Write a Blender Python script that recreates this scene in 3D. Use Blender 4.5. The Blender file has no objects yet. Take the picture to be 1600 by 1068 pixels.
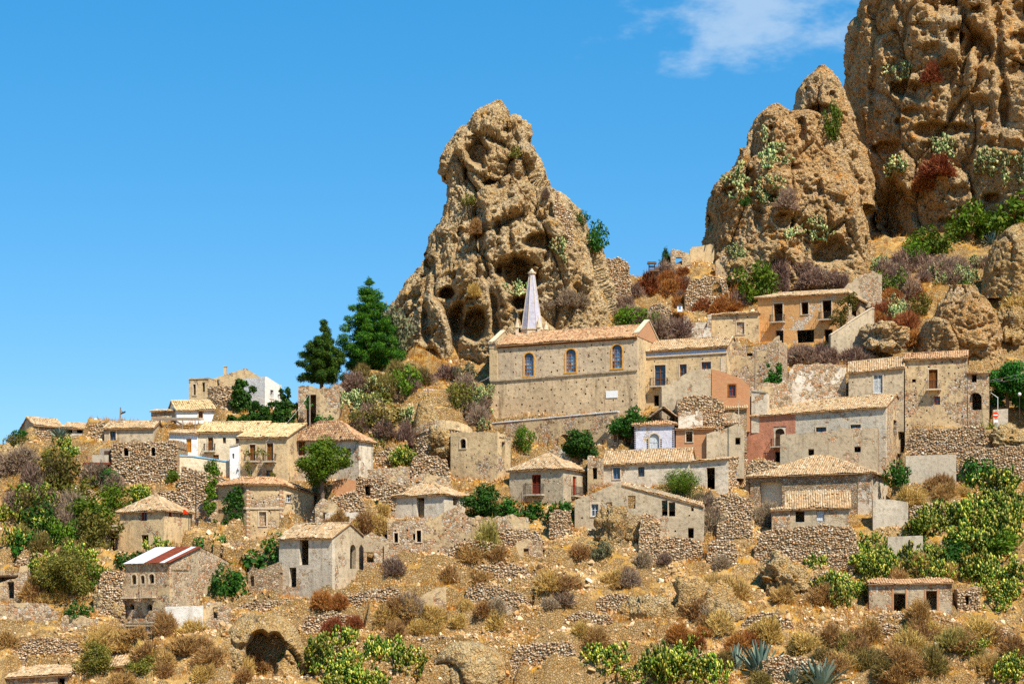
import bpy, bmesh, math, random
import numpy as np
from mathutils import Vector
from mathutils.geometry import delaunay_2d_cdt

random.seed(7)
RNG = np.random.default_rng(7)
scene = bpy.context.scene
COL = scene.collection

# ------------------------------------------------------------------ camera
# level camera across the valley, eye at the origin, looking along +Y; f and the horizon row are in pixels of a 1600 px wide frame
F, CX, HY = 3220.0, 800.0, 960.0
cd = bpy.data.cameras.new('camera')
cam = bpy.data.objects.new('camera', cd); COL.objects.link(cam)
cam.rotation_euler = (math.radians(90), 0, 0)
cd.sensor_width = 36.0
cd.lens = 36.0 * F / 1600.0
cd.shift_y = (HY - 534.0) / 1600.0
cd.clip_start, cd.clip_end = 1.0, 20000.0
scene.camera = cam

# ------------------------------------------------------------------ sky and sun
SUN_AZ, SUN_EL = math.radians(37), math.radians(53)      # azimuth: to the right of straight behind the camera
sun_vec = Vector((math.sin(SUN_AZ)*math.cos(SUN_EL), -math.cos(SUN_AZ)*math.cos(SUN_EL), math.sin(SUN_EL)))
w = bpy.data.worlds.new('World'); scene.world = w; w.use_nodes = True
nt = w.node_tree; nt.nodes.clear()
def wn(t, **k):
    n = nt.nodes.new(t)
    for a, b in k.items(): setattr(n, a, b)
    return n
sky = wn('ShaderNodeTexSky', sky_type='NISHITA', sun_disc=False, sun_elevation=SUN_EL,
         sun_rotation=math.atan2(sun_vec.x, sun_vec.y), altitude=3000.0, air_density=1.0, dust_density=0.0, ozone_density=3.0)
hsv = wn('ShaderNodeHueSaturation'); hsv.inputs['Saturation'].default_value = 2.05; hsv.inputs['Value'].default_value = 3.0
hsv.inputs['Hue'].default_value = 0.497
gam = wn('ShaderNodeGamma'); gam.inputs[1].default_value = 0.50      # even out the sky's falloff towards the horizon
nt.links.new(sky.outputs[0], gam.inputs[0]); nt.links.new(gam.outputs[0], hsv.inputs['Color'])
# thin wisps of cloud drifting over the whole sky, thresholded noise on the view direction
tc = wn('ShaderNodeTexCoord')
mp = wn('ShaderNodeMapping'); mp.inputs['Scale'].default_value = (1.0, 1.0, 2.2); mp.inputs['Location'].default_value = (0.0, 0.0, 0.0)
nt.links.new(tc.outputs['Generated'], mp.inputs['Vector'])
off_ = wn('ShaderNodeVectorMath', operation='SUBTRACT'); str_ = wn('ShaderNodeVectorMath', operation='MULTIPLY'); str_.inputs[1].default_value = (1.0, 1.0, 2.3); big = wn('ShaderNodeVectorMath', operation='LENGTH')
cdir = Vector(((1165-CX)/F, 1.0, (HY+2)/F)).normalized()
nt.links.new(tc.outputs['Generated'], off_.inputs[0]); off_.inputs[1].default_value = cdir; nt.links.new(off_.outputs[0], str_.inputs[0]); nt.links.new(str_.outputs[0], big.inputs[0])
bank = wn('ShaderNodeMapRange', interpolation_type='SMOOTHSTEP'); bank.inputs[1].default_value = 0.13; bank.inputs[2].default_value = 0.0
nt.links.new(big.outputs['Value'], bank.inputs[0])
nz = wn('ShaderNodeTexNoise'); nz.inputs['Scale'].default_value = 20.0; nz.inputs['Detail'].default_value = 7.0; nz.inputs['Roughness'].default_value = 0.58
nt.links.new(mp.outputs[0], nz.inputs['Vector'])
add = wn('ShaderNodeMath', operation='MULTIPLY_ADD'); add.inputs[1].default_value = 0.50; nt.links.new(bank.outputs[0], add.inputs[0]); nt.links.new(nz.outputs[0], add.inputs[2])
rng_ = wn('ShaderNodeMapRange', interpolation_type='SMOOTHSTEP'); rng_.inputs[1].default_value = 0.74; rng_.inputs[2].default_value = 1.0; rng_.inputs[4].default_value = 0.50
nt.links.new(add.outputs[0], rng_.inputs[0])
mixc = wn('ShaderNodeMix', data_type='RGBA'); nt.links.new(rng_.outputs[0], mixc.inputs[0]); nt.links.new(hsv.outputs[0], mixc.inputs[6])
mixc.inputs[7].default_value = (5.6, 6.5, 7.4, 1)
bg = wn('ShaderNodeBackground'); bg.inputs['Strength'].default_value = 0.085
nt.links.new(mixc.outputs[2], bg.inputs['Color'])
wo = wn('ShaderNodeOutputWorld'); nt.links.new(bg.outputs[0], wo.inputs['Surface'])

sl = bpy.data.lights.new('sun', 'SUN'); sl.energy = 5.0; sl.angle = math.radians(0.53); sl.color = (1.0, 0.945, 0.85)
so = bpy.data.objects.new('sun', sl); COL.objects.link(so)
so.rotation_euler = (-sun_vec).to_track_quat('-Z', 'Y').to_euler(); so.location = (60, -60, 120)

vs = scene.view_settings
vs.view_transform = 'Standard'; vs.look = 'None'; vs.exposure = 0.62; vs.gamma = 1.0; vs.use_curve_mapping = False
scene.cycles.use_denoising = False
scene.cycles.max_bounces = 5; scene.cycles.diffuse_bounces = 3; scene.cycles.transparent_max_bounces = 4

# ------------------------------------------------------------------ numpy noise
def _h(ix, iy, iz, s):
    n = (ix.astype(np.uint32)*np.uint32(374761393) + iy.astype(np.uint32)*np.uint32(668265263) + iz.astype(np.uint32)*np.uint32(2147483647) + np.uint32(s*974711 & 0xffffffff))
    n = (n ^ (n >> np.uint32(13))) * np.uint32(1274126177)
    n = (n ^ (n >> np.uint32(16))) * np.uint32(2246822519)
    return n ^ (n >> np.uint32(15))
def vnoise(p, s=0):
    """smooth value noise in -1..1 at points p (N,3)"""
    i = np.floor(p).astype(np.int64); f = p - i
    u = f*f*f*(f*(f*6-15)+10)
    r = 0.0
    for dx in (0, 1):
        wx = u[:,0] if dx else 1-u[:,0]
        for dy in (0, 1):
            wy = u[:,1] if dy else 1-u[:,1]
            for dz in (0, 1):
                wz = u[:,2] if dz else 1-u[:,2]
                r = r + wx*wy*wz*(_h(i[:,0]+dx, i[:,1]+dy, i[:,2]+dz, s).astype(np.float64)/4294967295.0)
    return r*2-1
def fbm(p, octv=4, s=0, gain=.5, lac=2.03):
    a, t, r = 1.0, 0.0, 0.0
    for k in range(octv):
        r = r + a*vnoise(p, s+k*17); t += a; a *= gain; p = p*lac + 11.3
    return r/t
def ridged(p, octv=3, s=0):
    a, t, r = 1.0, 0.0, 0.0
    for k in range(octv):
        r = r + a*(1-2*np.abs(vnoise(p, s+k*31))); t += a; a *= .5; p = p*2.07 + 5.1
    return r/t
def worley(p, s=0):
    i = np.floor(p).astype(np.int64); best = np.full(len(p), 9.0)
    for dx in (-1,0,1):
        for dy in (-1,0,1):
            for dz in (-1,0,1):
                c = i + np.array([dx,dy,dz]); 
                q = np.stack([_h(c[:,0],c[:,1],c[:,2],s+m).astype(np.float64)/4294967295.0 for m in (1,2,3)], 1) + c
                best = np.minimum(best, ((q-p)**2).sum(1))
    return np.sqrt(best)
def facet(p, scale, tilt, s=0):
    """broken rock faces: every cell of a scattered-point pattern gets its own slanted plane; also the cracks between cells"""
    q = p/scale; i = np.floor(q).astype(np.int64); b1 = np.full(len(q), 9.0); b2 = b1.copy(); pl = np.zeros(len(q))
    for dx in (-1,0,1):
        for dy in (-1,0,1):
            for dz in (-1,0,1):
                c = i + np.array([dx,dy,dz]); h = [_h(c[:,0],c[:,1],c[:,2],s+m).astype(np.float64)/4294967295.0 for m in (1,2,3)]
                e = q - (np.stack(h, 1) + c); d = (e*e).sum(1); t = np.stack([(h[1]*7.13) % 1, (h[2]*5.37) % 1, (h[0]*9.71) % 1], 1)*2-1
                near = d < b1; b2 = np.where(near, b1, np.minimum(b2, d)); pl = np.where(near, (e*t).sum(1) + .35*t[:,0], pl); b1 = np.where(near, d, b1)
    return pl*tilt*scale, sstep(.13, .0, np.sqrt(b2)-np.sqrt(b1))
def pits(p, scale, s=0, share=.5):
    """scattered small hollows, 0..1, in about the given share of the cells"""
    q = p/scale; i = np.floor(q).astype(np.int64); out = np.zeros(len(q))
    for dx in (-1,0,1):
        for dy in (-1,0,1):
            for dz in (-1,0,1):
                c = i + np.array([dx,dy,dz]); h = [_h(c[:,0],c[:,1],c[:,2],s+m).astype(np.float64)/4294967295.0 for m in (1,2,3)]
                d = np.sqrt(((q - (np.stack(h, 1) + c))**2).sum(1)); k = (h[0]*13.7) % 1
                out = np.maximum(out, np.where(k < share, sstep(.22+.3*((h[1]*7.7) % 1), .10, d), 0))
    return out
def sstep(a, b, x):
    t = np.clip((x-a)/(b-a), 0, 1); return t*t*(3-2*t)

# ------------------------------------------------------------------ mesh helpers
def mesh_np(name, V, faces):
    """faces: list of integer arrays (M,k), each of one polygon size"""
    me = bpy.data.meshes.new(name)
    V = np.asarray(V, dtype=np.float32).reshape(-1, 3)
    me.vertices.add(len(V)); me.vertices.foreach_set('co', V.ravel())
    faces = [np.asarray(f, dtype=np.int32) for f in faces if len(f)]
    L = np.concatenate([f.ravel() for f in faces]); tot = np.concatenate([np.full(len(f), f.shape[1], np.int32) for f in faces])
    me.loops.add(len(L)); me.loops.foreach_set('vertex_index', L)
    me.polygons.add(len(tot)); st = np.concatenate([[0], np.cumsum(tot)[:-1]]).astype(np.int32)
    me.polygons.foreach_set('loop_start', st); me.polygons.foreach_set('loop_total', tot)
    me.update(calc_edges=True)
    return me
def smooth(me):
    me.polygons.foreach_set('use_smooth', np.ones(len(me.polygons), bool)); return me
def add(name, me, mat=None, parent=None, label=None, cat=None, group=None, kind=None):
    o = bpy.data.objects.new(name, me); COL.objects.link(o)
    if mat is not None and me is not None and len(me.materials) == 0: me.materials.append(mat)
    if parent is not None: o.parent = parent
    if label: o['label'] = label
    if cat: o['category'] = cat
    if group: o['group'] = group
    if kind: o['kind'] = kind
    return o
class MB:
    """collects polygons, then becomes one mesh object"""
    def __init__(s): s.v = []; s.f = []
    def poly(s, pts):
        n = len(s.v); s.v.extend([tuple(p) for p in pts]); s.f.append(tuple(range(n, n+len(pts))))
    def box(s, c, ax, ay, az):
        """box from corner-centre c with half-axis vectors"""
        c, ax, ay, az = map(Vector, (c, ax, ay, az)); n = len(s.v)
        for sx in (-1,1):
            for sy in (-1,1):
                for sz in (-1,1): s.v.append(tuple(c+ax*sx+ay*sy+az*sz))
        for q in ((0,1,3,2),(4,6,7,5),(0,4,5,1),(2,3,7,6),(0,2,6,4),(1,5,7,3)): s.f.append(tuple(n+i for i in q))
    def tube(s, a, b, r0, r1=None, n=6):
        a, b = Vector(a), Vector(b); r1 = r0 if r1 is None else r1
        d = (b-a).normalized(); u = d.orthogonal().normalized(); v = d.cross(u); k = len(s.v)
        for (c, r) in ((a, r0), (b, r1)):
            for i in range(n):
                t = 2*math.pi*i/n; s.v.append(tuple(c + (u*math.cos(t)+v*math.sin(t))*r))
        for i in range(n): s.f.append((k+i, k+(i+1)%n, k+n+(i+1)%n, k+n+i))
        s.f.append(tuple(k+n+i for i in range(n))); s.f.append(tuple(k+n-1-i for i in range(n)))
    def build(s, name, mat, parent=None, **k):
        me = bpy.data.meshes.new(name); me.from_pydata(s.v, [], s.f); me.update()
        return add(name, me, mat, parent, **k)

# ------------------------------------------------------------------ materials
def newmat(name, rough=.9):
    m = bpy.data.materials.new(name); m.use_nodes = True; t = m.node_tree
    b = t.nodes['Principled BSDF']; b.inputs['Roughness'].default_value = rough; b.inputs['Specular IOR Level'].default_value = 0.15
    return m, t, b
def nd(t, typ, ins=None, **k):
    n = t.nodes.new(typ)
    for a, b in k.items(): setattr(n, a, b)
    for a, v in (ins or {}).items():
        if hasattr(v, 'is_linked') or isinstance(v, bpy.types.NodeSocket): t.links.new(v, n.inputs[a])
        else: n.inputs[a].default_value = v
    return n
SAT = 1.25
def c4(c):
    l = .3*c[0]+.59*c[1]+.11*c[2]
    return (*[min(.9, max(.004, l+(x-l)*SAT)) for x in c[:3]], 1.0)
def pos(t, scale=(1,1,1)):
    g = nd(t, 'ShaderNodeNewGeometry')
    return nd(t, 'ShaderNodeVectorMath', {0: g.outputs['Position'], 1: scale}, operation='MULTIPLY').outputs[0]
def noise(t, vec, scale, detail=4, rough=.55):
    return nd(t, 'ShaderNodeTexNoise', {'Vector': vec, 'Scale': scale, 'Detail': detail, 'Roughness': rough}).outputs[0]
def rmp(t, x, a, b, lo=0., hi=1.):
    return nd(t, 'ShaderNodeMapRange', {0: x, 1: a, 2: b, 3: lo, 4: hi}, interpolation_type='SMOOTHSTEP').outputs[0]
def mix(t, fac, a, b, mode='MIX'):
    n = nd(t, 'ShaderNodeMix', data_type='RGBA', blend_type=mode)
    for i, v in ((0, fac), (6, a), (7, b)):
        if isinstance(v, bpy.types.NodeSocket): t.links.new(v, n.inputs[i])
        else: n.inputs[i].default_value = v if i == 0 else c4(v)
    return n.outputs[2]
def math_(t, op, a, b=0.):
    return nd(t, 'ShaderNodeMath', {0: a, 1: b}, operation=op).outputs[0]
def island(t): return nd(t, 'ShaderNodeNewGeometry').outputs['Random Per Island']
def ramp(t, x, stops):
    n = nd(t, 'ShaderNodeValToRGB', {0: x}); r = n.color_ramp
    while len(r.elements) < len(stops): r.elements.new(.5)
    for e, (p, c) in zip(r.elements, stops): e.position = p; e.color = c4(c)
    return n.outputs[0]
def bump(t, b, h, strength=.5, dist=.1):
    n = nd(t, 'ShaderNodeBump', {'Height': h, 'Strength': strength, 'Distance': dist}); t.links.new(n.outputs[0], b.inputs['Normal'])
def flat_mat(name, c, rough=.85, var=.15, sc=3.0):
    m, t, b = newmat(name, rough); n = noise(t, pos(t), sc, 5)
    col = mix(t, rmp(t, n, .3, .7), tuple(x*(1-var) for x in c), tuple(min(1, x*(1+var)) for x in c))
    t.links.new(col, b.inputs['Base Color']); return m
def stone_cells(t, p, scale, cols):
    """irregular stones: returns colour and a joint height"""
    wob = nd(t, 'ShaderNodeTexNoise', {'Vector': p, 'Scale': scale*1.3, 'Detail': 2}).outputs[1]
    q = nd(t, 'ShaderNodeVectorMath', {0: wob, 1: (.35/scale,)*3, 2: p}, operation='MULTIPLY_ADD').outputs[0]
    v = nd(t, 'ShaderNodeTexVoronoi', {'Vector': q, 'Scale': scale})
    e = nd(t, 'ShaderNodeTexVoronoi', {'Vector': q, 'Scale': scale}, feature='DISTANCE_TO_EDGE').outputs[0]
    sep = nd(t, 'ShaderNodeSeparateColor', {0: v.outputs['Color']}).outputs[0]
    return ramp(t, sep, cols), rmp(t, e, 0.0, 0.16)
STONE_COLS = [(0,(.20,.14,.09)), (.3,(.40,.30,.20)), (.55,(.52,.42,.30)), (.75,(.42,.22,.12)), (.9,(.58,.50,.40)), (1,(.30,.26,.22))]

def rock_mat(name, c1, c2, c3, sc=1.0):
    m, t, b = newmat(name, .95); p = pos(t)
    n1 = noise(t, p, .11*sc, 6, .6); n2 = noise(t, p, .55*sc, 6, .65); n3 = noise(t, p, 2.6*sc, 6, .7)
    col = mix(t, rmp(t, n1, .38, .62), c1, c2)
    col = mix(t, rmp(t, n2, .49, .68), col, c3)
    g1 = noise(t, nd(t, 'ShaderNodeVectorMath', {0: p, 1: (37., 11., 5.)}, operation='ADD').outputs[0], .24*sc, 7, .66)
    col = mix(t, rmp(t, g1, .52, .66, 0, .5), col, (.40,.34,.26))
    n4 = noise(t, p, 1.1*sc, 6, .7)
    col = mix(t, rmp(t, n4, .56, .72, 0, .62), col, (.20,.14,.08))
    col = mix(t, rmp(t, n4, .46, .30, 0, .45), col, (.66,.54,.38))
    peb, edge = stone_cells(t, p, 2.2*sc, [(0,(.26,.20,.14)), (.5,(.46,.36,.24)), (.8,(.40,.25,.13)), (1,(.66,.58,.46))])
    col = mix(t, rmp(t, n3, .40, .64, .06, .42), col, peb)
    v2 = nd(t, 'ShaderNodeTexVoronoi', {'Vector': p, 'Scale': 5.5*sc})
    s2 = nd(t, 'ShaderNodeSeparateColor', {0: v2.outputs['Color']}).outputs[0]
    col = mix(t, rmp(t, s2, .86, .97, 0, .42), col, (.66,.56,.42))
    col = mix(t, rmp(t, s2, .24, .05, 0, .65), col, (.13,.085,.045))
    # dark lichen and water streaks
    st = noise(t, pos(t, (1.3,1.3,.14)), .7, 6, .66)
    col = mix(t, rmp(t, st, .53, .70, 0, .62), col, (.16,.115,.075))
    t.links.new(col, b.inputs['Base Color'])
    hgt = math_(t, 'ADD', math_(t, 'MULTIPLY', edge, .5), math_(t, 'ADD', math_(t, 'MULTIPLY', n3, 1.6), math_(t, 'MULTIPLY', v2.outputs['Distance'], -.6)))
    bump(t, b, hgt, 1.0, .24)
    return m
M = {}
M['rock'] = rock_mat('conglomerate_rock', (.58,.445,.275), (.49,.35,.195), (.50,.28,.105))
M['rock2'] = rock_mat('conglomerate_rock_red', (.52,.375,.215), (.47,.29,.14), (.52,.245,.08))
M['rock3'] = rock_mat('boulder_rock', (.56,.42,.235), (.50,.335,.16), (.50,.27,.10), 1.2)

def ground_mat():
    m, t, b = newmat('dry_hillside', .95); p = pos(t)
    n1 = noise(t, p, .13, 5, .6); n2 = noise(t, p, .8, 6, .65); n3 = noise(t, p, 4.0, 5, .7)
    col = mix(t, rmp(t, n1, .40, .60), (.46,.285,.115), (.57,.385,.185))
    col = mix(t, rmp(t, n2, .50, .68), col, (.62,.32,.07))      # dry grass
    col = mix(t, rmp(t, n3, .50, .72, 0, .75), col, (.20,.125,.065))
    n5 = noise(t, p, 13., 4, .7); n6 = noise(t, p, 1.9, 5, .65)
    col = mix(t, rmp(t, n5, .50, .66, 0, .6), col, (.22,.13,.055)); col = mix(t, rmp(t, n6, .54, .70, 0, .45), col, (.34,.215,.105))
    col = mix(t, rmp(t, n5, .42, .28, 0, .5), col, (.60,.46,.28))
    st, edge = stone_cells(t, p, 4.2, [(0,(.16,.10,.055)), (.3,(.34,.235,.135)), (.6,(.46,.34,.21)), (.8,(.36,.19,.085)), (1,(.54,.44,.31))])
    nz_ = nd(t, 'ShaderNodeSeparateXYZ', {0: nd(t, 'ShaderNodeNewGeometry').outputs['True Normal']}).outputs[2]
    steep = rmp(t, nz_, .80, .62)
    patch = rmp(t, noise(t, p, .33, 4, .6), .49, .56)
    fac = math_(t, 'MAXIMUM', steep, patch)
    col = mix(t, math_(t, 'MULTIPLY', fac, .60), col, st)
    t.links.new(col, b.inputs['Base Color'])
    hgt = math_(t, 'ADD', math_(t, 'MULTIPLY', edge, math_(t, 'MULTIPLY', fac, .9)), math_(t, 'MULTIPLY', n3, 1.2))
    bump(t, b, math_(t, 'ADD', hgt, math_(t, 'MULTIPLY', n5, .9)), 1.0, .18)
    return m
M['ground'] = ground_mat()

# ------------------------------------------------------------------ pixel <-> place
def P(px, py, Y): return Vector(((px-CX)/F*Y, Y, (HY-py)/F*Y))
def PX(x, y): return CX + F*x/y
def PY(z, y): return HY - F*z/y

# ------------------------------------------------------------------ hillside: one height grid
SKYX = [-900,-300, 0, 100, 200, 290, 330, 450, 520, 560, 620, 700, 900, 985, 1040, 1100, 1200, 1400, 1600, 2000, 2600]
SKYY = [ 830, 730,692, 680, 668, 648, 640, 632, 608, 585, 560, 520, 470, 424,  414,  400,  385,  360,  345,  320, 300]
YB, ZB, SL = 195.0, -6.5, 0.65
def hill_raw(X, Y):
    Ym = np.maximum(Y, 60.0)
    pxd = CX + F*X/Ym
    S = np.interp(pxd, SKYX, SKYY); ang = (HY - S)/F
    slope = SL
    Yc = (slope*YB - ZB)/(slope - ang); Zc = ang*Yc
    front = ZB + slope*(Y-YB)
    back = Zc - .32*(Y-Yc)
    k = 1.2
    z = -k*np.logaddexp(-front/k, -back/k)
    return z
GX0, GX1, GY0, GY1, GS = -118.0, 128.0, 158.0, 330.0, 0.55
gx = np.arange(GX0, GX1+1e-6, GS); gy = np.arange(GY0, GY1+1e-6, GS)
XX, YY = np.meshgrid(gx, gy)
pp = np.stack([XX.ravel(), YY.ravel(), np.zeros(XX.size)], 1)
def relief(p):
    return (1.1*fbm(p/17.0, 3, 3) + .75*fbm(p/5.0, 3, 5) + .50*ridged(p/2.2, 2, 8) + .26*ridged(p/1.0, 2, 9))
base_ = hill_raw(XX, YY)
rel = relief(pp).reshape(XX.shape)
# soft terraces, here and there
stepn = fbm(pp/22.0, 2, 41).reshape(XX.shape)
tz = (base_ + 1.1*stepn)/2.4; fr = tz - np.floor(tz)
terr = (sstep(.0, .28, fr) - fr)*2.4
tm = sstep(-.25, .25, fbm(pp/14.0, 2, 77).reshape(XX.shape))
GZ = base_ + rel + terr*tm*.95
def hz(x, y):
    """ground height, bilinear in the grid"""
    x = np.asarray(x, float); y = np.asarray(y, float)
    u = np.clip((x-GX0)/GS, 0, len(gx)-1.001); v = np.clip((y-GY0)/GS, 0, len(gy)-1.001)
    i = u.astype(int); j = v.astype(int); a = u-i; b = v-j
    return (GZ[j,i]*(1-a)*(1-b) + GZ[j,i+1]*a*(1-b) + GZ[j+1,i]*(1-a)*b + GZ[j+1,i+1]*a*b)
_ys = np.arange(160.0, 326.0, .2)
def hit(px, py):
    """where the line of sight through a pixel first meets the ground"""
    x = (px-CX)/F*_ys; z = (HY-py)/F*_ys
    g = hz(x, _ys); k = np.nonzero(g > z)[0]
    if len(k) == 0: return None
    y = _ys[k[0]]
    return Vector(((px-CX)/F*y, y, float(hz((px-CX)/F*y, y))))
def ground_depth(px, py, default=250.0):
    h = hit(px, py); return h.y if h else default
PADS = []
def pad(poly, z, fwd=None):
    """level the ground under a footprint (list of XY); z may be a function of (x, y)"""
    a = np.array([(p[0], p[1]) for p in poly])
    i0, i1 = np.searchsorted(gx, a[:,0].min()), np.searchsorted(gx, a[:,0].max())
    j0, j1 = np.searchsorted(gy, a[:,1].min()), np.searchsorted(gy, a[:,1].max())
    if i1 <= i0 or j1 <= j0: return
    X, Y = XX[j0:j1, i0:i1], YY[j0:j1, i0:i1]
    ins = np.zeros(X.shape, bool); n = len(a)
    for q in range(n):
        x0, y0 = a[q]; x1, y1 = a[(q+1) % n]
        c = ((y0 > Y) != (y1 > Y)) & (X < (x1-x0)*(Y-y0)/(y1-y0+1e-12)+x0); ins ^= c
    zz = z(X, Y) if callable(z) else z
    sub = GZ[j0:j1, i0:i1]; sub[ins] = np.minimum(sub, zz)[ins]
    PADS.append(a)

# ------------------------------------------------------------------ rock spires
def rock(name, label, left, right, Yc, ry_fn, caves, fissures, mat, rows, cols, amp=1.0, seed=0, lean=0.0, sup=2.4, wobk=1.0):
    """left/right: outline as (px,py) from top to bottom, seen at depth Yc"""
    l = np.array(left, float); r = np.array(right, float)
    y0, y1 = min(l[0,1], r[0,1]), max(l[-1,1], r[-1,1])
    pyv = y0 + (y1-y0)*np.linspace(0, 1, rows)
    lx = np.interp(pyv, l[:,1], l[:,0]); rx = np.interp(pyv, r[:,1], r[:,0])
    n_front = int(cols*.72); n_back = cols - n_front
    ph = np.concatenate([np.linspace(math.pi, 2*math.pi, n_front, endpoint=False), np.linspace(0, math.pi, n_back, endpoint=False)])
    c, s = np.cos(ph), np.sin(ph)
    cc = np.sign(c)*np.abs(c)**(2/sup); ss = np.sign(s)*np.abs(s)**(2/sup)
    cxm = ((lx+rx)/2-CX)/F*Yc; rm = np.maximum((rx-lx)/2/F*Yc, .05); zz = (HY-pyv)/F*Yc
    hgt = (zz - zz.min())/(zz.max()-zz.min())
    ry = np.array([ry_fn(a, h) for a, h in zip(rm, hgt)])
    yc = Yc + lean*hgt
    X = cxm[:,None] + rm[:,None]*cc[None]; Y = yc[:,None] + ry[:,None]*ss[None]; Z = np.repeat(zz[:,None], cols, 1)
    V = np.stack([X, Y, Z], 2)
    # keep the outline when the middle leans away: scale x by depth at the silhouette
    V[:,:,0] *= (yc/Yc)[:,None]; V[:,:,2] *= (yc/Yc)[:,None]
    du = np.roll(V, -1, 1) - np.roll(V, 1, 1); dv = np.gradient(V, axis=0)
    N = np.cross(dv, du); N /= (np.linalg.norm(N, axis=2, keepdims=True)+1e-9)
    out = V - np.stack([np.repeat((cxm*(yc/Yc))[:,None], cols, 1), np.repeat(yc[:,None], cols, 1), V[:,:,2]], 2)
    if (N*out).sum() < 0: N = -N
    p = V.reshape(-1,3); n = N.reshape(-1,3).copy(); n[:,2] *= .35; n[:,0] *= .46
    pf = p + seed*13.7
    ps = pf*np.array([1,1,.75])
    big_ = fbm(ps/9.0, 2, seed+1); med = fbm(pf/2.3, 3, seed+9)
    wor = worley(pf/3.1 + .5*med[:,None], seed+20)
    pit = -sstep(.42, .12, wor)*sstep(-.1, .35, fbm(pf/8.0, 2, seed+33))
    tiny = fbm(pf/.42, 2, seed+71)
    warp = np.stack([fbm(pf/6.0, 2, seed+101), fbm(pf/6.0, 2, seed+111), fbm(pf/6.0, 2, seed+121)], 1)
    but = ridged((pf+2.2*warp)*np.array([1/4.6, 1/4.6, 1/13.0]), 2, seed+131)           # buttresses and gullies
    led = ridged((pf+1.5*warp)*np.array([1/11.0, 1/11.0, 1/3.4]) + pf[:,:1]*.05, 2, seed+141)  # tilted ledges
    bed = pf.copy(); bed[:,2] += .45*pf[:,0] + .2*pf[:,1]                                  # dipping beds
    p1_, c1_ = facet((pf+.8*warp)*np.array([1,1,.55]), 6.0, .42, seed+161); p2_, c2_ = facet((pf+.4*warp)*np.array([1,1,.7]), 2.4, .30, seed+171); p3_, c3_ = facet(pf, .62, .55, seed+181)
    p4_ = pits((pf+.3*warp)*np.array([1,1,1.35]), 1.7, seed+191, .42); p5_ = pits(pf*np.array([1,1,1.3]), .75, seed+201, .45)
    d = amp*(1.2*big_ + 1.1*but + .15*led + p1_ - 1.0*c1_ + p2_ - .22*c2_ + p3_ - .14*c3_ + .25*med + .6*pit - .75*p4_ - .34*p5_ + .16*tiny - .6)
    edge = np.minimum(1.0, (rm/2.5))[:,None].repeat(cols, 1).reshape(-1)
    p = p + n*(d*(.35+.65*edge))[:,None]
    # hollows and clefts cut in from the front
    px = CX + F*p[:,0]/p[:,1]; py = HY - F*p[:,2]/p[:,1]
    front = (np.repeat(ss[None], rows, 0).reshape(-1) < .1)
    wob = fbm(pf/1.3, 2, seed+90)*.34 + fbm(pf/3.4, 2, seed+95)*.42 - .12
    wob = wob*wobk
    brk = sstep(-.35, .15, fbm(pf/3.0, 2, seed+97)); fw = 1+.6*fbm(pf/2.0, 2, seed+99)
    push = np.zeros(len(p))
    for (cx, cy, ax, ay, dep) in caves:
        dd = np.sqrt(((px-cx)/ax)**2 + ((py-cy)/ay)**2) + wob
        push = np.maximum(push, dep*sstep(1.25, .50, dd))
    for (path, wd, dep) in fissures:
        q = np.array(path, float); best = np.full(len(p), 1e9)
        for a, b in zip(q[:-1], q[1:]):
            ab = b-a; tt = np.clip(((px-a[0])*ab[0]+(py-a[1])*ab[1])/(ab@ab), 0, 1)
            best = np.minimum(best, np.hypot(px-a[0]-tt*ab[0], py-a[1]-tt*ab[1]))
        push = np.maximum(push, dep*brk*sstep(1.7, .1, best/(wd*fw) + wob))
    p[:,1] += push*front; k = (p[:,1]/(p[:,1]-push*front))
    p[:,0] *= k; p[:,2] *= k
    idx = np.arange(rows*cols).reshape(rows, cols)
    a = idx[:-1]; b = np.roll(idx, -1, 1)[:-1]; c_ = np.roll(idx, -1, 1)[1:]; d_ = idx[1:]
    quads = np.stack([a, d_, c_, b], 2).reshape(-1, 4)
    top = len(p); p = np.vstack([p, p[idx[0]].mean(0)[None] + np.array([[0,0,.15]])])
    tri = np.stack([np.full(cols, top), idx[0], np.roll(idx[0], -1)], 1)
    me = mesh_np(name, p, [quads, tri])
    return add(name, me, mat, label=label, kind='structure'), p

ROCKPTS = []
o, v = rock('rock_spire', 'tall ochre conglomerate rock spire rising behind the church',
     [(772,157),(755,167),(735,184),(710,213),(692,246),(687,264),(694,288),(695,312),(690,342),(672,369),(663,410),(654,432),(629,455),(612,486),(606,545),(600,660)],
     [(787,157),(813,183),(825,198),(830,230),(847,257),(854,288),(874,306),(890,324),(908,342),(915,356),(928,405),(940,446),(953,482),(975,560),(1000,660)],
     264.0, lambda r, h: min(11.0, .8*r+1.5), 
     [(747,238,15,22,4.5),(773,288,16,8,3.4),(843,379,18,12,3.8),(812,430,32,22,8.0),(699,457,13,11,4.8),(716,500,15,25,5.0),(741,508,17,27,8.0),(673,558,9,11,4.5),(812,473,15,12,4.5),
      (870,474,10,6,1.8),(816,498,7,13,2.4),(697,285,4,10,1.5),(778,356,5,12,1.8),(735,470,7,10,1.2),(690,640,20,14,2.5),(790,345,6,9,1.2),(850,340,6,5,1.3),(760,430,6,9,1.4),(872,300,7,6,1.2),(668,520,5,8,1.4),(790,205,8,5,1.0)],
     [([(733,215),(731,288),(750,330),(753,392),(764,428),(773,482),(776,540)], 5, 2.3), ([(800,250),(792,320),(800,390)], 4, 1.2), ([(668,400),(662,470),(668,540)], 4, 1.6), ([(720,360),(705,420)], 3, 1.0)],
     M['rock'], 330, 480, 1.0, 1, lean=3.0)
ROCKPTS.append(v)
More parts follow.
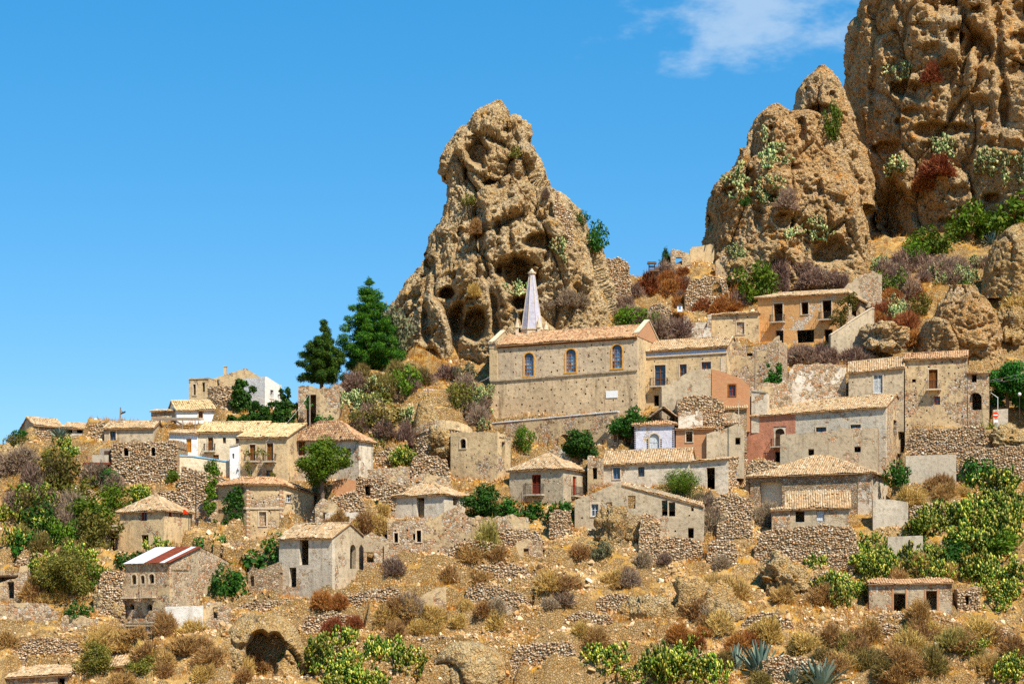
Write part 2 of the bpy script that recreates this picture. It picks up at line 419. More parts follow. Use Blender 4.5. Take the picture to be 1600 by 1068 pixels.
o, v = rock('rock_pinnacle', 'rounded brown rock pinnacle peeping up beside the great cliff',
     [(1278,108),(1265,120),(1251,143),(1244,178),(1236,240),(1225,330)], [(1288,106),(1301,116),(1313,140),(1324,166),(1350,237),(1368,330)],
     294.0, lambda r, h: min(8.0, .9*r+1), [(1280,172,22,8,3.0),(1262,140,5,4,.8),(1300,150,5,6,.8)], [], M['rock2'], 150, 200, .75, 4)
ROCKPTS.append(v)
o, v = rock('rock_ridge', 'broad slanting rock ridge dotted with cactus in front of the great cliff',
     [(1203,166),(1182,184),(1163,228),(1145,264),(1126,285),(1106,300),(1103,350),(1098,382),(1085,470)],
     [(1216,166),(1236,186),(1262,186),(1284,198),(1306,241),(1332,292),(1354,350),(1364,395),(1372,470)],
     282.0, lambda r, h: min(11.0, .7*r+2), [(1225,345,12,11,2.6),(1298,390,26,20,3.6),(1108,346,8,11,2.2),(1252,206,7,18,1.8),(1171,280,13,14,2.2),(1141,298,9,6,1.6),(1205,250,8,6,1.),(1325,375,7,9,1.4),(1262,300,7,5,1.0),(1210,310,9,6,1.2),(1240,262,9,5,1.0),(1186,340,6,20,1.6)],
     [([(1252,190),(1268,260),(1290,320),(1300,370)], 3.5, 1.0), ([(1178,300),(1182,380)], 4, 1.5), ([(1205,200),(1195,260)], 3, 1.0)], M['rock2'], 260, 400, .9, 6, lean=2.0)
ROCKPTS.append(v)
o, v = rock('cliff', 'huge orange-brown cliff full of hollows filling the top right corner',
     [(1420,-170),(1375,-60),(1347,0),(1338,31),(1329,71),(1325,118),(1328,165),(1337,220),(1343,280),(1352,330),(1362,400),(1362,470)],
     [(1700,-170),(1780,-60),(1830,100),(1870,250),(1910,470)],
     302.0, lambda r, h: min(20.0, .7*r+2), [(1420,140,23,14,4.2),(1494,57,10,11,3.2),(1532,76,18,21,2.8),(1522,16,9,7,2.6),(1480,118,15,22,2.4),(1468,203,38,11,3.2),(1382,231,20,8,2.8),(1398,335,27,40,5.5),(1586,108,14,10,3.),
      (1569,170,7,38,2.6),(1455,79,16,9,1.8),(1551,310,14,7,2.4),(1488,14,34,13,2.0),(1420,175,14,6,1.6),(1406,190,8,5,1.4),(1590,60,14,10,1.6),(1372,180,8,6,1.0),(1390,70,10,9,.9),(1500,300,14,8,1.3),(1440,290,16,6,1.3),(1595,20,8,14,1.8),(1530,160,12,9,1.2),(1480,345,12,5,1.4),(1440,40,14,6,1.2)],
     [([(1552,0),(1560,60),(1568,160),(1566,215)], 6, 2.2), ([(1362,10),(1366,110),(1360,220)], 4, 1.0), ([(1470,90),(1490,150),(1476,240)], 4, 1.2)], M['rock2'], 310, 500, 1.15, 9, lean=4.0)
ROCKPTS.append(v)

# ------------------------------------------------------------------ loose rocks: boulders and outcrops
def boulder_mesh(seed, sub=5, rough=.36, sq=3.4):
    bm = bmesh.new(); bmesh.ops.create_icosphere(bm, subdivisions=sub, radius=1.0)
    v = np.array([x.co[:] for x in bm.verts]); f = np.array([[q.index for q in x.verts] for x in bm.faces]); bm.free()
    e = (np.abs(v)**sq).sum(1)**(1/sq); v = v/e[:,None]
    q = v + seed*7.3
    f1, k1 = facet(q, .8, .9, seed+1); f2, k2 = facet(q, .3, 1.0, seed+2); f3, k3 = facet(q, .12, 1.0, seed+3); h1 = pits(q, .22, seed+4, .45)
    d = 1 + rough*(1.2*fbm(q*1.1, 2, seed) + f1 - .45*k1 + f2 - .25*k2 + f3 - .30*h1 + .25*fbm(q*7, 3, seed+5))
    return mesh_np('boulder', v*d[:,None], [f])
BM = [boulder_mesh(s) for s in (3, 8, 15)]
BMM = {}
def boulder(name, label, px, py, wpx, hpx, dep=.8, var=0, rot=0., sink=.2, cat='boulder', mat='rock3', group=None, Y=None):
    """px,py = middle of its visible outline"""
    if Y is None:
        h = hit(px, py + hpx*.40); Y = h.y if h else 230
    w_, h_ = wpx/2/F*Y, hpx/2/F*Y
    if (var % 3, mat) not in BMM: BMM[(var % 3, mat)] = BM[var % 3].copy()
    me = BMM[(var % 3, mat)]
    o = bpy.data.objects.new(name, me); COL.objects.link(o)
    if len(me.materials) == 0: me.materials.append(M[mat])
    c = P(px, py, Y + w_*dep*.5); o.location = c; o.scale = (w_, w_*dep, h_); o.rotation_euler = (0, rot, 0)
    o['label'] = label; o['category'] = cat
    if group: o['group'] = group
    return o

# ------------------------------------------------------------------ building materials
def plaster(name, c, dark=None, peel=.0, light=None, streak=.5, peel_cols=None, seed=0.):
    m, t, b = newmat(name, .95); p = pos(t)
    p = nd(t, 'ShaderNodeVectorMath', {0: p, 1: (seed, seed*.7, seed*.3)}, operation='ADD').outputs[0]
    dark = dark or tuple(x*.55 for x in c); light = light or tuple(min(.85, x*1.28) for x in c)
    n1 = noise(t, p, .42, 7, .62); n2 = noise(t, p, 2.2, 6, .68); n3 = noise(t, p, 11., 4, .6)
    col = mix(t, rmp(t, n1, .36, .66), c, light)
    n0 = noise(t, p, .21, 6, .6)
    col = mix(t, rmp(t, n0, .50, .64, 0, .55), col, tuple(.5*(x+y) for x, y in zip(c, dark)))
    col = mix(t, rmp(t, n2, .48, .68, 0, .7), col, dark)
    ps = nd(t, 'ShaderNodeVectorMath', {0: p, 1: (2.6, 2.6, .22)}, operation='MULTIPLY').outputs[0]
    col = mix(t, rmp(t, noise(t, ps, .8, 6, .65), .50, .72, 0, streak), col, dark)
    col = mix(t, rmp(t, n3, .60, .78, 0, .4), col, tuple(x*.6 for x in dark))
    hgt = math_(t, 'ADD', math_(t, 'MULTIPLY', n2, .7), math_(t, 'MULTIPLY', n3, .5))
    if peel > 0:
        st, edge = stone_cells(t, p, 3.6, peel_cols or STONE_COLS)
        q = noise(t, p, .38, 9, .68); th = .66 - .22*peel
        f = rmp(t, q, th, th+.035)
        col = mix(t, f, col, st)
        hgt = math_(t, 'SUBTRACT', math_(t, 'ADD', hgt, math_(t, 'MULTIPLY', edge, math_(t, 'MULTIPLY', f, .8))), math_(t, 'MULTIPLY', f, .9))
    t.links.new(col, b.inputs['Base Color']); bump(t, b, hgt, .9, .09)
    return m
M['tan'] = plaster('plaster_tan', (.53,.405,.255), (.27,.20,.125), .50)
M['tan2'] = plaster('plaster_tan_worn', (.50,.385,.245), (.24,.175,.11), .95, seed=31.)
M['grey'] = plaster('plaster_grey', (.43,.355,.255), (.22,.172,.12), .48, seed=11.)
M['grey2'] = plaster('plaster_grey_worn', (.42,.34,.24), (.20,.155,.105), .9, seed=47.)
M['pale'] = plaster('plaster_pale', (.54,.47,.37), (.28,.235,.175), .45, seed=19.)
M['church'] = plaster('church_plaster', (.51,.395,.265), (.23,.17,.11), .0, streak=.9, seed=3.)
M['church_top'] = plaster('church_plaster_upper', (.49,.39,.275), (.27,.21,.15), .2, streak=.5, seed=8.)
M['white'] = plaster('whitewash', (.76,.72,.65), (.56,.51,.44), .0, streak=.3)
M['white_ruin'] = plaster('whitewash_flaking', (.62,.54,.43), (.36,.285,.20), .85, light=(.76,.70,.60), seed=5.)
M['cream'] = plaster('cream_render', (.66,.56,.41), (.48,.39,.28), .05, streak=.3, seed=4.)
M['orange'] = plaster('orange_render', (.57,.345,.18), (.43,.245,.125), .48, streak=.3, peel_cols=[(0,(.60,.52,.42)),(.5,(.66,.56,.44)),(1,(.55,.42,.30))], seed=9.)
M['pink'] = plaster('pink_render', (.43,.215,.145), (.28,.14,.095), .0, streak=.45, seed=6.)
M['lilac'] = plaster('lilac_render', (.56,.545,.58), (.44,.41,.40), .40, peel_cols=[(0,(.55,.45,.33)),(1,(.62,.52,.40))], seed=2.)
M['concrete'] = plaster('concrete', (.46,.40,.315), (.25,.21,.155), .0, streak=.85, seed=15.)
M['white_dirty'] = plaster('whitewash_stained', (.66,.61,.53), (.42,.35,.27), .30, light=(.78,.74,.67), streak=.6, seed=23.)
M['trim'] = plaster('stone_trim', (.56,.46,.34), (.38,.30,.21), .0, streak=.3, seed=12.)
M['blue'] = flat_mat('blue_paint', (.30,.52,.70), .7)
def stonewall_mat(name, scale, cols, bm_=1.0):
    m, t, b = newmat(name, .95); p = pos(t, (1,1,1.7))
    st, e = stone_cells(t, p, scale, cols); n = noise(t, p, 6, 5, .7); n1 = noise(t, p, .4, 5, .6)
    col = mix(t, rmp(t, e, .0, .45, .8, 0.), st, (.40,.30,.19))
    col = mix(t, rmp(t, n1, .48, .64, 0, .55), col, (.46,.36,.24))
    col = mix(t, rmp(t, n, .5, .75, 0, .4), col, (.16,.12,.08))
    t.links.new(col, b.inputs['Base Color'])
    bump(t, b, math_(t, 'ADD', e, math_(t, 'MULTIPLY', n, .5)), 1.0, .14*bm_); return m
M['stone'] = stonewall_mat('rubble_masonry', 3.4, STONE_COLS)
M['brick'] = None
def brick_mat():
    m, t, b = newmat('red_brick', .9)
    g = nd(t, 'ShaderNodeNewGeometry'); s = nd(t, 'ShaderNodeSeparateXYZ', {0: g.outputs['Position']})
    h = math_(t, 'ADD', s.outputs[0], s.outputs[1])
    v = nd(t, 'ShaderNodeCombineXYZ', {0: h, 1: s.outputs[2]}).outputs[0]
    br = nd(t, 'ShaderNodeTexBrick', {'Vector': v, 'Color1': (.48,.175,.055,1), 'Color2': (.58,.26,.095,1), 'Mortar': (.42,.31,.22,1), 'Scale': 1.0, 'Brick Width': .27, 'Row Height': .085, 'Mortar Size': .012})
    n = noise(t, g.outputs['Position'], 1.1, 6, .65)
    col = mix(t, rmp(t, n, .46, .70, 0, .6), br.outputs[0], (.46,.29,.17))
    t.links.new(col, b.inputs['Base Color']); bump(t, b, math_(t, 'SUBTRACT', 1., br.outputs['Fac']), .6, .03); return m
M['brick'] = brick_mat()
def island_mat(name, stops, rough=.9, nscale=2.5, dirt=(.15,.1,.06), dfac=.35, sss=0, zdark=None):
    m, t, b = newmat(name, rough); r = island(t)
    col = ramp(t, r, stops); n = noise(t, pos(t), nscale, 4, .6)
    col = mix(t, rmp(t, n, .5, .75, 0, dfac), col, dirt)
    t.links.new(col, b.inputs['Base Color'])
    return m
M['tiles'] = island_mat('clay_roof_tiles', [(0,(.20,.13,.08)),(.2,(.36,.265,.17)),(.5,(.46,.35,.225)),(.75,(.42,.27,.155)),(.9,(.56,.47,.35)),(1,(.32,.25,.17))], nscale=.9, dirt=(.20,.155,.105), dfac=.65)
M['tiles_new'] = island_mat('yellow_clay_roof_tiles', [(0,(.34,.25,.14)),(.5,(.52,.40,.24)),(1,(.60,.49,.32))], nscale=.8, dirt=(.30,.22,.14), dfac=.5)
M['tiles_red'] = island_mat('reddish_roof_tiles', [(0,(.24,.13,.08)),(.4,(.42,.26,.155)),(.8,(.52,.36,.23)),(1,(.34,.24,.16))], nscale=.7, dirt=(.20,.14,.095), dfac=.6)
M['tile_bed'] = flat_mat('tile_bed', (.27,.17,.10), .95, .3, 6.)
M['stones'] = island_mat('loose_stones', [(0,(.24,.165,.10)),(.2,(.38,.275,.175)),(.5,(.50,.385,.255)),(.62,(.44,.245,.13)),(.85,(.58,.475,.345)),(.95,(.68,.59,.47)),(1,(.34,.265,.19))], nscale=3.0, dirt=(.2,.14,.09), dfac=.4)
M['glass'] = newmat('window_glass', .12)[0]; M['glass'].node_tree.nodes['Principled BSDF'].inputs['Base Color'].default_value = (.035,.05,.075,1); M['glass'].node_tree.nodes['Principled BSDF'].inputs['Specular IOR Level'].default_value = .5
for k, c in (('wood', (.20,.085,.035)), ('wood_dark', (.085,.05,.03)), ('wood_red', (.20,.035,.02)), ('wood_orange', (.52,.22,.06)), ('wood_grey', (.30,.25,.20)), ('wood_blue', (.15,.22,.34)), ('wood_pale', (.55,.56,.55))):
    M[k] = flat_mat(k, c, .75, .3, 9.)
M['iron'] = flat_mat('rusted_iron', (.055,.04,.035), .7, .4, 9.)
M['pole'] = flat_mat('weathered_pole', (.25,.20,.16), .9, .3, 6.)
M['metal_white'] = flat_mat('pale_sheet_metal', (.62,.60,.58), .5, .12, 2.)
M['metal_rust'] = flat_mat('rusty_sheet_metal', (.17,.05,.03), .7, .3, 3.)
M['sign_red'] = flat_mat('sign_red', (.55,.07,.03), .5, .03)
M['sign_white'] = flat_mat('sign_white', (.80,.79,.76), .5, .03)
M['spire'] = plaster('spire_slate', (.46,.44,.48), (.30,.27,.30), .0, light=(.58,.56,.59), streak=.9)

# ------------------------------------------------------------------ walls with real openings
WALLS = []
OCC = []       # what hides the ground behind it: px0, py0, px1, py1, depth
ROOT2 = math.sqrt(2)
def V2(p): return Vector((p[0], p[1]))
def on_wall(px, py, p0, p1):
    a, b = (px-CX)/F, (HY-py)/F; d = (V2(p1)-V2(p0)); 
    t = (p0[0]*d.y - p0[1]*d.x)/(a*d.y - d.x)
    return (Vector((t*a-p0[0], t-p0[1]))).dot(d.normalized()), t*b
def pip(x, y, poly):
    c = False; n = len(poly); j = n-1
    for i in range(n):
        xi, yi = poly[i]; xj, yj = poly[j]
        if (yi > y) != (yj > y) and x < (xj-xi)*(y-yi)/(yj-yi)+xi: c = not c
        j = i
    return c
def ragged(pts, amp=.18, step=.45, seed=0):
    r = random.Random(seed); out = []
    for (a, b) in zip(pts[:-1], pts[1:]):
        n = max(1, int(math.hypot(b[0]-a[0], b[1]-a[1])/step))
        for i in range(n):
            t = i/n; j = 0 if (not out) else 1
            out.append((a[0]+(b[0]-a[0])*t + j*r.uniform(-.08,.08), a[1]+(b[1]-a[1])*t + j*r.uniform(-amp, amp)))
    out.append(pts[-1]); return out
class Frame:
    """wall-local frame: s along, z up, d inward"""
    def __init__(s, p0, p1):
        s.p0 = Vector((p0[0], p0[1], 0)); s.u = Vector((p1[0]-p0[0], p1[1]-p0[1], 0)); s.L = s.u.length; s.u.normalize(); s.n = Vector((-s.u.y, s.u.x, 0))
    def at(s, a, z, d=0.): return s.p0 + s.u*a + s.n*d + Vector((0,0,z))
    def box(s, mb, s0, s1, z0, z1, d0, d1):
        mb.box(s.at((s0+s1)/2, (z0+z1)/2, (d0+d1)/2), s.u*abs(s1-s0)/2, s.n*abs(d1-d0)/2, (0,0,abs(z1-z0)/2))
def arch_poly(s0, s1, z0, z1, n=8):
    r = (s1-s0)/2; zc = max(z0+.05, z1-r); pts = [(s0,z0),(s1,z0)]
    for i in range(n+1):
        t = math.pi*i/n; pts.append(((s0+s1)/2 + r*math.cos(t), zc + (z1-zc)*math.sin(t)))
    return pts
def wall(root, p0, p1, top, zb0, zb1, mat, ops=(), thick=.5, putlog=0., seed=0, name='wall', stones=False, ps=.075):
    """top: list of (s,z) left to right; ops in pixels; returns the wall's frame"""
    fr = Frame(p0, p1)
    outline = [(0, zb0), (fr.L, zb1)] + list(reversed(top))
    holes = []; parts = []
    for op in ops:
        k, x0, y0, x1, y1 = op[:5]
        sa, za = on_wall(x0, y1, p0, p1); sb, zb = on_wall(x1, y0, p0, p1)
        sa2, za2 = on_wall(x0, y0, p0, p1); sb2, zb2 = on_wall(x1, y1, p0, p1)
        s0, s1 = max(.06, (sa+sa2)/2), min(fr.L-.06, (sb+sb2)/2); z0, z1 = (za+zb2)/2, (zb+za2)/2
        if s1-s0 < .08: continue
        poly = arch_poly(s0, s1, z0, z1) if 'A' in k else [(s0,z0),(s1,z0),(s1,z1),(s0,z1)]
        holes.append((poly, s0, s1, z0, z1)); parts.append((op, s0, s1, z0, z1))
    if putlog:
        r = random.Random(seed+5); zt = max(z for _, z in top); zl = max(zb0, zb1)
        z = zl + .5
        while z < zt:
            s = r.uniform(.3, .9)
            while s < fr.L-.3:
                c = (s + r.uniform(-.22,.22), z + r.uniform(-.2,.2)); h = r.uniform(.75,1.2)*ps
                bad = r.random() < .18 or any(c[0] > a-.22 and c[0] < b+.22 and c[1] > e-.22 and c[1] < g+.22 for (_, a, b, e, g) in holes)
                if not bad and all(pip(c[0]+dx, c[1]+dz, outline) for dx in (-.25,.25) for dz in (-.3,.3)):
                    holes.append(([(c[0]-h,c[1]-h),(c[0]+h,c[1]-h),(c[0]+h,c[1]+h),(c[0]-h,c[1]+h)], c[0]-h, c[0]+h, c[1]-h, c[1]+h))
                s += putlog*r.uniform(.8,1.25)
            z += putlog*.8
    vs, es = [], []
    for poly in [outline] + [h[0] for h in holes]:
        k = len(vs); vs += [Vector(q) for q in poly]; es += [(k+i, k+(i+1) % len(poly)) for i in range(len(poly))]
    cv, ce, cf = delaunay_2d_cdt(vs, es, [], 0, 1e-5)[:3]
    mb = MB(); n = len(cv)
    mb.v = [tuple(fr.at(q.x, q.y, 0)) for q in cv] + [tuple(fr.at(q.x, q.y, thick)) for q in cv]
    edges = {}
    for t in cf:
        x = sum(cv[i].x for i in t)/3; z = sum(cv[i].y for i in t)/3
        if not pip(x, z, outline): continue
        if any(h[1] < x < h[2] and h[3] < z < h[4] and (len(h[0]) == 4 or pip(x, z, h[0])) for h in holes): continue
        mb.f.append(tuple(t)); mb.f.append(tuple(n+i for i in reversed(t)))
        for i in range(3):
            a, b = t[i], t[(i+1) % 3]; edges[(a, b)] = edges.get((a, b), 0)+1
    for (a, b) in edges:
        if (b, a) not in edges: mb.f.append((b, a, n+a, n+b))
    # drop loose vertices
    used = sorted({i for f in mb.f for i in f}); re = {o: k for k, o in enumerate(used)}
    mb.v = [mb.v[i] for i in used]; mb.f = [tuple(re[i] for i in f) for f in mb.f]
    w_ = mb.build(name, mat, root)
    if stones: stone_face(root, fr, outline, [h for h in holes], zb0, zb1)
    for (op, s0, s1, z0, z1) in parts: opening(root, fr, op, s0, s1, z0, z1, thick)
    return fr
CUBE_Q = np.array([(0,1,3,2),(4,6,7,5),(0,4,5,1),(2,3,7,6),(0,2,6,4),(1,5,7,3)])
def stones_np(C, A, B, D, rs):
    """N irregular stones with half-axes A,B,D (N,3)"""
    V = []
    for sx in (-1,1):
        for sy in (-1,1):
            for sz in (-1,1):
                j = rs.uniform(.42, 1.0, (3, len(C), 1)); V.append(C + sx*A*j[0] + sy*B*j[1] + sz*D*j[2])
    V = np.stack(V, 1).reshape(-1, 3)
    Fc = (np.arange(len(C))[:,None,None]*8 + CUBE_Q[None]).reshape(-1, 4)
    return V, Fc
def stone_face(root, fr, outline, holes, zb0, zb1, hmin=.09, hmax=.21):
    rs = np.random.default_rng(int(abs(fr.p0.x*97+fr.p0.y*31)) % 99991); C = []; S = []
    zs = [z for _, z in outline]; z = max(min(zs), min(zb0, zb1)+1.2)
    while z < max(zs):
        h = rs.uniform(hmin, hmax); s = rs.uniform(-.1, .1)
        while s < fr.L:
            w_ = rs.uniform(.11, .38); c = (s+w_/2, z+h/2+rs.uniform(-.08,.08))
            if rs.random() > .08 and pip(c[0], c[1], outline) and not any(q[1]-.05 < c[0] < q[2]+.05 and q[3]-.05 < c[1] < q[4]+.05 for q in holes):
                C.append(fr.at(c[0], c[1], rs.uniform(-.07, .06))[:]); S.append((w_*rs.uniform(.42,.6), h*rs.uniform(.42,.75), rs.uniform(.08,.14)))
            s += w_ + .02
        z += h + .015
    if not C: return
    C = np.array(C); S = np.array(S); u, n = np.array(fr.u[:]), np.array(fr.n[:]); zz = np.array((0,0,1.))
    tl = rs.normal(0,.22,(len(C),1))
    A = S[:,:1]*(u + tl*zz); B = S[:,1:2]*(zz - tl*u); D = S[:,2:3]*n
    V, Fc = stones_np(C, A, B, D, rs)
    add('stones', mesh_np('stones', V, [Fc]), M['stones'], root, kind='stuff')
def opening(root, fr, op, s0, s1, z0, z1, thick):
    k = op[0]; c = op[5] if len(op) > 5 else 'wood'; arch = 'A' in k; w_, h = s1-s0, z1-z0
    if 't' in k:      # raised plaster surround
        mb = MB(); b = .13
        fr.box(mb, s0-b, s0-.002, z0, z1+(.0 if arch else b), -.045, .02); fr.box(mb, s1+.002, s1+b, z0, z1+(.0 if arch else b), -.045, .02)
        if arch:
            pts = arch_poly(s0, s1, z0, z1)[2:]; r = (s1-s0)/2; zc = z1-r
            mb = MB(); fr.box(mb, s0-b, s0-.002, z0, zc, -.045, .02); fr.box(mb, s1+.002, s1+b, z0, zc, -.045, .02)
            for (a, e) in zip(pts[:-1], pts[1:]):
                f = (r+b)/r; cs = (s0+s1)/2
                o1 = (cs+(a[0]-cs)*f, zc+(a[1]-zc)*f); o2 = (cs+(e[0]-cs)*f, zc+(e[1]-zc)*f)
                q = [fr.at(*a, -.045), fr.at(*o1, -.045), fr.at(*o2, -.045), fr.at(*e, -.045)]; q2 = [fr.at(*a, .02), fr.at(*o1, .02), fr.at(*o2, .02), fr.at(*e, .02)]
                mb.poly(q[::-1]); mb.poly([q[1], q[2], q2[2], q2[1]]); mb.poly([q[3], q[0], q2[0], q2[3]])
        else: fr.box(mb, s0-.001, s1+.001, z1+.002, z1+b, -.045, .02)
        fr.box(mb, s0-b, s1+b, z0-.09, z0-.003, -.08, .02)
        mb.build('window_surround', M[op[6]] if len(op) > 6 else M['trim'], root)
    if k[0] == 'o':
        if h > .5 and w_ < 2.2 and not arch:       # old timber lintel
            mb = MB(); fr.box(mb, s0-.12, s1+.12, z1-.10, z1-.004, .03, .3); mb.build('lintel', M['wood_dark'], root)
        return
    d0 = .16
    if k[0] == 'w':
        mb = MB(); b = .07
        fr.box(mb, s0, s0+b, z0, z1, d0, d0+.07); fr.box(mb, s1-b, s1, z0, z1, d0, d0+.07)
        fr.box(mb, s0+b, s1-b, z0, z0+b, d0, d0+.07); fr.box(mb, s0+b, s1-b, z1-b-.002, z1-.002, d0, d0+.07)
        fr.box(mb, (s0+s1)/2-.035, (s0+s1)/2+.035, z0+b, z1-b, d0, d0+.065)
        for q in ((.36,.68) if h > 1.3 else (.5,)): fr.box(mb, s0+b, s1-b, z0+h*q-.025, z0+h*q+.025, d0+.01, d0+.06)
        o = mb.build('window', M[c], root)
        mb = MB(); fr.box(mb, s0+.02, s1-.02, z0+.02, z1-.02, d0+.085, d0+.10); mb.build('pane', M['glass'], o)
    elif k[0] == 'd':
        mb = MB(); n = max(3, int(w_/.18)); 
        for i in range(n):
            a = s0+.02 + (w_-.04)*i/n; e = s0+.02+(w_-.04)*(i+1)/n
            fr.box(mb, a+.008, e-.008, z0, z1-.02, d0+random.uniform(0,.012), d0+.05)
        o = mb.build('door', M[c], root)
        for q in (.12,.55,.88): mb = MB(); fr.box(mb, s0+.05, s1-.05, z0+h*q-.05, z0+h*q+.05, d0-.03, d0-.002); mb.build('rail', M[c], o)
    elif k[0] == 's':
        for (a, e) in ((s0+.01, (s0+s1)/2-.01), ((s0+s1)/2+.01, s1-.01)):
            mb = MB(); b = .06
            fr.box(mb, a, a+b, z0, z1-.01, d0-.04, d0+.02); fr.box(mb, e-b, e, z0, z1-.01, d0-.04, d0+.02)
            for q in (0., .5, 1.): zz = z0+.05+(h-.11)*q; fr.box(mb, a+b, e-b, zz-.05, zz+.05, d0-.038, d0+.02)
            o = mb.build('shutter', M[c], root)
            n = max(4, int(h/.14)); mb = MB()
            for i in range(n):
                zz = z0+.06+(h-.12)*(i+.5)/n
                mb.box(fr.at((a+e)/2, zz, d0), fr.u*(e-a-2*b)/2, fr.n*.02+Vector((0,0,.035)), fr.n*.006)
            mb.build('louvres', M[c], o, kind='stuff')
    elif k[0] == 'r':   # blind niche
        mb = MB(); fr.box(mb, s0-.02, s1+.02, z0-.02, z1+.02, d0+.02, d0+.1); mb.build('niche_back', M[c], root)
def balcony(root, p0, p1, x0, x1, yf, yr, proj=.8, mat='iron', slab='concrete'):
    fr = Frame(p0, p1); s0, z = on_wall(x0, yf, p0, p1); s1, z1 = on_wall(x1, yf, p0, p1); z = (z+z1)/2; zr = on_wall((x0+x1)/2, yr, p0, p1)[1]
    mb = MB(); fr.box(mb, s0, s1, z-.16, z, -proj, -.003)
    for q in (.12, .88): c = s0+(s1-s0)*q; fr.box(mb, c-.07, c+.07, z-.38, z-.163, -proj*.6, -.004)
    o = mb.build('balcony', M[slab], root)
    mb = MB(); d = -proj+.05
    fr.box(mb, s0+.03, s1-.03, zr-.03, zr, d-.02, d+.02); fr.box(mb, s0+.03, s1-.03, z+.08, z+.11, d-.015, d+.015)
    n = max(5, int((s1-s0)/.13))
    for i in range(n+1): c = s0+.04+(s1-s0-.08)*i/n; fr.box(mb, c-.011, c+.011, z+.002, zr-.031, d-.011, d+.011)
    for c in (s0+.03, s1-.03):
        fr.box(mb, c-.018, c+.018, zr-.03, zr, d+.021, -.006)
        for i in range(1, 5): q = d+(-d)*i/5; fr.box(mb, c-.011, c+.011, z+.002, zr-.031, q-.011, q+.011)
    mb.build('railing', M[mat], o)

# ------------------------------------------------------------------ tiled roofs
def tile_arrays(e0, e1, t1, t0, rs, wcol=.25, rrow=.36, miss=.015, jit=1.0):
    e0, e1, t1, t0 = [np.array(q[:], float) for q in (e0, e1, t1, t0)]
    u = e1-e0; L = np.linalg.norm(u); u /= L
    up = (t0+t1)/2 - (e0+e1)/2; up -= u*(up@u); v = up/np.linalg.norm(up); n = np.cross(u, v); n = n if n[2] > 0 else -n
    poly = [((q-e0)@u, (q-e0)@v) for q in (e0, e1, t1, t0)]
    C = []
    nc = max(1, int(L/wcol))
    for i in range(nc):
        a = (i+.5)*L/nc; hits = []
        for (x0, y0), (x1, y1) in zip(poly, poly[1:]+poly[:1]):
            if (x0 <= a) != (x1 <= a): hits.append(y0+(y1-y0)*(a-x0)/(x1-x0))
        if len(hits) < 2: continue
        y = min(hits); ymax = max(hits)
        while y < ymax-.08:
            if rs.random() > miss: C.append((a, y, min(rrow+.07, ymax-y+.04)))
            y += rrow
    if not C: return np.zeros((0,3)), np.zeros((0,4), int)
    C = np.array(C); N = len(C)
    a = C[:,0]+rs.normal(0,.018*jit,N); y = C[:,1]+rs.normal(0,.03*jit,N); ln = C[:,2]; sk = rs.normal(0,.03*jit,N); lift = rs.normal(0,.012*jit,N)
    V = []
    for (yy, r, h) in ((0., .118, .045), (1., .098, .0)):
        for t in (0., .33, .67, 1.):
            x = a - r*math.cos(math.pi*t) + sk*yy*ln; z = h + lift + .02 + r*.85*math.sin(math.pi*t)
            V.append(e0 + np.outer(x, u) + np.outer(y+yy*ln, v) + np.outer(z, n))
    V = np.stack(V, 1).reshape(-1, 3); V[:,2] += .09*vnoise(V/1.7, 5) + .05*vnoise(V/.6, 6)     # an old roof sags and heaves
    q = np.array([(0,1,5,4),(1,2,6,5),(2,3,7,6),(0,3,2,1)])
    return V, (np.arange(N)[:,None,None]*8 + q[None]).reshape(-1, 4)
def ridge_arrays(a, b, rs, r=.14, step=.38):
    a, b = np.array(a[:], float), np.array(b[:], float); d = b-a; L = np.linalg.norm(d); d /= L
    s = np.cross(d, (0,0,1.)); s /= np.linalg.norm(s); n = np.cross(s, d); N = max(1, int(L/step)); t0 = np.arange(N)*L/N
    V = []
    for (q, rr) in ((0., r), (1., r*.85)):
        for t in (0., .33, .67, 1.):
            V.append(a + np.outer(t0+q*(L/N+.05), d) - s*rr*math.cos(math.pi*t) + n*(.03+(.04 if q == 0 else 0)+rr*math.sin(math.pi*t)) + np.outer(rs.normal(0,.012,N), n))
    V = np.stack(V, 1).reshape(-1, 3); q = np.array([(0,1,5,4),(1,2,6,5),(2,3,7,6),(0,3,2,1)])
    return V, (np.arange(N)[:,None,None]*8 + q[None]).reshape(-1, 4)
def roof(root, planes, ridges=(), mat='tiles', seed=0, thick=.1, miss=.03, jit=1.0, slab='tile_bed'):
    """planes: (eave0, eave1, top1, top0)"""
    rs = np.random.default_rng(seed+77); mb = MB(); VV, FF, k = [], [], 0
    for pl in planes:
        pl = [Vector(q) for q in pl]; pts = [pl[0], pl[1], pl[2]] + ([pl[3]] if (pl[3]-pl[2]).length > .05 else [])
        lo = [q - Vector((0,0,thick)) for q in pts]
        mb.poly(pts); mb.poly(lo[::-1])
        for i in range(len(pts)): j = (i+1) % len(pts); mb.poly([pts[i], lo[i], lo[j], pts[j]])
        v, f = tile_arrays(*pl, rs, miss=miss, jit=jit)
        VV.append(v); FF.append(f+k); k += len(v)
    for (a, b) in ridges:
        v, f = ridge_arrays(a, b, rs); VV.append(v); FF.append(f+k); k += len(v)
    o = mb.build('roof', M[slab], root)
    add('roof_tiles', mesh_np('roof_tiles', np.vstack(VV), [np.vstack(FF)]), M[mat], o, kind='stuff')
    return o

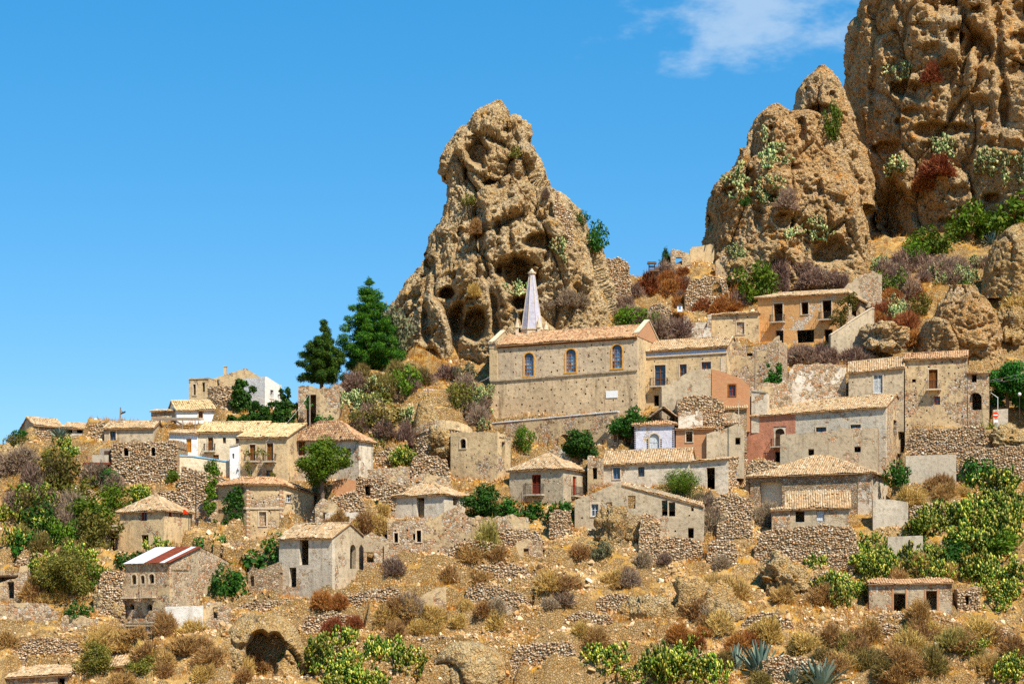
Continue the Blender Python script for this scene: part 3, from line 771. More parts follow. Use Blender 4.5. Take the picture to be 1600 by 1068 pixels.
# ------------------------------------------------------------------ houses
def root_at(name, label, cat, p, z, group=None):
    # the things' meshes are written in world coordinates, so the empty stays at the base and the children undo it
    o = bpy.data.objects.new(name, None); COL.objects.link(o); o.location = (p[0], p[1], z); o.empty_display_size = .5
    o['label'] = label; o['category'] = cat
    if group: o['group'] = group
    return o
THINGS = []
def begin(name, label, cat, p, z, group=None):
    o = root_at(name, label, cat, p, z, group); THINGS.append(o); return o
def settle():
    """children were written in world coordinates: give each first-level child the inverse of its thing's place"""
    for o in THINGS:
        off = Vector(o.location)
        for c in o.children: c.location = -off
def rect(pa, pb, base, th, pc=None, depth=6., Y=None):
    t = math.radians(abs(th)); c, s = math.cos(t), math.sin(t)
    if th >= 0:
        Yn = Y or ground_depth(pb, base[1]); g = (pb-CX)/F; B = Vector((g*Yn, Yn)); a = (pa-CX)/F
        L = (B.x - a*B.y)/(c + a*s); A = B + Vector((-c, s))*L; back = Vector((s, c))
        D = depth
        if pc is not None:
            q = (pc-CX)/F
            if s - q*c > .02: D = (q*B.y - B.x)/(s - q*c)
    else:
        Yn = Y or ground_depth(pa, base[0]); g = (pa-CX)/F; A = Vector((g*Yn, Yn)); b = (pb-CX)/F
        L = (b*A.y - A.x)/(c - b*s); B = A + Vector((c, s))*L; back = Vector((-s, c))
        D = depth
        if pc is not None:
            q = (pc-CX)/F
            if s + q*c > .02: D = (A.x - q*A.y)/(s + q*c)
    D = min(max(D, 2.0), 16.0)
    return A, B, B+back*D, A+back*D, back, D
def zpix(py, p): return (HY-py)/F*p[1]
def house(label, pa, pb, base, eave, th=10, pc=None, depth=6., mat='tan', smat=None, kind='gable', rise=1.4, ops=(), sops=(), putlog=0., sputlog=0.,
          over=.3, name='house', cat='house', Y=None, top=None, stop=None, tiles='tiles', balc=(), sbalc=(), rag=0., seed=None, stones=False, sstones=False, group=None, deep=2.5, sbase=None, inset=None, miss=.03, fwd=2.5, back_h=None, ps=.075):
    A, B, C, D, back, dep = rect(pa, pb, base, th, pc, depth, Y)
    seed = seed if seed is not None else int(pa*3+pb)
    zA, zB = zpix(base[0], A), zpix(base[1], B); eA, eB = zpix(eave[0], A), zpix(eave[1], B)
    zmin = min(zA, zB)
    o = begin(name, label, cat, (A+B)/2, zmin, group)
    fr = Frame(A, B); L = fr.L
    m, sm = M[mat], M[smat or mat]
    # ground: level inside, and cleared down to the wall's foot in front
    fwd = max(fwd, abs(A.y-B.y)+1.0)
    inn = [A+back*.3, B+back*.3, C-back*.3, D-back*.3]; pad([(q.x, q.y) for q in inn], zmin-.15)
    zf = lambda X, Y_: zA + (zB-zA)*np.clip(((X-A.x)*fr.u.x + (Y_-A.y)*fr.u.y)/L, 0, 1) + .03
    pad([(q.x, q.y) for q in (A-back*fwd, B-back*fwd, B+back*.6, A+back*.6)], zf)
    if (th >= 0 and pc is not None):
        sz = zpix(sbase, C) if sbase else zB+1.0
        so_ = Vector((back.y, -back.x)); zf2 = lambda X, Y_: zB + (sz-zB)*np.clip(((X-B.x)*back.x + (Y_-B.y)*back.y)/dep, 0, 1) + .03
        pad([(q.x, q.y) for q in (B, B+so_*1.6, C+so_*1.6, C)], zf2)
    # tops
    if kind == 'gable': ft = [(0,eA),(L,eB)]; sr = [(0,eB),(dep/2,eB+rise),(dep,eB)]; slft = [(0,eA),(dep/2,eA+rise),(dep,eA)]; bk = (eB, eA)
    elif kind == 'shed': ft = [(0,eA),(L,eB)]; sr = [(0,eB),(dep,eB+rise)]; slft = [(0,eA+rise),(dep,eA)]; bk = (eB+rise, eA+rise)
    elif kind == 'gablef': ft = [(0,eA),(L/2,(eA+eB)/2+rise),(L,eB)]; sr = [(0,eB),(dep,eB)]; slft = [(0,eA),(dep,eA)]; bk = None
    else: ft = [(0,eA),(L,eB)]; sr = [(0,eB),(dep,eB)]; slft = [(0,eA),(dep,eA)]; bk = (eB, eA)
    if kind == 'shed': slft = [(0,eA+rise),(dep,eA)]
    if back_h is not None: bk = (eB+back_h, eA+back_h); sr = [(0,eB),(dep,eB+back_h)]; slft = [(0,eA+back_h),(dep,eA)]
    if top is not None: ft = [on_wall(x, y, A, B) for x, y in top]; ft[0] = (0, ft[0][1]); ft[-1] = (L, ft[-1][1])
    if stop is not None:
        if th >= 0: sr = [on_wall(x, y, B, C) for x, y in stop]; sr[0] = (0, sr[0][1]); sr[-1] = (dep, sr[-1][1])
        else: slft = [on_wall(x, y, D, A) for x, y in stop]; slft[0] = (0, slft[0][1]); slft[-1] = (dep, slft[-1][1])
    if rag: ft = ragged(ft, rag, .4, seed); sr = ragged(sr, rag, .4, seed+1); slft = ragged(slft, rag, .4, seed+2)
    zb = zmin-deep
    wall(o, A, B, ft, zA-deep, zB-deep, m, ops, putlog=putlog, seed=seed, stones=stones, ps=ps)
    e = .502
    ub = Vector((fr.u.x, fr.u.y))
    # side walls stand between front and back wall faces
    B2, C2, A2, D2 = B+back*e, C-back*.002, A+back*e, D-back*.002
    def clip(tp): # shift side profile to the shortened wall
        return tp
    wall(o, B2, C2, [(max(0, min((C2-B2).length, s-e)), z) for s, z in sr] , zb, zb, sm, sops if th >= 0 else (), putlog=sputlog if th >= 0 else 0, seed=seed+3, stones=sstones and th >= 0, ps=ps)
    Ls = (A2-D2).length
    wall(o, D2, A2, [(max(0, min(Ls, s-.0)), z) for s, z in slft[:-1]] + [(Ls, slft[-1][1])], zb, zb, sm, sops if th < 0 else (), putlog=sputlog if th < 0 else 0, seed=seed+4, stones=sstones and th < 0, ps=ps)
    if bk is not None: wall(o, C, D, [(0,bk[0]-(0 if not rag else .3)),(L,bk[1]-(0 if not rag else .3))], zb, zb, sm, thick=.4)
    else: wall(o, C, D, [(0,eB),(L/2,(eA+eB)/2+rise),(L,eA)], zb, zb, sm, thick=.4)
    if kind == 'none' and ops and name != 'church':      # unseen slab added below the wall tops so the openings look dark
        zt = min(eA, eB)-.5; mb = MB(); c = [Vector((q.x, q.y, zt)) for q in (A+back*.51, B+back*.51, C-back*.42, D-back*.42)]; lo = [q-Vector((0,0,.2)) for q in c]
        mb.poly(c); mb.poly(lo[::-1]); [mb.poly([c[i], lo[i], lo[(i+1)%4], c[(i+1)%4]]) for i in range(4)]; mb.build('shade_slab', M['wood_dark'], o)
    for q in balc: balcony(o, A, B, *q)
    for q in sbalc: balcony(o, *((B, C) if th >= 0 else (D, A)), *q)
    up = Vector((0,0,.06)); v3 = lambda q, z: Vector((q.x, q.y, z)) + up
    u = Vector((ub.x, ub.y)); sl_ = over
    if kind == 'gable':
        g = rise/(dep/2); dz = g*over
        e0, e1 = v3(A-back*over-u*.15, eA-dz), v3(B-back*over+u*.15, eB-dz); mid = back*(dep/2)
        r0, r1 = v3(A+mid-u*.15, eA+rise), v3(B+mid+u*.15, eB+rise); b0, b1 = v3(D+back*over-u*.15, eA-dz), v3(C+back*over+u*.15, eB-dz)
        roof(o, [(e0,e1,r1,r0), (b1,b0,r0,r1)], [(r0,r1)], tiles, seed, miss=miss)
    elif kind == 'shed':
        g = rise/dep; dz = g*over
        roof(o, [(v3(A-back*over-u*.15, eA-dz), v3(B-back*over+u*.15, eB-dz), v3(C+back*.2+u*.15, eB+rise), v3(D+back*.2-u*.15, eA+rise))], [], tiles, seed, miss=miss)
    elif kind == 'gablef':
        m0 = (A+B)/2; zr = (eA+eB)/2+rise; g = rise/(L/2); dz = g*over
        f0, f1 = v3(m0-back*.25, zr), v3(m0+back*(dep+.2), zr)
        roof(o, [(v3(D-u*over+back*.2, eA-dz), v3(A-u*over-back*.25, eA-dz), f0, f1), (v3(B+u*over-back*.25, eB-dz), v3(C+u*over+back*.2, eB-dz), f1, f0)], [(f0,f1)], tiles, seed, miss=miss)
    elif kind == 'hip':
        i_ = inset if inset is not None else min(dep/2, L*.35); g = rise/(dep/2); dz = g*over*.8
        e0, e1 = v3(A-back*over-u*over, eA-dz), v3(B-back*over+u*over, eB-dz); b1, b0 = v3(C+back*over+u*over, eB-dz), v3(D+back*over-u*over, eA-dz)
        mid = back*(dep/2); zr = (eA+eB)/2+rise; r0, r1 = v3(A+mid+u*i_, eA+rise+(eB-eA)*i_/L), v3(B+mid-u*i_, eB+rise-(eB-eA)*i_/L)
        roof(o, [(e0,e1,r1,r0), (e1,b1,r1,r1), (b1,b0,r0,r1), (b0,e0,r0,r0)], [(r0,r1),(e0,r0),(e1,r1)], tiles, seed, miss=miss)
    elif kind == 'flat':
        mb = MB(); q = [v3(A-back*.1, eA), v3(B-back*.1, eB), v3(C, eB), v3(D, eA)]; lo = [x-Vector((0,0,.18)) for x in q]
        mb.poly(q); mb.poly(lo[::-1])
        for i in range(4): mb.poly([q[i], lo[i], lo[(i+1) % 4], q[(i+1) % 4]])
        mb.build('roof', M['concrete'], o)
    px1 = max(pb, pc or 0) if th >= 0 else pb; px0 = pa if th >= 0 else min(pa, pc if pc is not None else pa)
    if name.startswith('ruined'): WALLS.append((A, B))
    OCC.append((px0-2, min(eave)-2, px1+2, max(base)+1, min(A.y, B.y)))
    o['kind'] = 'thing'
    return o, A, B, C, D, back
def wall_thing(label, pts, base, mat='stone', thick=.6, Y=None, dY=0., name='stone_wall', cat='wall', ops=(), rag=.15, stones=True, putlog=0., deep=1.5, group=None, cap=None, seed=None, clear=1.2):
    """a free-standing or retaining wall. pts: its top edge in pixels, left to right; base: (py left, py right); dY: right end further (+) away"""
    Y0 = Y or ground_depth(pts[0][0], base[0]); Y1 = Y0 + dY
    a, b = pts[0][0], pts[-1][0]
    A = Vector(((a-CX)/F*Y0, Y0)); B = Vector(((b-CX)/F*Y1, Y1)); fr = Frame(A, B)
    zA, zB = zpix(base[0], A), zpix(base[1], B)
    o = begin(name, label, cat, (A+B)/2, min(zA, zB), group); o['kind'] = 'thing'
    tp = [on_wall(x, y, A, B) for x, y in pts]; tp[0] = (0, tp[0][1]); tp[-1] = (fr.L, tp[-1][1])
    seed = seed or int(a*7+base[0]); 
    if rag and stones and len(tp) > 2:      # tumbled ends
        h0, h1 = tp[0][1]-zA, tp[-1][1]-zB; L0 = fr.L
        tp = [(0, tp[0][1]-h0*.6), (min(.5, L0*.05), tp[0][1]-h0*.22)] + [(min(max(s, L0*.09), L0*.91), z) for s, z in tp] + [(L0-min(.5, L0*.05), tp[-1][1]-h1*.25), (L0, tp[-1][1]-h1*.65)]
    if rag: tp = ragged(tp, rag, .45, seed)
    n = Vector((fr.n.x, fr.n.y))
    zf = lambda X, Y_: zA + (zB-zA)*np.clip(((X-A.x)*fr.u.x + (Y_-A.y)*fr.u.y)/fr.L, 0, 1) + .05
    pad([(q.x, q.y) for q in (A-n*clear, B-n*clear, B+n*.3, A+n*.3)], zf)
    wall(o, A, B, tp, zA-deep, zB-deep, M[mat], ops, thick=thick, stones=stones, putlog=putlog, seed=seed)
    if cap:
        mb = MB()
        for (p, q) in zip(tp[:-1], tp[1:]):
            if q[0]-p[0] < .02: continue
            c = [fr.at(p[0], p[1]+.004, -.08), fr.at(q[0], q[1]+.004, -.08), fr.at(q[0], q[1]+.004, thick+.05), fr.at(p[0], p[1]+.004, thick+.05)]; h = [x+Vector((0,0,.12)) for x in c]
            mb.poly(h); mb.poly(c[::-1]); [mb.poly([c[i], c[(i+1)%4], h[(i+1)%4], h[i]]) for i in range(4)]
        mb.build('coping', M[cap], o)
    WALLS.append((A, B)); ys = [p[1] for p in pts]; OCC.append((a, min(ys), b, max(base), min(Y0, Y1)))
    return o, A, B

# ================================================================== the village
# ---- the church
def church():
    o, A, B, C, D, back = house('long plastered church with three arched windows below the rock spire', 766, 996, (659, 643), (541, 525), th=20, depth=9.0, Y=240.0,
        mat='church', smat='tan', kind='none', name='church', cat='church', putlog=1.1, seed=11, deep=1.0, ps=.09, top=[(766,597),(996,580)])
    fr = Frame(A, B); L = fr.L
    eA, eB = zpix(541, A), zpix(525, B)
    # roof with gable parapets, ridge along the nave
    rise = 1.85; mid = back*4.5; up = Vector((0,0,.08)); v3 = lambda q, z: Vector((q.x, q.y, z))+up
    u = V2(fr.u); dz = .12
    e0, e1 = v3(A-back*.3+u*.75, eA-dz), v3(B-back*.3-u*.02, eB-dz); r0, r1 = v3(A+mid+u*.75, eA+rise), v3(B+mid-u*.02, eB+rise)
    b0, b1 = v3(D+back*.3+u*.75, eA-dz), v3(C+back*.3-u*.02, eB-dz)
    roof(o, [(e0,e1,r1,r0),(b1,b0,r0,r1)], [(r0,r1)], 'tiles_red', 5)
    # gables: brick one at the right, plastered parapet at the left
    def gable(Q, zq, mat, s0):
        g = Frame(Q, Q+back*9.0); tp = [(0,zq-.002),(.0,zq+.35),(4.5,zq+rise+.55),(9.0,zq+.35),(9.0,zq-.002)]
        mb = MB(); pts = [g.at(s, z, s0) for s, z in tp]; q2 = [g.at(s, z, s0+.45) for s, z in tp]
        mb.poly(pts); mb.poly(q2[::-1]); [mb.poly([pts[i], q2[i], q2[(i+1)%5], pts[(i+1)%5]]) for i in range(5)]
        mb.build('gable', M[mat], o)
        mb = MB()
        for (a, b) in ((1,2),(2,3)):
            c = [g.at(*tp[a], s0-.08), g.at(*tp[b], s0-.08), g.at(*tp[b], s0+.53), g.at(*tp[a], s0+.53)]; c = [x+Vector((0,0,.004)) for x in c]; h = [x+Vector((0,0,.14)) for x in c]
            mb.poly(h); mb.poly(c[::-1]); [mb.poly([c[i], c[(i+1)%4], h[(i+1)%4], h[i]]) for i in range(4)]
        mb.build('gable_coping', M['trim'], o)
    gable(B, eB, 'brick', -.06); gable(A+u*.2, eA, 'tan', 0.)
    # string course and lower wall face (slightly proud), sill ledge, corner pilaster, plaque
    sc0, z0 = on_wall(766, 596.5, A, B); sc1, z1 = on_wall(996, 579, A, B)
    mb = MB(); q = [fr.at(0, z0, -.16), fr.at(L, z1, -.16), fr.at(L, z1+.17, -.16), fr.at(0, z0+.17, -.16)]; q2 = [p + fr.n*.16 for p in q]
    mb.poly(q); [mb.poly([q[i], q2[i], q2[(i+1)%4], q[(i+1)%4]]) for i in range(4)]; mb.build('string_course', M['grey'], o)
    wall(o, A, B, [(0, eA), (L, eB)], zpix(597, A)+.003, zpix(580, B)+.003, M['church_top'], putlog=1.1, seed=31, name='upper_wall', ps=.09, ops=[('oA',819,551,834,587), ('oA',884,545,900,581), ('oA',956,538,972,575)])
    mb = MB(); fr.box(mb, -.05, .95, z0+.175, eA+.25, -.14, -.002); fr.box(mb, -.15, 1.05, eA+.255, eA+.55, -.25, .3); fr.box(mb, -.08, .98, eA-.25, eA-.05, -.19, -.142)
    mb.build('corner_pilaster', M['tan'], o)
    mb = MB(); a, z = on_wall(947, 621.5, A, B); b, zz = on_wall(965, 610, A, B); fr.box(mb, a, b, z, zz, -.07, -.003); mb.build('plaque', M['sign_white'], o)
    mb = MB(); fr.box(mb, .97, L, eA, eA, 0, 0) if False else None
    # eave moulding following the slope of the roof edge
    q = [fr.at(.95, eA+(eB-eA)*.95/L-.32, -.10), fr.at(L, eB-.32, -.10), fr.at(L, eB-.16, -.10), fr.at(.95, eA+(eB-eA)*.95/L-.16, -.10)]; q2 = [p+fr.n*.098 for p in q]
    mb = MB(); mb.poly(q); [mb.poly([q[i], q2[i], q2[(i+1)%4], q[(i+1)%4]]) for i in range(4)]; mb.build('eave_moulding', M['wood'], o)
    # leaded arched windows: frame, surround and single panes
    pm = []
    for k, c in enumerate([(.05,.09,.16), (.10,.19,.30), (.16,.30,.40), (.30,.38,.42), (.04,.05,.08), (.20,.10,.06)]):
        m = newmat('stained_pane_%d' % k, .15)[0]; m.node_tree.nodes['Principled BSDF'].inputs['Base Color'].default_value = c4(c); m.node_tree.nodes['Principled BSDF'].inputs['Specular IOR Level'].default_value = .5; pm.append(m)
    rr = random.Random(4)
    for (x0,y0,x1,y1) in ((819,551,834,587), (884,545,900,581), (956,538,972,575)):
        s0, zb = on_wall(x0, y1, A, B); s1, zt = on_wall(x1, y0, A, B); s0 = on_wall(x0,(y0+y1)/2,A,B)[0]; zb = (zb+on_wall(x1,y1,A,B)[1])/2; zt = (zt+on_wall(x0,y0,A,B)[1])/2
        r = (s1-s0)/2; zc = zt-r; cs = (s0+s1)/2
        mb = MB(); op = ('oAt', 0,0,0,0)
        b = .15; fr.box(mb, s0-b, s0-.004, zb, zc, -.05, .02); fr.box(mb, s1+.004, s1+b, zb, zc, -.05, .02); fr.box(mb, s0-b-.05, s1+b+.05, zb-.14, zb-.004, -.10, .02)
        pts = arch_poly(s0, s1, zb, zt, 10)[2:]; f = (r+b)/r
        for (a, e) in zip(pts[:-1], pts[1:]):
            o1 = (cs+(a[0]-cs)*f, zc+(a[1]-zc)*f); o2 = (cs+(e[0]-cs)*f, zc+(e[1]-zc)*f)
            i1 = (cs+(a[0]-cs)*1.004, zc+(a[1]-zc)*1.004); i2 = (cs+(e[0]-cs)*1.004, zc+(e[1]-zc)*1.004)
            q = [fr.at(*i1,-.05), fr.at(*o1,-.05), fr.at(*o2,-.05), fr.at(*i2,-.05)]; q2 = [fr.at(*i1,.02), fr.at(*o1,.02), fr.at(*o2,.02), fr.at(*i2,.02)]
            mb.poly(q[::-1]); mb.poly([q[1],q[2],q2[2],q2[1]]); mb.poly([q[3],q[0],q2[0],q2[3]])
        mb.build('window_surround', flat_mat('ochre_brick', (.58,.33,.13), .9, .25, 6.), o)
        mb = MB(); h = zc-zb; n = 5
        for i in range(n+1): fr.box(mb, s0, s1, zb+h*i/n-.025, zb+h*i/n+.025, .14, .18)
        for c in (s0+.03, cs, s1-.03, (s0+cs)/2, (s1+cs)/2): fr.box(mb, c-.025, c+.025, zb+.026, zc+r*.55, .141, .179)
        w_ = mb.build('window', flat_mat('window_bars', (.30,.16,.08), .8), o)
        for i in range(n+1):
            for j in range(4):
                a = s0+(s1-s0)*j/4+.015; e = s0+(s1-s0)*(j+1)/4-.015; z_ = zb+h*i/n+.01; zz = zb+h*(i+1)/n-.01
                if i == n: zz = zc+r*(.93 if j in (1,2) else .62)
                mb = MB(); fr.box(mb, a, e, z_, zz, .19+rr.uniform(0,.008), .205); mb.build('pane', pm[0 if i == n else rr.choice([0,1,1,2,2,3,4,5,1])], w_)
    # spire behind the ridge: square base, drum, eight ribbed faces, cap and corner finials
    Ys = 250.5; c = P(831, 522, Ys); zt = P(830, 428, Ys).z; z0 = c.z
    def ring(r, z, n=8, off=math.pi/8): return [Vector((c.x+r*math.cos(2*math.pi*i/n+off), Ys+r*math.sin(2*math.pi*i/n+off), z)) for i in range(n)]
    mb = MB(); mb.box((c.x, Ys, z0-3.2), (1.75,0,0), (0,1.75,0), (0,0,3.0)); a, b = ring(1.42, z0-.21), ring(1.42, z0+.42); [mb.poly([a[i],a[(i+1)%8],b[(i+1)%8],b[i]]) for i in range(8)]
    a, b = ring(1.52, z0+.424), ring(1.52, z0+.6); mb.poly(b); [mb.poly([a[i],a[(i+1)%8],b[(i+1)%8],b[i]]) for i in range(8)]
    tower = mb.build('bell_tower', M['trim'], o)
    mb = MB(); a, b = ring(1.36, z0+.604), ring(.34, zt); [mb.poly([a[i],a[(i+1)%8],b[(i+1)%8],b[i]]) for i in range(8)]; mb.poly(b)
    sp = mb.build('spire', M['spire'], o)
    for i in range(8): mb = MB(); mb.tube(a[i], b[i], .055, .04, 5); mb.build('rib', M['trim'], sp)
    mb = MB(); p0 = Vector((c.x, Ys, zt)); mb.tube(p0+Vector((0,0,.004)), p0+Vector((0,0,.22)), .5, .52, 8); mb.tube(p0+Vector((0,0,.224)), p0+Vector((0,0,.65)), .34, .06, 8); mb.build('cap', M['trim'], sp)
    for (fx, fy, hh) in ((808,512,1.2),(842,512,1.3),(853,515,1.1)):
        q = P(fx, fy, 249.2 if fx != 853 else 251.4); mb = MB(); mb.tube(q-Vector((0,0,1.8)), q, .26, .26, 4); mb.tube(q+Vector((0,0,.003)), q+Vector((0,0,hh)), .34, .04, 6); mb.build('finial', M['trim'], tower)
church()
wall_thing('stone retaining terrace with pale ledge carrying the church', [(751,663),(965,643)], (703, 700), 'tan2', .7, Y=243.0, dY=-7.5, rag=0, cap='white', deep=2.5, stones=False, putlog=1.5, ops=[('oA',873,678,890,706)], clear=6.)
wall_thing('ruined doorway pier at the end of the church terrace', [(948,652),(957,650),(966,664)], (706,706), 'tan2', .6, Y=234.5, name='ruined_wall', ops=[('o',959,670,964,690)], stones=False)

# ---- to the right of the church
o, A, B, C, D, bk = house('plastered palazzo with blue frieze and balcony joining the church', 998, 1136, (634, 628), (549, 540), th=17, depth=7.5, Y=240.6, mat='tan', kind='gable', rise=1.5, putlog=1.5,
    ops=[('wt',1023,570,1040,603,'wood'), ('wt',1062,569,1073,588,'wood'), ('wt',1096,565,1111,577,'wood'), ('o',1022,617,1030,634)], balc=[(1017,1044,603,591,.8)])
fr = Frame(A, B); mb = MB(); a, z = on_wall(1001, 557.5, A, B); e, z2 = on_wall(1134, 549.5, A, B)
mb.poly([fr.at(a,z,-.05), fr.at(e,z2,-.05), fr.at(e,z2+.34,-.05), fr.at(a,z+.34,-.05)]); mb.build('frieze', flat_mat('blue_frieze', (.34,.40,.50), .9, .3, 5.), o)
mb = MB(); q = [fr.at(0,z-.16,-.14), fr.at(fr.L,z2-.16,-.14), fr.at(fr.L,z2-.01,-.14), fr.at(0,z-.01,-.14)]; q2 = [p+fr.n*.138 for p in q]; mb.poly(q); [mb.poly([q[i],q2[i],q2[(i+1)%4],q[(i+1)%4]]) for i in range(4)]; mb.build('cornice', M['trim'], o)
mb = MB(); 
for s in (.35, fr.L-.75): fr.box(mb, s, s+.5, zpix(632,A), z-.4, -.06, -.002)
mb.build('pilaster', M['trim'], o)
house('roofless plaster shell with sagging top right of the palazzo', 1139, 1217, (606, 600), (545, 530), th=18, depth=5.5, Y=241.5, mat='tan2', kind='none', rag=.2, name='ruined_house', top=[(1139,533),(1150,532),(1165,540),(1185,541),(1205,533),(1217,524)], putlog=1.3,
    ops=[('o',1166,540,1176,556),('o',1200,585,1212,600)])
house('low pale ruin with open front above the palazzo', 1068, 1111, (531, 530), (492, 491), th=8, depth=5., Y=257., mat='white_ruin', kind='none', rag=.12, name='ruined_house', top=[(1068,494),(1074,510),(1088,514),(1111,512)])
house('single-storey plaster ruin with bricked-up window left of the orange house', 1112, 1185, (534, 531), (492, 489), th=10, depth=5., Y=257.5, mat='tan', kind='shed', rise=.6, putlog=1.2, ops=[('rt',1151,503,1163,522,'grey2')], name='ruined_house')
o, A, B, C, D, bk = house('two-storey orange house with peeling plaster and gaping windows', 1184, 1322, (543, 537), (466, 458), th=24, pc=1366, Y=255.5, mat='orange', smat='tan2', kind='hip', rise=1.5, inset=1.6, over=.35,
    ops=[('ot',1209,474,1223,504), ('ot',1252,472,1263,491), ('ot',1285,469,1299,498), ('o',1245,515,1272,535), ('o',1212,516,1224,540), ('o',1288,514,1301,536)], sops=[('o',1331,469,1344,495)],
    balc=[(1205,1227,503,492,.8), (1281,1303,499,488,.8)], sbase=520)
wall_thing('grey sloping stair wall beside the orange house', [(1298,524),(1330,502),(1362,482),(1366,482)], (545,541), 'grey', .5, Y=251.5, dY=2.0, rag=0, stones=False, name='stair_wall', cap='trim', putlog=2.0)
# red-brick gable group
house('plaster and brick house with broad ruined gable below the palazzo', 1034, 1111, (640,640), (603,577), th=0, depth=5., Y=236.4, mat='grey', kind='none', name='ruined_house', top=[(1034,604),(1060,590),(1081,578),(1111,576)], ops=[], back_h=-.6)
house('red brick gable house with one small framed window', 1112, 1172, (642,640), (577,606), th=4, depth=5.5, Y=236.6, mat='brick', kind='none', top=[(1112,576),(1128,580),(1160,592),(1172,605)], ops=[('wt',1139,601,1149,618,'wood_red','wood')], back_h=-.4)
house('pale grey cube annex beside the red brick gable', 1174, 1198, (642,641), (609,612), th=15, depth=3.5, Y=236.2, mat='pale', kind='flat', name='annex', cat='building')
house('broken stone shed with white lower wall under the brick gable', 1058, 1131, (655,655), (622,625), th=0, depth=3.0, Y=233.4, mat='stone', kind='none', rag=.25, stones=True, name='ruined_shed', cat='ruin', top=[(1058,632),(1070,618),(1090,616),(1110,618),(1131,630)], back_h=-.8)
wall_thing('whitewashed low wall in front of the broken stone shed', [(1060,644),(1098,640)], (658,655), 'white_ruin', .35, Y=232.6, rag=.05, stones=False, name='white_wall')
# tiny open timber hut
def hut():
    Y = 233.0; c = P(1037, 660, Y); o = begin('timber_hut', 'small dark timber hut with open gable above the lilac house', 'hut', c, c.z)
    w_ = 20/F*Y; z = c.z-.6; ze = P(0, 651, Y).z; zr = P(0, 636, Y).z; pad([(c.x-w_,Y-.5),(c.x+w_,Y-.5),(c.x+w_,Y+3),(c.x-w_,Y+3)], c.z)
    for (x, y) in ((-w_,0),(w_,0),(-w_,2.6),(w_,2.6),(-.3,0),(.5,0)): mb = MB(); mb.box((c.x+x*.9, Y+y, (z+ze)/2+.05), (.06,0,0), (0,.06,0), (0,0,(ze-z)/2+.05)); mb.build('post', M['wood_dark'], o)
    mb = MB(); mb.poly([(c.x-w_,Y+2.5,z),(c.x+w_,Y+2.5,z),(c.x+w_,Y+2.5,ze),(c.x-w_,Y+2.5,ze)]); mb.build('back_boards', M['wood_dark'], o)
    L_ = [Vector((c.x-w_-.25,Y-.3,ze-.1)), Vector((c.x-w_-.25,Y+2.9,ze-.1))]; R_ = [Vector((c.x+w_+.25,Y-.3,ze-.1)), Vector((c.x+w_+.25,Y+2.9,ze-.1))]; T_ = [Vector((c.x,Y-.3,zr)), Vector((c.x,Y+2.9,zr))]
    roof(o, [(L_[1],L_[0],T_[0],T_[1]), (R_[0],R_[1],T_[1],T_[0])], [(T_[0],T_[1])], 'tiles', 3, slab='wood_dark')
hut()
o, A, B, C, D, bk = house('little lilac house with arched door and dotted corner stripes', 991, 1053, (708,706), (664,662), th=8, depth=4.0, Y=232.0, mat='lilac', kind='hip', rise=.8, inset=2.0, tiles='tiles_red',
    ops=[('dAt',1015,677,1030,706,'wood_pale')])
fr = Frame(A, B)
for x in (991.8, 1052.2, 1012, 1033):
    s, z = on_wall(x, 707, A, B); zt = on_wall(x, 668 if x in (991.8,1052.2) else 684, A, B)[1]; z0 = z; s = min(max(s, .09), fr.L-.09)
    while z0 < zt: mb = MB(); fr.box(mb, s-.09, s+.09, z0, z0+.10, -.055, -.004); mb.build('corner_stripe', M['wood_dark'], o); z0 += .24
house('brick cottage with tiled lean-to roof beside the lilac house', 1056, 1114, (700,698), (671,669), th=10, depth=3.5, Y=231.8, mat='brick', kind='shed', rise=.35, ops=[('ot',1072,674,1082,690)], tiles='tiles_red')
house('bare grey plaster wall house between the brick cottage and the pink house', 1104, 1163, (712,712), (676,662), th=5, depth=5., Y=231.0, mat='grey', kind='none', rag=.08, ops=[('o',1149,683,1157,694)], name='ruined_house', top=[(1104,678),(1125,672),(1150,663),(1163,656)])

# ---- the long pink and grey house
o, A, B, C, D, bk = house('long house, pink left half and grey right half, under a straw-coloured tile roof', 1163, 1384, (716,742), (651,635), th=22, pc=1416, Y=231.0, mat='pale', smat='tan2', kind='gable', rise=1.9, sputlog=1.4, sbase=745,
    ops=[('dAt',1211,669,1226,697,'wood_dark'), ('wt',1275,667,1291,675,'wood_dark'), ('wt',1329,663,1345,673,'wood_dark'), ('o',1211,705,1224,724)], sops=[('o',1396,656,1401,684),('o',1408,668,1412,695),('o',1402,708,1407,722)], balc=[(1206,1232,697,685,.7)])
fr = Frame(A, B); s1 = on_wall(1243, 680, A, B)[0]; zt0, zt1 = zpix(651, A)-.06, zpix(651, A)+(zpix(635, B)-zpix(651, A))*s1/fr.L-.06
pA, pB = A-V2(fr.n)*.042, A-V2(fr.n)*.042+V2(fr.u)*s1
wall(o, pA, pB, [(0,zt0),(s1,zt1)], zpix(716,A)-1, zpix(718,A)-1, M['pink'], ops=[('o',1208.6,666,1228.4,698.5),('o',1211,705,1224,724)], thick=.04, name='pink_wall_face')
for ch in [c for c in o.children if c.name.startswith('lintel')]: pass
o, A, B, C, D, bk = house('grey plaster annex with stone parapet in front of the long pink house', 1219, 1371, (724,728), (679,668), th=14, depth=2.6, Y=227.6, mat='grey', smat='stone', kind='none', rag=.05, ops=[('o',1263,701,1272,711),('o',1335,697,1345,706)], name='annex', cat='building', top=[(1219,679),(1312,672),(1313,669),(1371,667)])
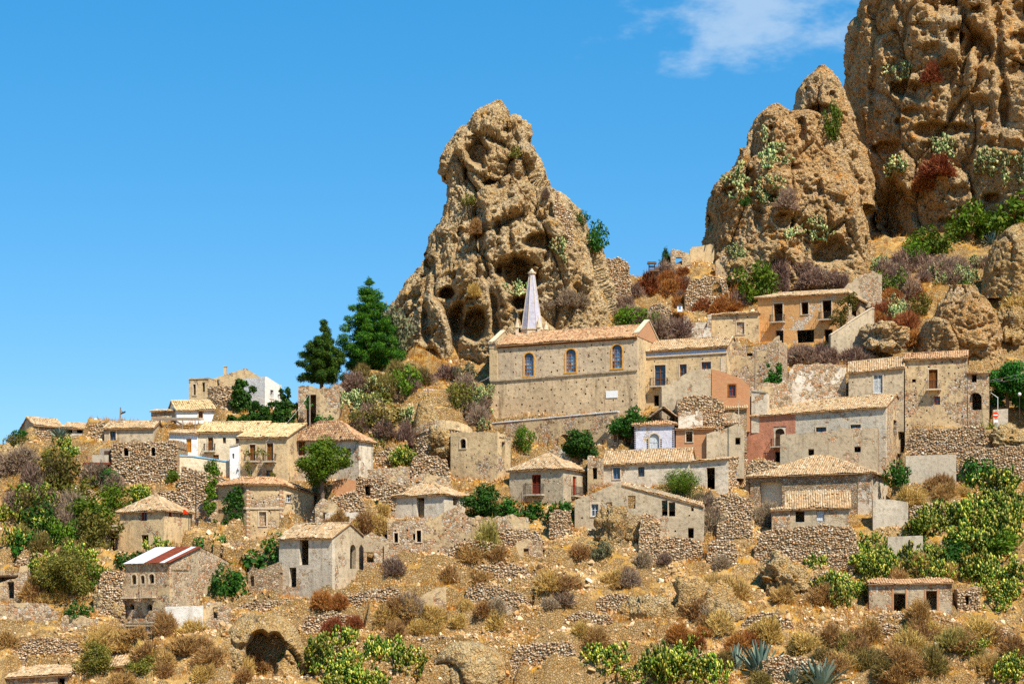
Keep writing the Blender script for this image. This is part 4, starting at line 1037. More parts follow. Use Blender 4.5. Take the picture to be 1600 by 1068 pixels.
# hip-roofed ruin
o, A, B, C, D, bk = house('large hip-roofed house with collapsed left front and white corner', 1172, 1362, (792,806), (744,737), th=20, pc=1388, Y=221.4, mat='stone', smat='pale', kind='hip', rise=2.3, inset=6.0, over=.4, miss=.03, stones=False, sbase=780,
    ops=[('o',1187,752,1222,790)], sops=[('o',1364,744,1369,768)])
fr = Frame(A, B); wall(o, Vector(on for on in (A+V2(fr.u)*(fr.L-1.5)-V2(fr.n)*.06)), B-V2(fr.n)*.06, [(0,zpix(739,B)),(1.5,zpix(738,B))], zpix(806,B)-1, zpix(806,B)-1, M['white_ruin'], thick=.057, name='white_corner')
a = on_wall(1190,775,A,B)[0]; e = on_wall(1219,775,A,B)[0]; mb = MB(); fr.box(mb, a-.3, e+.3, zpix(792,A), zpix(748,A), .75, .85); mb.build('inner_white_wall', M['cream'], o)
o, A, B, C, D, bk = house('low cottage with sagging tile roof tucked before the hip-roofed house', 1228, 1328, (816,815), (794,791), th=8, depth=3.2, Y=217.6, mat='grey', kind='shed', rise=1.9, ops=[('o',1243,798,1257,815),('d',1276,798,1288,814,'wood_pale')], miss=.04, name='cottage')
house('tiny tiled lean-to at the corner of the sagging cottage', 1206, 1234, (812,812), (797,796), th=5, depth=1.6, Y=217.4, mat='grey2', kind='shed', rise=.3, name='lean_to', cat='shed')
wall_thing('pale concrete wall right of the white-cornered house', [(1364,779),(1392,780),(1419,784)], (816,812), 'concrete', .4, Y=218.6, rag=0, stones=False, name='concrete_wall')
wall_thing('big board-marked concrete wall below the arch house', [(1415,712),(1494,709)], (762,760), 'concrete', .5, Y=225.4, rag=0, stones=False, name='concrete_wall')
wall_thing('low concrete slab wall half hidden among the cactus', [(1387,838),(1442,836)], (862,860), 'concrete', .4, Y=213.6, rag=0, stones=False, name='concrete_wall')

# ---- arch house at the right edge
house('plain two-storey house with pale blue shutters left of the arch house', 1326, 1412, (640,640), (582,573), th=12, depth=7., Y=237.2, mat='grey', kind='gable', rise=1.5, ops=[('st',1365,584,1379,614,'wood_pale')], putlog=2.2)
o, A, B, C, D, bk = house('tall tan house with brown balcony door beside the arched loggia', 1414, 1511, (668,668), (562,557), th=13, depth=7., Y=236.4, mat='tan2', kind='gable', rise=1.0, putlog=1.0, tiles='tiles_red', ops=[('st',1451,577,1465,608,'wood'),('w',1460,619,1469,632,'wood_red'),('o',1405+20,592,1431,597)], balc=[(1448,1471,608,595,.85,'iron','trim')])
house('narrow tan loggia with one big dark arch and small window', 1512, 1545, (668,666), (583,583), th=14, depth=5., Y=235.9, mat='tan2', kind='shed', rise=.4, ops=[('oA',1515,613,1534,640),('o',1518,584.8,1526,597)], name='loggia', tiles='tiles_red')
wall_thing('stone retaining wall below the tall tan house', [(1416,668),(1470,670),(1548,664)], (716,712), 'stone', .7, Y=232.3, dY=-1., rag=.05, deep=2.)
wall_thing('dry-stone terrace wall beneath the cactus at the right edge', [(1500,697),(1550,698),(1660,692)], (748,752), 'stone', .7, Y=227.2, dY=-1., rag=.1)
wall_thing('broken whitewashed wall above the long pink house', [(1233,580),(1240,570),(1290,567),(1322,569)], (628,625), 'white_ruin', .6, Y=239.5, rag=.12, stones=False, name='ruined_wall', putlog=1.6)
wall_thing('small block wall behind the traffic sign', [(1552,640),(1575,638)], (660,660), 'concrete', .4, Y=237.0, rag=0, stones=False, name='block_wall')

# ---- middle: long low houses below the church
o, A, B, C, D, bk = house('long low grey house with straw roof below the lilac house', 941, 1077, (762,762), (725,719), th=12, depth=6., Y=225.6, mat='pale', kind='gable', rise=1.5, ops=[('wt',958,730,969,748,'wood_blue'),('w',997,729,1007,744,'wood_dark')])
house('grey block with tall dark doorway and stone right side', 1077, 1137, (764,764), (722,716), th=16, pc=1172, Y=224.8, mat='pale', smat='stone', kind='shed', rise=1.3, ops=[('o',1104,730,1117,764)], sops=[('s',1150,727,1157,752,'wood_blue')], sbase=758, sstones=True)
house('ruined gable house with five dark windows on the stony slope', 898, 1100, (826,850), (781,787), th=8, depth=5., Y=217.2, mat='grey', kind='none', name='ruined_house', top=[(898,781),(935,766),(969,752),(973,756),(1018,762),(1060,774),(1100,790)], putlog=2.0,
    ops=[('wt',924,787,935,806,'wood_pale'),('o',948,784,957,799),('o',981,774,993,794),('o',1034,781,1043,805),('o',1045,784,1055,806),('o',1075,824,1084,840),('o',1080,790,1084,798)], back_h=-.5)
# its remaining strip of tiles
def strip_roof():
    Y = 217.6; o = begin('roof_remnant', 'narrow strip of tiles left along the edge of the five-window ruin', 'roof', P(1030,770,Y), P(1030,775,Y).z)
    a, b = P(972, 757, 218.3), P(1100, 791, 217.05); n = Vector((0,1.5,.5)); roof(o, [(a, b, b+n, a+n)], [], 'tiles', 8, miss=.05)
strip_roof()
house('square hip-roofed house with red door and iron balcony', 796, 880, (790,788), (735,730), th=26, pc=918, Y=223.2, mat='grey', kind='hip', rise=1.8, inset=3.0, putlog=1.4, sputlog=1.8, sbase=772,
    ops=[('s',831,741,845,771,'wood_red')], sops=[('d',895,744,901,774,'wood_red')], balc=[(822,851,772,756,.8)], sbalc=[(892,906,774,760,.5)])
house('crumbling white plaster vault behind the red-door house', 842, 911, (745,745), (716,716), th=10, depth=3., Y=232.0, mat='white_ruin', kind='none', name='ruined_house', rag=.1, top=[(842,722),(852,704),(872,697),(890,703),(911,718)])
house('grey hip-roofed house with black doorway in the centre of the village', 609, 694, (812,812), (775,771), th=24, pc=729, Y=219.6, mat='pale', kind='hip', rise=1.35, inset=2.6, putlog=1.6, sbase=808, ops=[('o',651,777,663,808)], sops=[('o',708,778,716,789)])
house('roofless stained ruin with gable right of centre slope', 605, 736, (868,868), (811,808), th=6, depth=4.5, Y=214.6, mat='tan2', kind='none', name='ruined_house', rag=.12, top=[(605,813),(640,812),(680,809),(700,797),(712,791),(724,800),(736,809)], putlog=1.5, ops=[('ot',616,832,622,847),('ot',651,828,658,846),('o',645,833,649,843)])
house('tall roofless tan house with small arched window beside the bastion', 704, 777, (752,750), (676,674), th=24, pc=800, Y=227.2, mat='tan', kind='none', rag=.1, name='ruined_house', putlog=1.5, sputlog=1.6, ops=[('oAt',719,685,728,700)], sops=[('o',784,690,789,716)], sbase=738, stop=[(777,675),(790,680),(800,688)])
wall_thing('plain plastered yard wall left of the tall roofless house', [(574,733),(600,731),(640,728)], (765,762), 'tan2', .5, Y=226.6, rag=.08, stones=False, name='plaster_wall', ops=[('o',576,745,584,760)], putlog=1.7)
# curved bastion
def bastion():
    Y = 233.0; c = P(688, 700, Y); R = 48/F*Y; n = 18; zt = [P(0, 658+ (12*abs(i-n*.55)/n)**1.6, Y).z for i in range(n+1)]; zb = P(0, 740, Y).z
    o = begin('stone_bastion', 'curved stone bastion with smooth pale rim above the roofless house', 'bastion', c, zb)
    pad([(c.x-R,Y-R*.7-2),(c.x+R,Y-R*.7-2),(c.x+R,Y+2),(c.x-R,Y+2)], zb+.2)
    for i in range(n):
        t0, t1 = math.pi*(1+i/n), math.pi*(1+(i+1)/n)
        p0 = Vector((c.x+R*math.cos(t0), Y+R*.75*math.sin(t0)+2)); p1 = Vector((c.x+R*math.cos(t1), Y+R*.75*math.sin(t1)+2))
        wall(o, p0, p1, [(0,zt[i]),((p1-p0).length,zt[i+1])], zb-2, zb-2, M['stone'], thick=.5, name='wall', stones=True)
        fr = Frame(p0, p1); mb = MB(); q = [fr.at(0,zt[i]-.9,-.16), fr.at(fr.L,zt[i+1]-.9,-.16), fr.at(fr.L,zt[i+1]+.08,-.16), fr.at(0,zt[i]+.08,-.16)]; q2 = [x+fr.n*.7 for x in q]
        mb.poly(q); mb.poly([q[3],q[2],q2[2],q2[3]]); mb.poly([q[0],q2[0],q2[1],q[1]]); mb.build('rim', M['tan'], o)
    mb = MB(); mb.poly([(c.x+R*.97*math.cos(math.pi*(1+i/n)), Y+R*.73*math.sin(math.pi*(1+i/n))+2, min(zt)-.3) for i in range(n+1)]); mb.build('terrace_floor', M['ground'], o)
    OCC.append((640, 656, 736, 740, Y-3))
bastion()

# ---- left of centre
o, A, B, C, D, bk = house('tan house with two brown doors and a vine over its balconies', 373, 449, (748,748), (683,682), th=14, depth=6., Y=228.0, mat='tan', kind='shed', rise=2.0, tiles='tiles_new',
    ops=[('st',390,694,399,719,'wood'),('st',417,692,427,719,'wood'),('w',386,734,394,747,'wood_pale'),('w',416,734,426,744,'wood')], balc=[(384,404,720,709,.7),(413,432,720,709,.7)])
house('small pale side annex left of the vine-covered house', 359, 373, (735,735), (696,693), th=0, depth=4., Y=227.9, mat='white', kind='flat', name='annex', cat='building', ops=[('o',363,708,366,716)])
house('grey hip-roofed house half hidden behind the round tree', 450, 561, (752,752), (685,684), th=30, pc=583, Y=227.0, mat='pale', kind='hip', rise=1.9, inset=3.4, sbase=748, ops=[('s',466,688,477,711,'wood'),('s',540,700,548,714,'wood')], tiles='tiles_red')
o, A, B, C, D, bk = house('cream house with yellow tile roof and small balcony', 310, 412, (730,728), (675,674), th=6, depth=6.5, Y=231.4, mat='cream', kind='gable', rise=1.3, tiles='tiles_new', ops=[('st',325,683,333,705,'wood'),('w',348,683,353,692,'wood_dark'),('w',368,683,374,694,'wood_dark'),('s',333,710,342,719,'wood')], balc=[(320,337,704,693,.7)])
house('white house with orange doors next to the blue-edged terrace', 264, 309, (722,720), (676,678), th=4, depth=4.5, Y=232.0, mat='white', kind='shed', rise=.7, ops=[('d',276,688,280,706,'wood_orange'),('d',291,685,299,706,'wood_orange')])
wall_thing('tan terrace wall edged with a light blue band', [(275,712),(300,713),(330,717),(360,722)], (735,740), 'cream', .4, Y=228.6, rag=0, stones=False, name='terrace_wall', cap='blue')
house('white gabled house with orange roof and square brown window', 276, 336, (664,663), (640,639), th=-20, pc=262, Y=239.0, mat='white', kind='gable', rise=1.2, tiles='tiles_new', ops=[('wt',310,642,317,653,'wood')])
house('stone shed with orange tile roof joined to the white gabled house', 236, 276, (660,660), (643,641), th=0, depth=4., Y=240.0, mat='tan2', kind='shed', rise=.5, tiles='tiles_new', name='shed', cat='shed')
def pergola():
    Y = 236.5; c = P(272, 668, Y); o = begin('pergola', 'flat timber pergola in front of the white gabled house', 'pergola', c, c.z)
    for (x, y) in ((240,0),(262,0),(285,0),(305,0),(240,2.4),(305,2.4)): q = P(x, 653, Y+y*0); mb = MB(); mb.tube((q.x,Y+y,q.z-3), (q.x,Y+y,q.z-.05), .06, .05, 6); mb.build('post', M['pole'], o)
    for i in range(9): y = i*.3; a, b = P(236,653,Y), P(309,653,Y); mb = MB(); mb.box(((a.x+b.x)/2, Y+y, a.z+.03), ((b.x-a.x)/2,0,0), (0,.04,0), (0,0,.05)); mb.build('beam', M['wood_grey'], o)
pergola()
# hilltop group
house('grey flat-roofed corner house on the crest with a narrow window', 295, 326, (625,626), (591,590), th=10, depth=5., Y=246.5, mat='tan', kind='flat', ops=[('ot',302,600,306,617,'wood'),('o',316,597,320,612)])
house('grey gabled house with chimney on the left crest', 326, 407, (640,640), (592,590), th=4, depth=7., Y=249.0, mat='tan', kind='none', top=[(326,594),(351,585),(384,575),(407,589)], ops=[('o',339,593,343,605)])
o = THINGS[-1]; mb = MB(); q = P(352, 581, 250.); mb.box(q, (.16,0,0), (0,.2,0), (0,0,.6)); mb.box(q+Vector((0,0,.66)), (.22,0,0), (0,.26,0), (0,0,.05)); mb.build('chimney', M['tan2'], o)
house('white block house with slanting roofline on the crest', 376, 414, (640,640), (592,588), th=30, pc=440, Y=243.6, mat='white', kind='none', ops=[], sops=[('ot',422,609,427,622,'wood','white'),('o',434,616,436,624)], stop=[(414,588),(440,603)], sbase=640, back_h=-.7, putlog=0)
def tower():
    Y = 243.0; c = P(349, 650, Y); R = 25/F*Y; n = 12; zb = c.z-1; o = begin('stone_tower', 'squat rounded stone tower below the crest houses', 'tower', c, zb)
    for i in range(n):
        t0, t1 = math.pi*(1+i/n), math.pi*(1+(i+1)/n); p0 = Vector((c.x+R*math.cos(t0), Y+R*.8*math.sin(t0)+1)); p1 = Vector((c.x+R*math.cos(t1), Y+R*.8*math.sin(t1)+1)); z0 = P(0, 603, Y).z
        wall(o, p0, p1, ragged([(0,z0),((p1-p0).length,z0)], .12, .5, i), zb-2, zb-2, M['stone'], thick=.6, stones=True)
    mb = MB(); mb.poly([(c.x+R*.9*math.cos(math.pi*(1+i/n)), Y+R*.72*math.sin(math.pi*(1+i/n))+1, z0-.4) for i in range(n+1)]); mb.build('top', M['ground'], o); OCC.append((324,600,374,650,Y-2))
tower()
o, A, B, C, D, bk = house('tall broken stone ruin with empty doorway beside the telegraph pole', 466, 529, (668,668), (603,603), th=6, depth=4., Y=238.0, mat='tan2', kind='none', rag=.18, name='ruined_house', ops=[('o',478,616,494,668)], putlog=1.6, top=[(466,604),(490,603),(500,606),(529,602)])
# faceted house with ivy
def faceted():
    Y = 220.6; cs = [(341,2.6,836,758),(385,.2,846,756),(443,0,846,757),(491,4.2,832,773)]
    pts = [Vector(((x-CX)/F*(Y+d), Y+d)) for x, d, _, _ in cs]
    o = begin('faceted_house', 'three-sided corner house with ivy, string course and rounded tile roof', 'house', (pts[1]+pts[2])/2, zpix(846, pts[1]))
    opsl = [[], [('rt',405,799,416,821,'grey2'),('o',446+999,0,0,0)][:1], [('wt',447,772,455,784,'wood_pale'),('s',443.9,805,451,820,'wood_blue')]]
    for i in range(3):
        p, q = pts[i], pts[i+1]; fr = Frame(p, q); zb = zpix(cs[i][2], p), zpix(cs[i+1][2], q); e = zpix(cs[i][3], p), zpix(cs[i+1][3], q)
        n = V2(fr.n); pad([(v.x, v.y) for v in (p-n*3.5, q-n*3.5, q+n*.5, p+n*.5)], lambda X, Y_: min(zb)+.05+0*X)
        wall(o, p, q, [(0,e[0]),(fr.L,e[1])], zb[0]-2.5, zb[1]-2.5, M['tan'], opsl[i], putlog=(.95 if i == 1 else 0), seed=i, ps=.07)
        if i < 2:
            z0 = zpix(795, p), zpix(795, q); mb = MB(); a = [fr.at(-.04,z0[0],-.1), fr.at(fr.L+.04,z0[1],-.1), fr.at(fr.L+.04,z0[1]+.2,-.1), fr.at(-.04,z0[0]+.2,-.1)]; b = [x+fr.n*.098 for x in a]
            mb.poly(a); [mb.poly([a[k],b[k],b[(k+1)%4],a[(k+1)%4]]) for k in range(4)]; mb.build('string_course', M['trim'], o)
        if i == 1:
            for s in (.02, fr.L-.42):
                zz = zb[0]-.2; k = 0
                while zz < e[0]-.3: mb = MB(); fr.box(mb, s-(.0 if k % 2 else .0), s+(.4 if k % 2 else .26), zz, zz+.2, -.05, -.002); mb.build('quoin', M['brick' if k % 2 else 'trim'], o); zz += .235; k += 1
    bks = [pts[3]+Vector((-1.2,5.)), pts[0]+Vector((1.2,6.))]; zlo = zpix(846, pts[1])-2.5
    wall(o, pts[3], bks[0], [(0,zpix(773,pts[3])),((bks[0]-pts[3]).length,zpix(773,pts[3]))], zlo, zlo, M['tan']); wall(o, bks[1], pts[0], [(0,zpix(758,pts[0])),((bks[1]-pts[0]).length,zpix(758,pts[0]))], zlo, zlo, M['tan'])
    pad([(v.x, v.y) for v in pts+bks], zpix(846, pts[1]))
    mid = (pts[1]+pts[2])/2; ov = []
    for p, (x, d, b, e) in zip(pts, cs): q = p + (p-(mid+Vector((0,3.5)))).normalized()*.4; ov.append(Vector((q.x, q.y, zpix(e, p)+.02)))
    r0, r1 = P(378, 746, Y+3.6), P(437, 748, Y+4.2); bb = [Vector((bks[0].x, bks[0].y, ov[3].z)), Vector((bks[1].x, bks[1].y, ov[0].z))]
    roof(o, [(ov[0],ov[1],r0,r0), (ov[1],ov[2],r1,r0), (ov[2],ov[3],r1,r1), (ov[3],bb[0],r1,r1), (bb[0],bb[1],r0,r1), (bb[1],ov[0],r0,r0)], [(r0,r1),(ov[1],r0),(ov[2],r1)], 'tiles_red', 6)
    OCC.append((341,746,491,846,Y))
faceted()
house('stone side lean-to left of the ivy-covered corner house', 300, 340, (836,836), (790,780), th=0, depth=3., Y=222.4, mat='tan2', kind='none', rag=.1, name='ruined_house', ops=[('o',310,808,316,820)])
house('grey house with pyramid roof and red pennant on the left slope', 187, 256, (872,862), (799,796), th=22, pc=299, Y=216.2, mat='tan', kind='hip', rise=1.7, inset=2.5, sbase=850, ops=[('w',221,800,230,813,'wood_red'),('o',221,835,232,857)], sops=[('w',264,797,269,807,'wood_red'),('o',281,797,286,806)])
q = P(291, 800, 216.); mb = MB(); 
for i in range(6): a = q + Vector((.09*i-.2, -.6, .06*math.sin(i))); mb.box(a, (.045,0,0), (0,.012,0), (0,0,.26-.03*i))
mb.build('pennant', M['sign_red'], None, label='small red pennant hanging at the corner of the pyramid-roofed house', cat='pennant')
house('dark open shed against the pyramid-roofed house', 164, 185, (864,862), (822,820), th=0, depth=3., Y=217.0, mat='stone', kind='flat', name='shed', cat='shed', ops=[('o',167,828,184,864)])
house('small brick cottage with one-slope roof among the left bushes', 88, 116, (820,819), (797,795), th=8, depth=3.4, Y=221.2, mat='tan2', kind='shed', rise=1.2, name='cottage')
# old stone house and the leftmost row
house('rough stone house with two arched windows on the left ridge', 174, 277, (760,756), (692,688), th=6, depth=5., Y=227.6, mat='stone', kind='none', rag=.12, stones=True, name='ruined_house', ops=[('oAt',193,699,201,712),('oAt',236,698,243,712)], putlog=1.5)
wall_thing('reddish rubble wall between the stone house and the round tree', [(277,728),(305,733),(340,742),(358,748)], (795,800), 'stone', .6, Y=224.6, rag=.15)
house('long low house with dark window on the left ridge', 163, 240, (696,695), (669,668), th=4, depth=5., pc=None, Y=234.6, mat='grey', kind='gable', rise=.85, ops=[('wt',172,673,181,688,'wood_dark')], tiles='tiles')
o, A, B, C, D, bk = house('low stone cottage with grey left gable at the far left', 54, 98, (690,692), (664,667), th=-24, pc=31, Y=236.2, mat='stone', smat='grey', kind='gable', rise=1.2, stones=True)
house('flat-topped concrete box between the leftmost cottages', 98, 137, (690,690), (668,670), th=-4, depth=4., Y=237.2, mat='concrete', kind='shed', rise=.9, ops=[('o',104,671,113,677),('o',120,671,129,676)], name='shed', cat='shed')
wall_thing('tumbledown stone wall between the flat concrete box and the long low house', [(138,662),(150,664),(158,656),(166,657)], (692,692), 'stone', .6, Y=236.0, rag=.2, name='ruined_wall')
def terrace():
    Y = 228.0; a, b = P(130, 724, Y), P(172, 724, Y); o = begin('concrete_terrace', 'small concrete terrace on a slab with potted plant by the stone house', 'terrace', (a+b)/2, a.z-.3)
    mb = MB(); mb.box(((a.x+b.x)/2, Y+1.2, a.z), ((b.x-a.x)/2,0,0), (0,1.4,0), (0,0,.12)); mb.build('slab', M['metal_rust'], o)
    mb = MB(); mb.box(((a.x+b.x)/2+.4, Y+.1, a.z+.55), ((b.x-a.x)/2-.6,0,0), (0,.08,0), (0,0,.42)); mb.build('parapet', M['concrete'], o)
    mb = MB(); q = P(165, 715, Y+1.5); mb.box(q, (.6,0,0), (0,.5,0), (0,0,1.0)); mb.build('closet', M['wood_grey'], o); mb = MB(); mb.box(q+Vector((.25,-.53,-.1)), (.28,0,0), (0,.02,0), (0,0,.85)); mb.build('door', M['wood_dark'], o)
    mb = MB(); q = P(138, 718, Y+.3); mb.tube(q, q+Vector((0,0,.45)), .2, .28, 8); mb.build('pot', M['brick'], o)
terrace()

# ---- bottom left
o, A, B, C, D, bk = house('three-storey balconied ruin with striped metal roof', 195, 265, (1004,1000), (882,878), th=26, pc=360, Y=204.4, mat='tan2', smat='grey2', kind='none', seed=9, putlog=1.3, sputlog=1.6, sbase=945,
    stop=[(265,878),(290,866),(312,855),(336,866),(360,880)], ops=[('oAt',206,897,213,913),('oAt',220,898,226,911),('oAt',233,896,241,911),('oA',201,943,210,952),('oA',230,943,238,953),('oA',228,989,236,999)], balc=[(196,216,932,912,.7,'trim','trim'),(224,244,931,911,.7,'trim','trim')])
fr = Frame(A, B); mb = MB(); z = zpix(978, B); fr.box(mb, -.1, fr.L+.1, z, z+.18, -.15, -.003); fr.box(mb, -.06, fr.L+.06, z+.3, z+.38, -.09, -.003); mb.build('string_course', M['grey'], o)
u, e = V2(fr.u), V2(bk); Ld = (C-B).length; zl, zr_ = zpix(880, A)+.1, zpix(878, B)+.1; ap = on_wall(312, 855, B, C)
N_ = 9
for i in range(N_):
    f0, f1 = i/N_, (i+1)/N_-.004
    mb = MB(); pA, pB = A-e*.3, A+e*ap[0]; W_ = fr.L+.25
    g = [Vector((*(A-e*.3+u*W_*f), zl-.1+(zr_-zl)*f)) for f in (f0, f1)]; h = [Vector((*(A+e*ap[0]+u*W_*f), ap[1]+.12)) for f in (f0, f1)]
    mb.poly([g[0],g[1],h[1],h[0]]); lo = [x-Vector((0,0,.04)) for x in (g[0],g[1],h[1],h[0])]; mb.poly(lo[::-1]); [mb.poly([x, y, y2, x2]) for (x,y,y2,x2) in ((g[0],lo[0],lo[1],g[1]),(g[1],lo[1],lo[2],h[1]),(h[0],lo[3],lo[0],g[0]))]
    mb.build('roof_sheet', M['metal_rust' if i in (4,5,6,8) else 'metal_white'], o)
mb = MB(); p1, p2 = A+e*(ap[0]+.02), B+e*(ap[0]+.02); p3, p4 = C+e*.2, D+e*.2; mb.poly([Vector((*p1,ap[1]+.1)),Vector((*p2,ap[1]+.1)),Vector((*p3,zpix(880,C)+.1)),Vector((*p4,zpix(880,C)+.1))]); mb.build('rear_roof', M['metal_rust'], o)
house('stone shell house with gable and tall slot window near the big cave', 436, 519, (936,934), (841,839), th=27, pc=573, Y=208.6, mat='pale', smat='grey', kind='gable', rise=1.5, sbase=912, miss=.05, ops=[('o',468,843,482,882),('o',452,886,463,916)], sops=[('oA',547,850,556,888)], seed=3)
o = THINGS[-1]
house('low ruined annex on the left of the slot-window house', 387, 436, (932,932), (886,884), th=6, depth=3., Y=209.6, mat='stone', kind='none', rag=.12, name='annex', cat='building', top=[(387,893),(410,888),(436,877)], ops=[('o',391,899,397,915)])
wall_thing('bright white plaster wall fragment with brush leaning on it', [(258,947),(317,945)], (992,990), 'white_dirty', .4, Y=203.0, rag=.08, stones=False, name='white_wall')
wall_thing('pale cracked wall stub right of the white fragment', [(318,950),(328,938),(345,944),(360,948)], (985,985), 'tan2', .5, Y=203.4, rag=.2, stones=False, name='ruined_wall', ops=[('o',333,948,340,965)])
wall_thing('stone side wall left of the balconied ruin', [(153,895),(172,893),(195,890)], (962,968), 'stone', .6, Y=206.2, rag=.12)
wall_thing('long dry-stone terrace wall under the slot-window house', [(362,940),(420,937),(500,940),(575,921),(640,915)], (968,972), 'stone', .7, Y=206.6, rag=.12, dY=-.6)
house('ruined corner with chimney stump and doorway at the left edge', -14, 42, (945,945), (890,888), th=4, depth=3., Y=207.4, mat='tan2', kind='none', rag=.15, name='ruined_house', top=[(-14,915),(8,906),(28,903),(30,886),(40,885),(42,893)], ops=[('o',12,908,22,934)])
wall_thing('cracked plaster terrace wall at the left edge', [(-14,943),(40,941),(70,942),(90,956)], (985,985), 'tan2', .6, Y=205.4, rag=.06, stones=False, name='terrace_wall')
house('buried hut with tile roof in the bottom left corner', 10, 110, (1078,1076), (1058,1052), th=10, depth=3.5, Y=196.2, mat='tan2', kind='shed', rise=.9, ops=[('o',90,1058,101,1074)], name='hut', cat='hut')
house('low tiled outhouse among olive bushes at the bottom left', 165, 222, (1052,1052), (1040,1038), th=6, depth=3., Y=199.0, mat='tan2', kind='shed', rise=1.2, name='outhouse', cat='shed')
# ---- bottom right ruin
o, A, B, C, D, bk = house('low ruined cottage with tile edge and brick doorways among cactus', 1358, 1488, (956,956), (912,910), th=6, depth=3.0, Y=205.4, mat='grey2', kind='shed', rise=.45, ops=[('o',1396,926,1415,954),('o',1447,922,1464,952)], name='ruined_cottage', tiles='tiles_red')
fr = Frame(A, B)
for (x0, x1, yt, yb) in ((1394,1396.5,915,956),(1415,1417.5,918,956),(1444.5,1447,920,954),(1464,1467,918,954)):
    s0, z0 = on_wall(x0, yb, A, B); s1, z1 = on_wall(x1, yt, A, B); mb = MB(); fr.box(mb, s0, s1, z0, z1, -.05, -.003); mb.build('door_jamb', M['brick'], o)
house('stone stub of a fallen room beside the low ruined cottage', 1496, 1532, (956,955), (922,915), th=4, depth=2.5, Y=206.0, mat='stone', kind='none', rag=.25, stones=True, name='ruined_room', cat='ruin', ops=[('o',1508,930,1514,944)])

# ---- loose walls on the slopes
wall_thing('lone plaster slab with dark doorway on the central slope', [(653,934),(670,924),(684,918),(697,915)], (994,990), 'tan', .5, Y=203.6, rag=.03, stones=False, name='ruined_wall', ops=[('oA',658,962,668,990)])
wall_thing('square stone pier stub beside the dark green figs', [(858,800),(872,796),(895,798)], (838,836), 'stone', 1.2, Y=217.8, rag=.15, name='stone_pier')
wall_thing('low white garden wall under the dark green figs', [(742,806),(770,808),(800,804),(826,808)], (832,832), 'tan2', .4, Y=218.4, rag=.14, stones=False, name='garden_wall')
wall_thing('tall broken wall edge rising from the rocky knoll', [(998,806),(1006,800),(1018,806),(1034,812)], (880,876), 'tan2', .6, Y=214.2, rag=.15, stones=True, name='ruined_wall')
wall_thing('long dry-stone wall below the sagging cottage', [(1178,830),(1230,826),(1290,818),(1345,822)], (872,886), 'stone', .7, Y=213.8, dY=-1.5, rag=.15)
wall_thing('broken dry-stone wall in the middle of the slope', [(722,918),(760,912),(800,922),(832,930)], (966,972), 'stone', .7, Y=206.0, rag=.25)
wall_thing('dry-stone wall beside the great bottom boulder', [(796,1010),(830,1003),(870,1002),(905,1004)], (1056,1054), 'stone', .7, Y=197.6, rag=.12)
wall_thing('stone wall patch under the five-window ruin', [(1015,842),(1050,838),(1100,846)], (880,878), 'stone', .6, Y=214.6, rag=.2)
wall_thing('rubble wall left of the central roofless ruin', [(485,790),(520,776),(556,770),(575,782)], (830,826), 'stone', .7, Y=219.4, rag=.3, name='ruined_wall')
wall_thing('small white and brick wall scrap on the rubble slope', [(508,802),(520,798),(560,800)], (822,822), 'white_ruin', .5, Y=218.8, rag=.15, stones=False, name='ruined_wall', ops=[('o',538,806,546,818)])
wall_thing('orange brick stump behind the rubble slope', [(519,752),(540,748),(556,750)], (776,776), 'brick', .5, Y=223.8, rag=.1, stones=False, name='brick_wall')
wall_thing('short terrace wall in the dry grass at the lower right', [(1345,978),(1380,974),(1420,980)], (998,1000), 'stone', .6, Y=201.6, rag=.15)
wall_thing('lowest dry-stone wall at the bottom right', [(1180,1030),(1230,1022),(1285,1030)], (1066,1066), 'stone', .7, Y=195.8, rag=.15)
wall_thing('terrace wall right of the low ruined cottage', [(1510,982),(1550,976),(1590,984)], (1000,1002), 'stone', .6, Y=201.4, rag=.15)
wall_thing('terrace wall on the slope behind the concrete wall', [(1420,790),(1460,786),(1500,790)], (806,808), 'stone', .6, Y=219.4, rag=.12)
wall_thing('old fortress wall of pale stone on the rock spire shoulder', [(932,404),(950,402),(972,404),(986,410)], (480,474), 'stone', .9, rag=.25, deep=5.)
wall_thing('ruined wall rising up the right flank of the spire', [(866,300),(872,302),(876,318),(895,330)], (372,382), 'stone', .7, Y=257.0, rag=.25, name='ruined_wall')
wall_thing('crumbling tan wall on the saddle beside the little green pine', [(1048,392),(1052,389),(1076,395),(1080,400)], (424,424), 'tan2', .6, Y=277.0, rag=.1, stones=False, name='ruined_wall', ops=[('o',1056,402,1066,414)])
wall_thing('pale upper wall on the saddle against the rock ridge', [(1078,390),(1082,386),(1100,383),(1116,381)], (412,408), 'tan', .6, Y=277.6, rag=.08, stones=False, name='ruined_wall')
wall_thing('stone vaulted cellar wall under the saddle', [(1070,440),(1100,432),(1140,436)], (474,472), 'stone', .9, Y=266.0, rag=.25, ops=[('oA',1112,442,1128,462)])

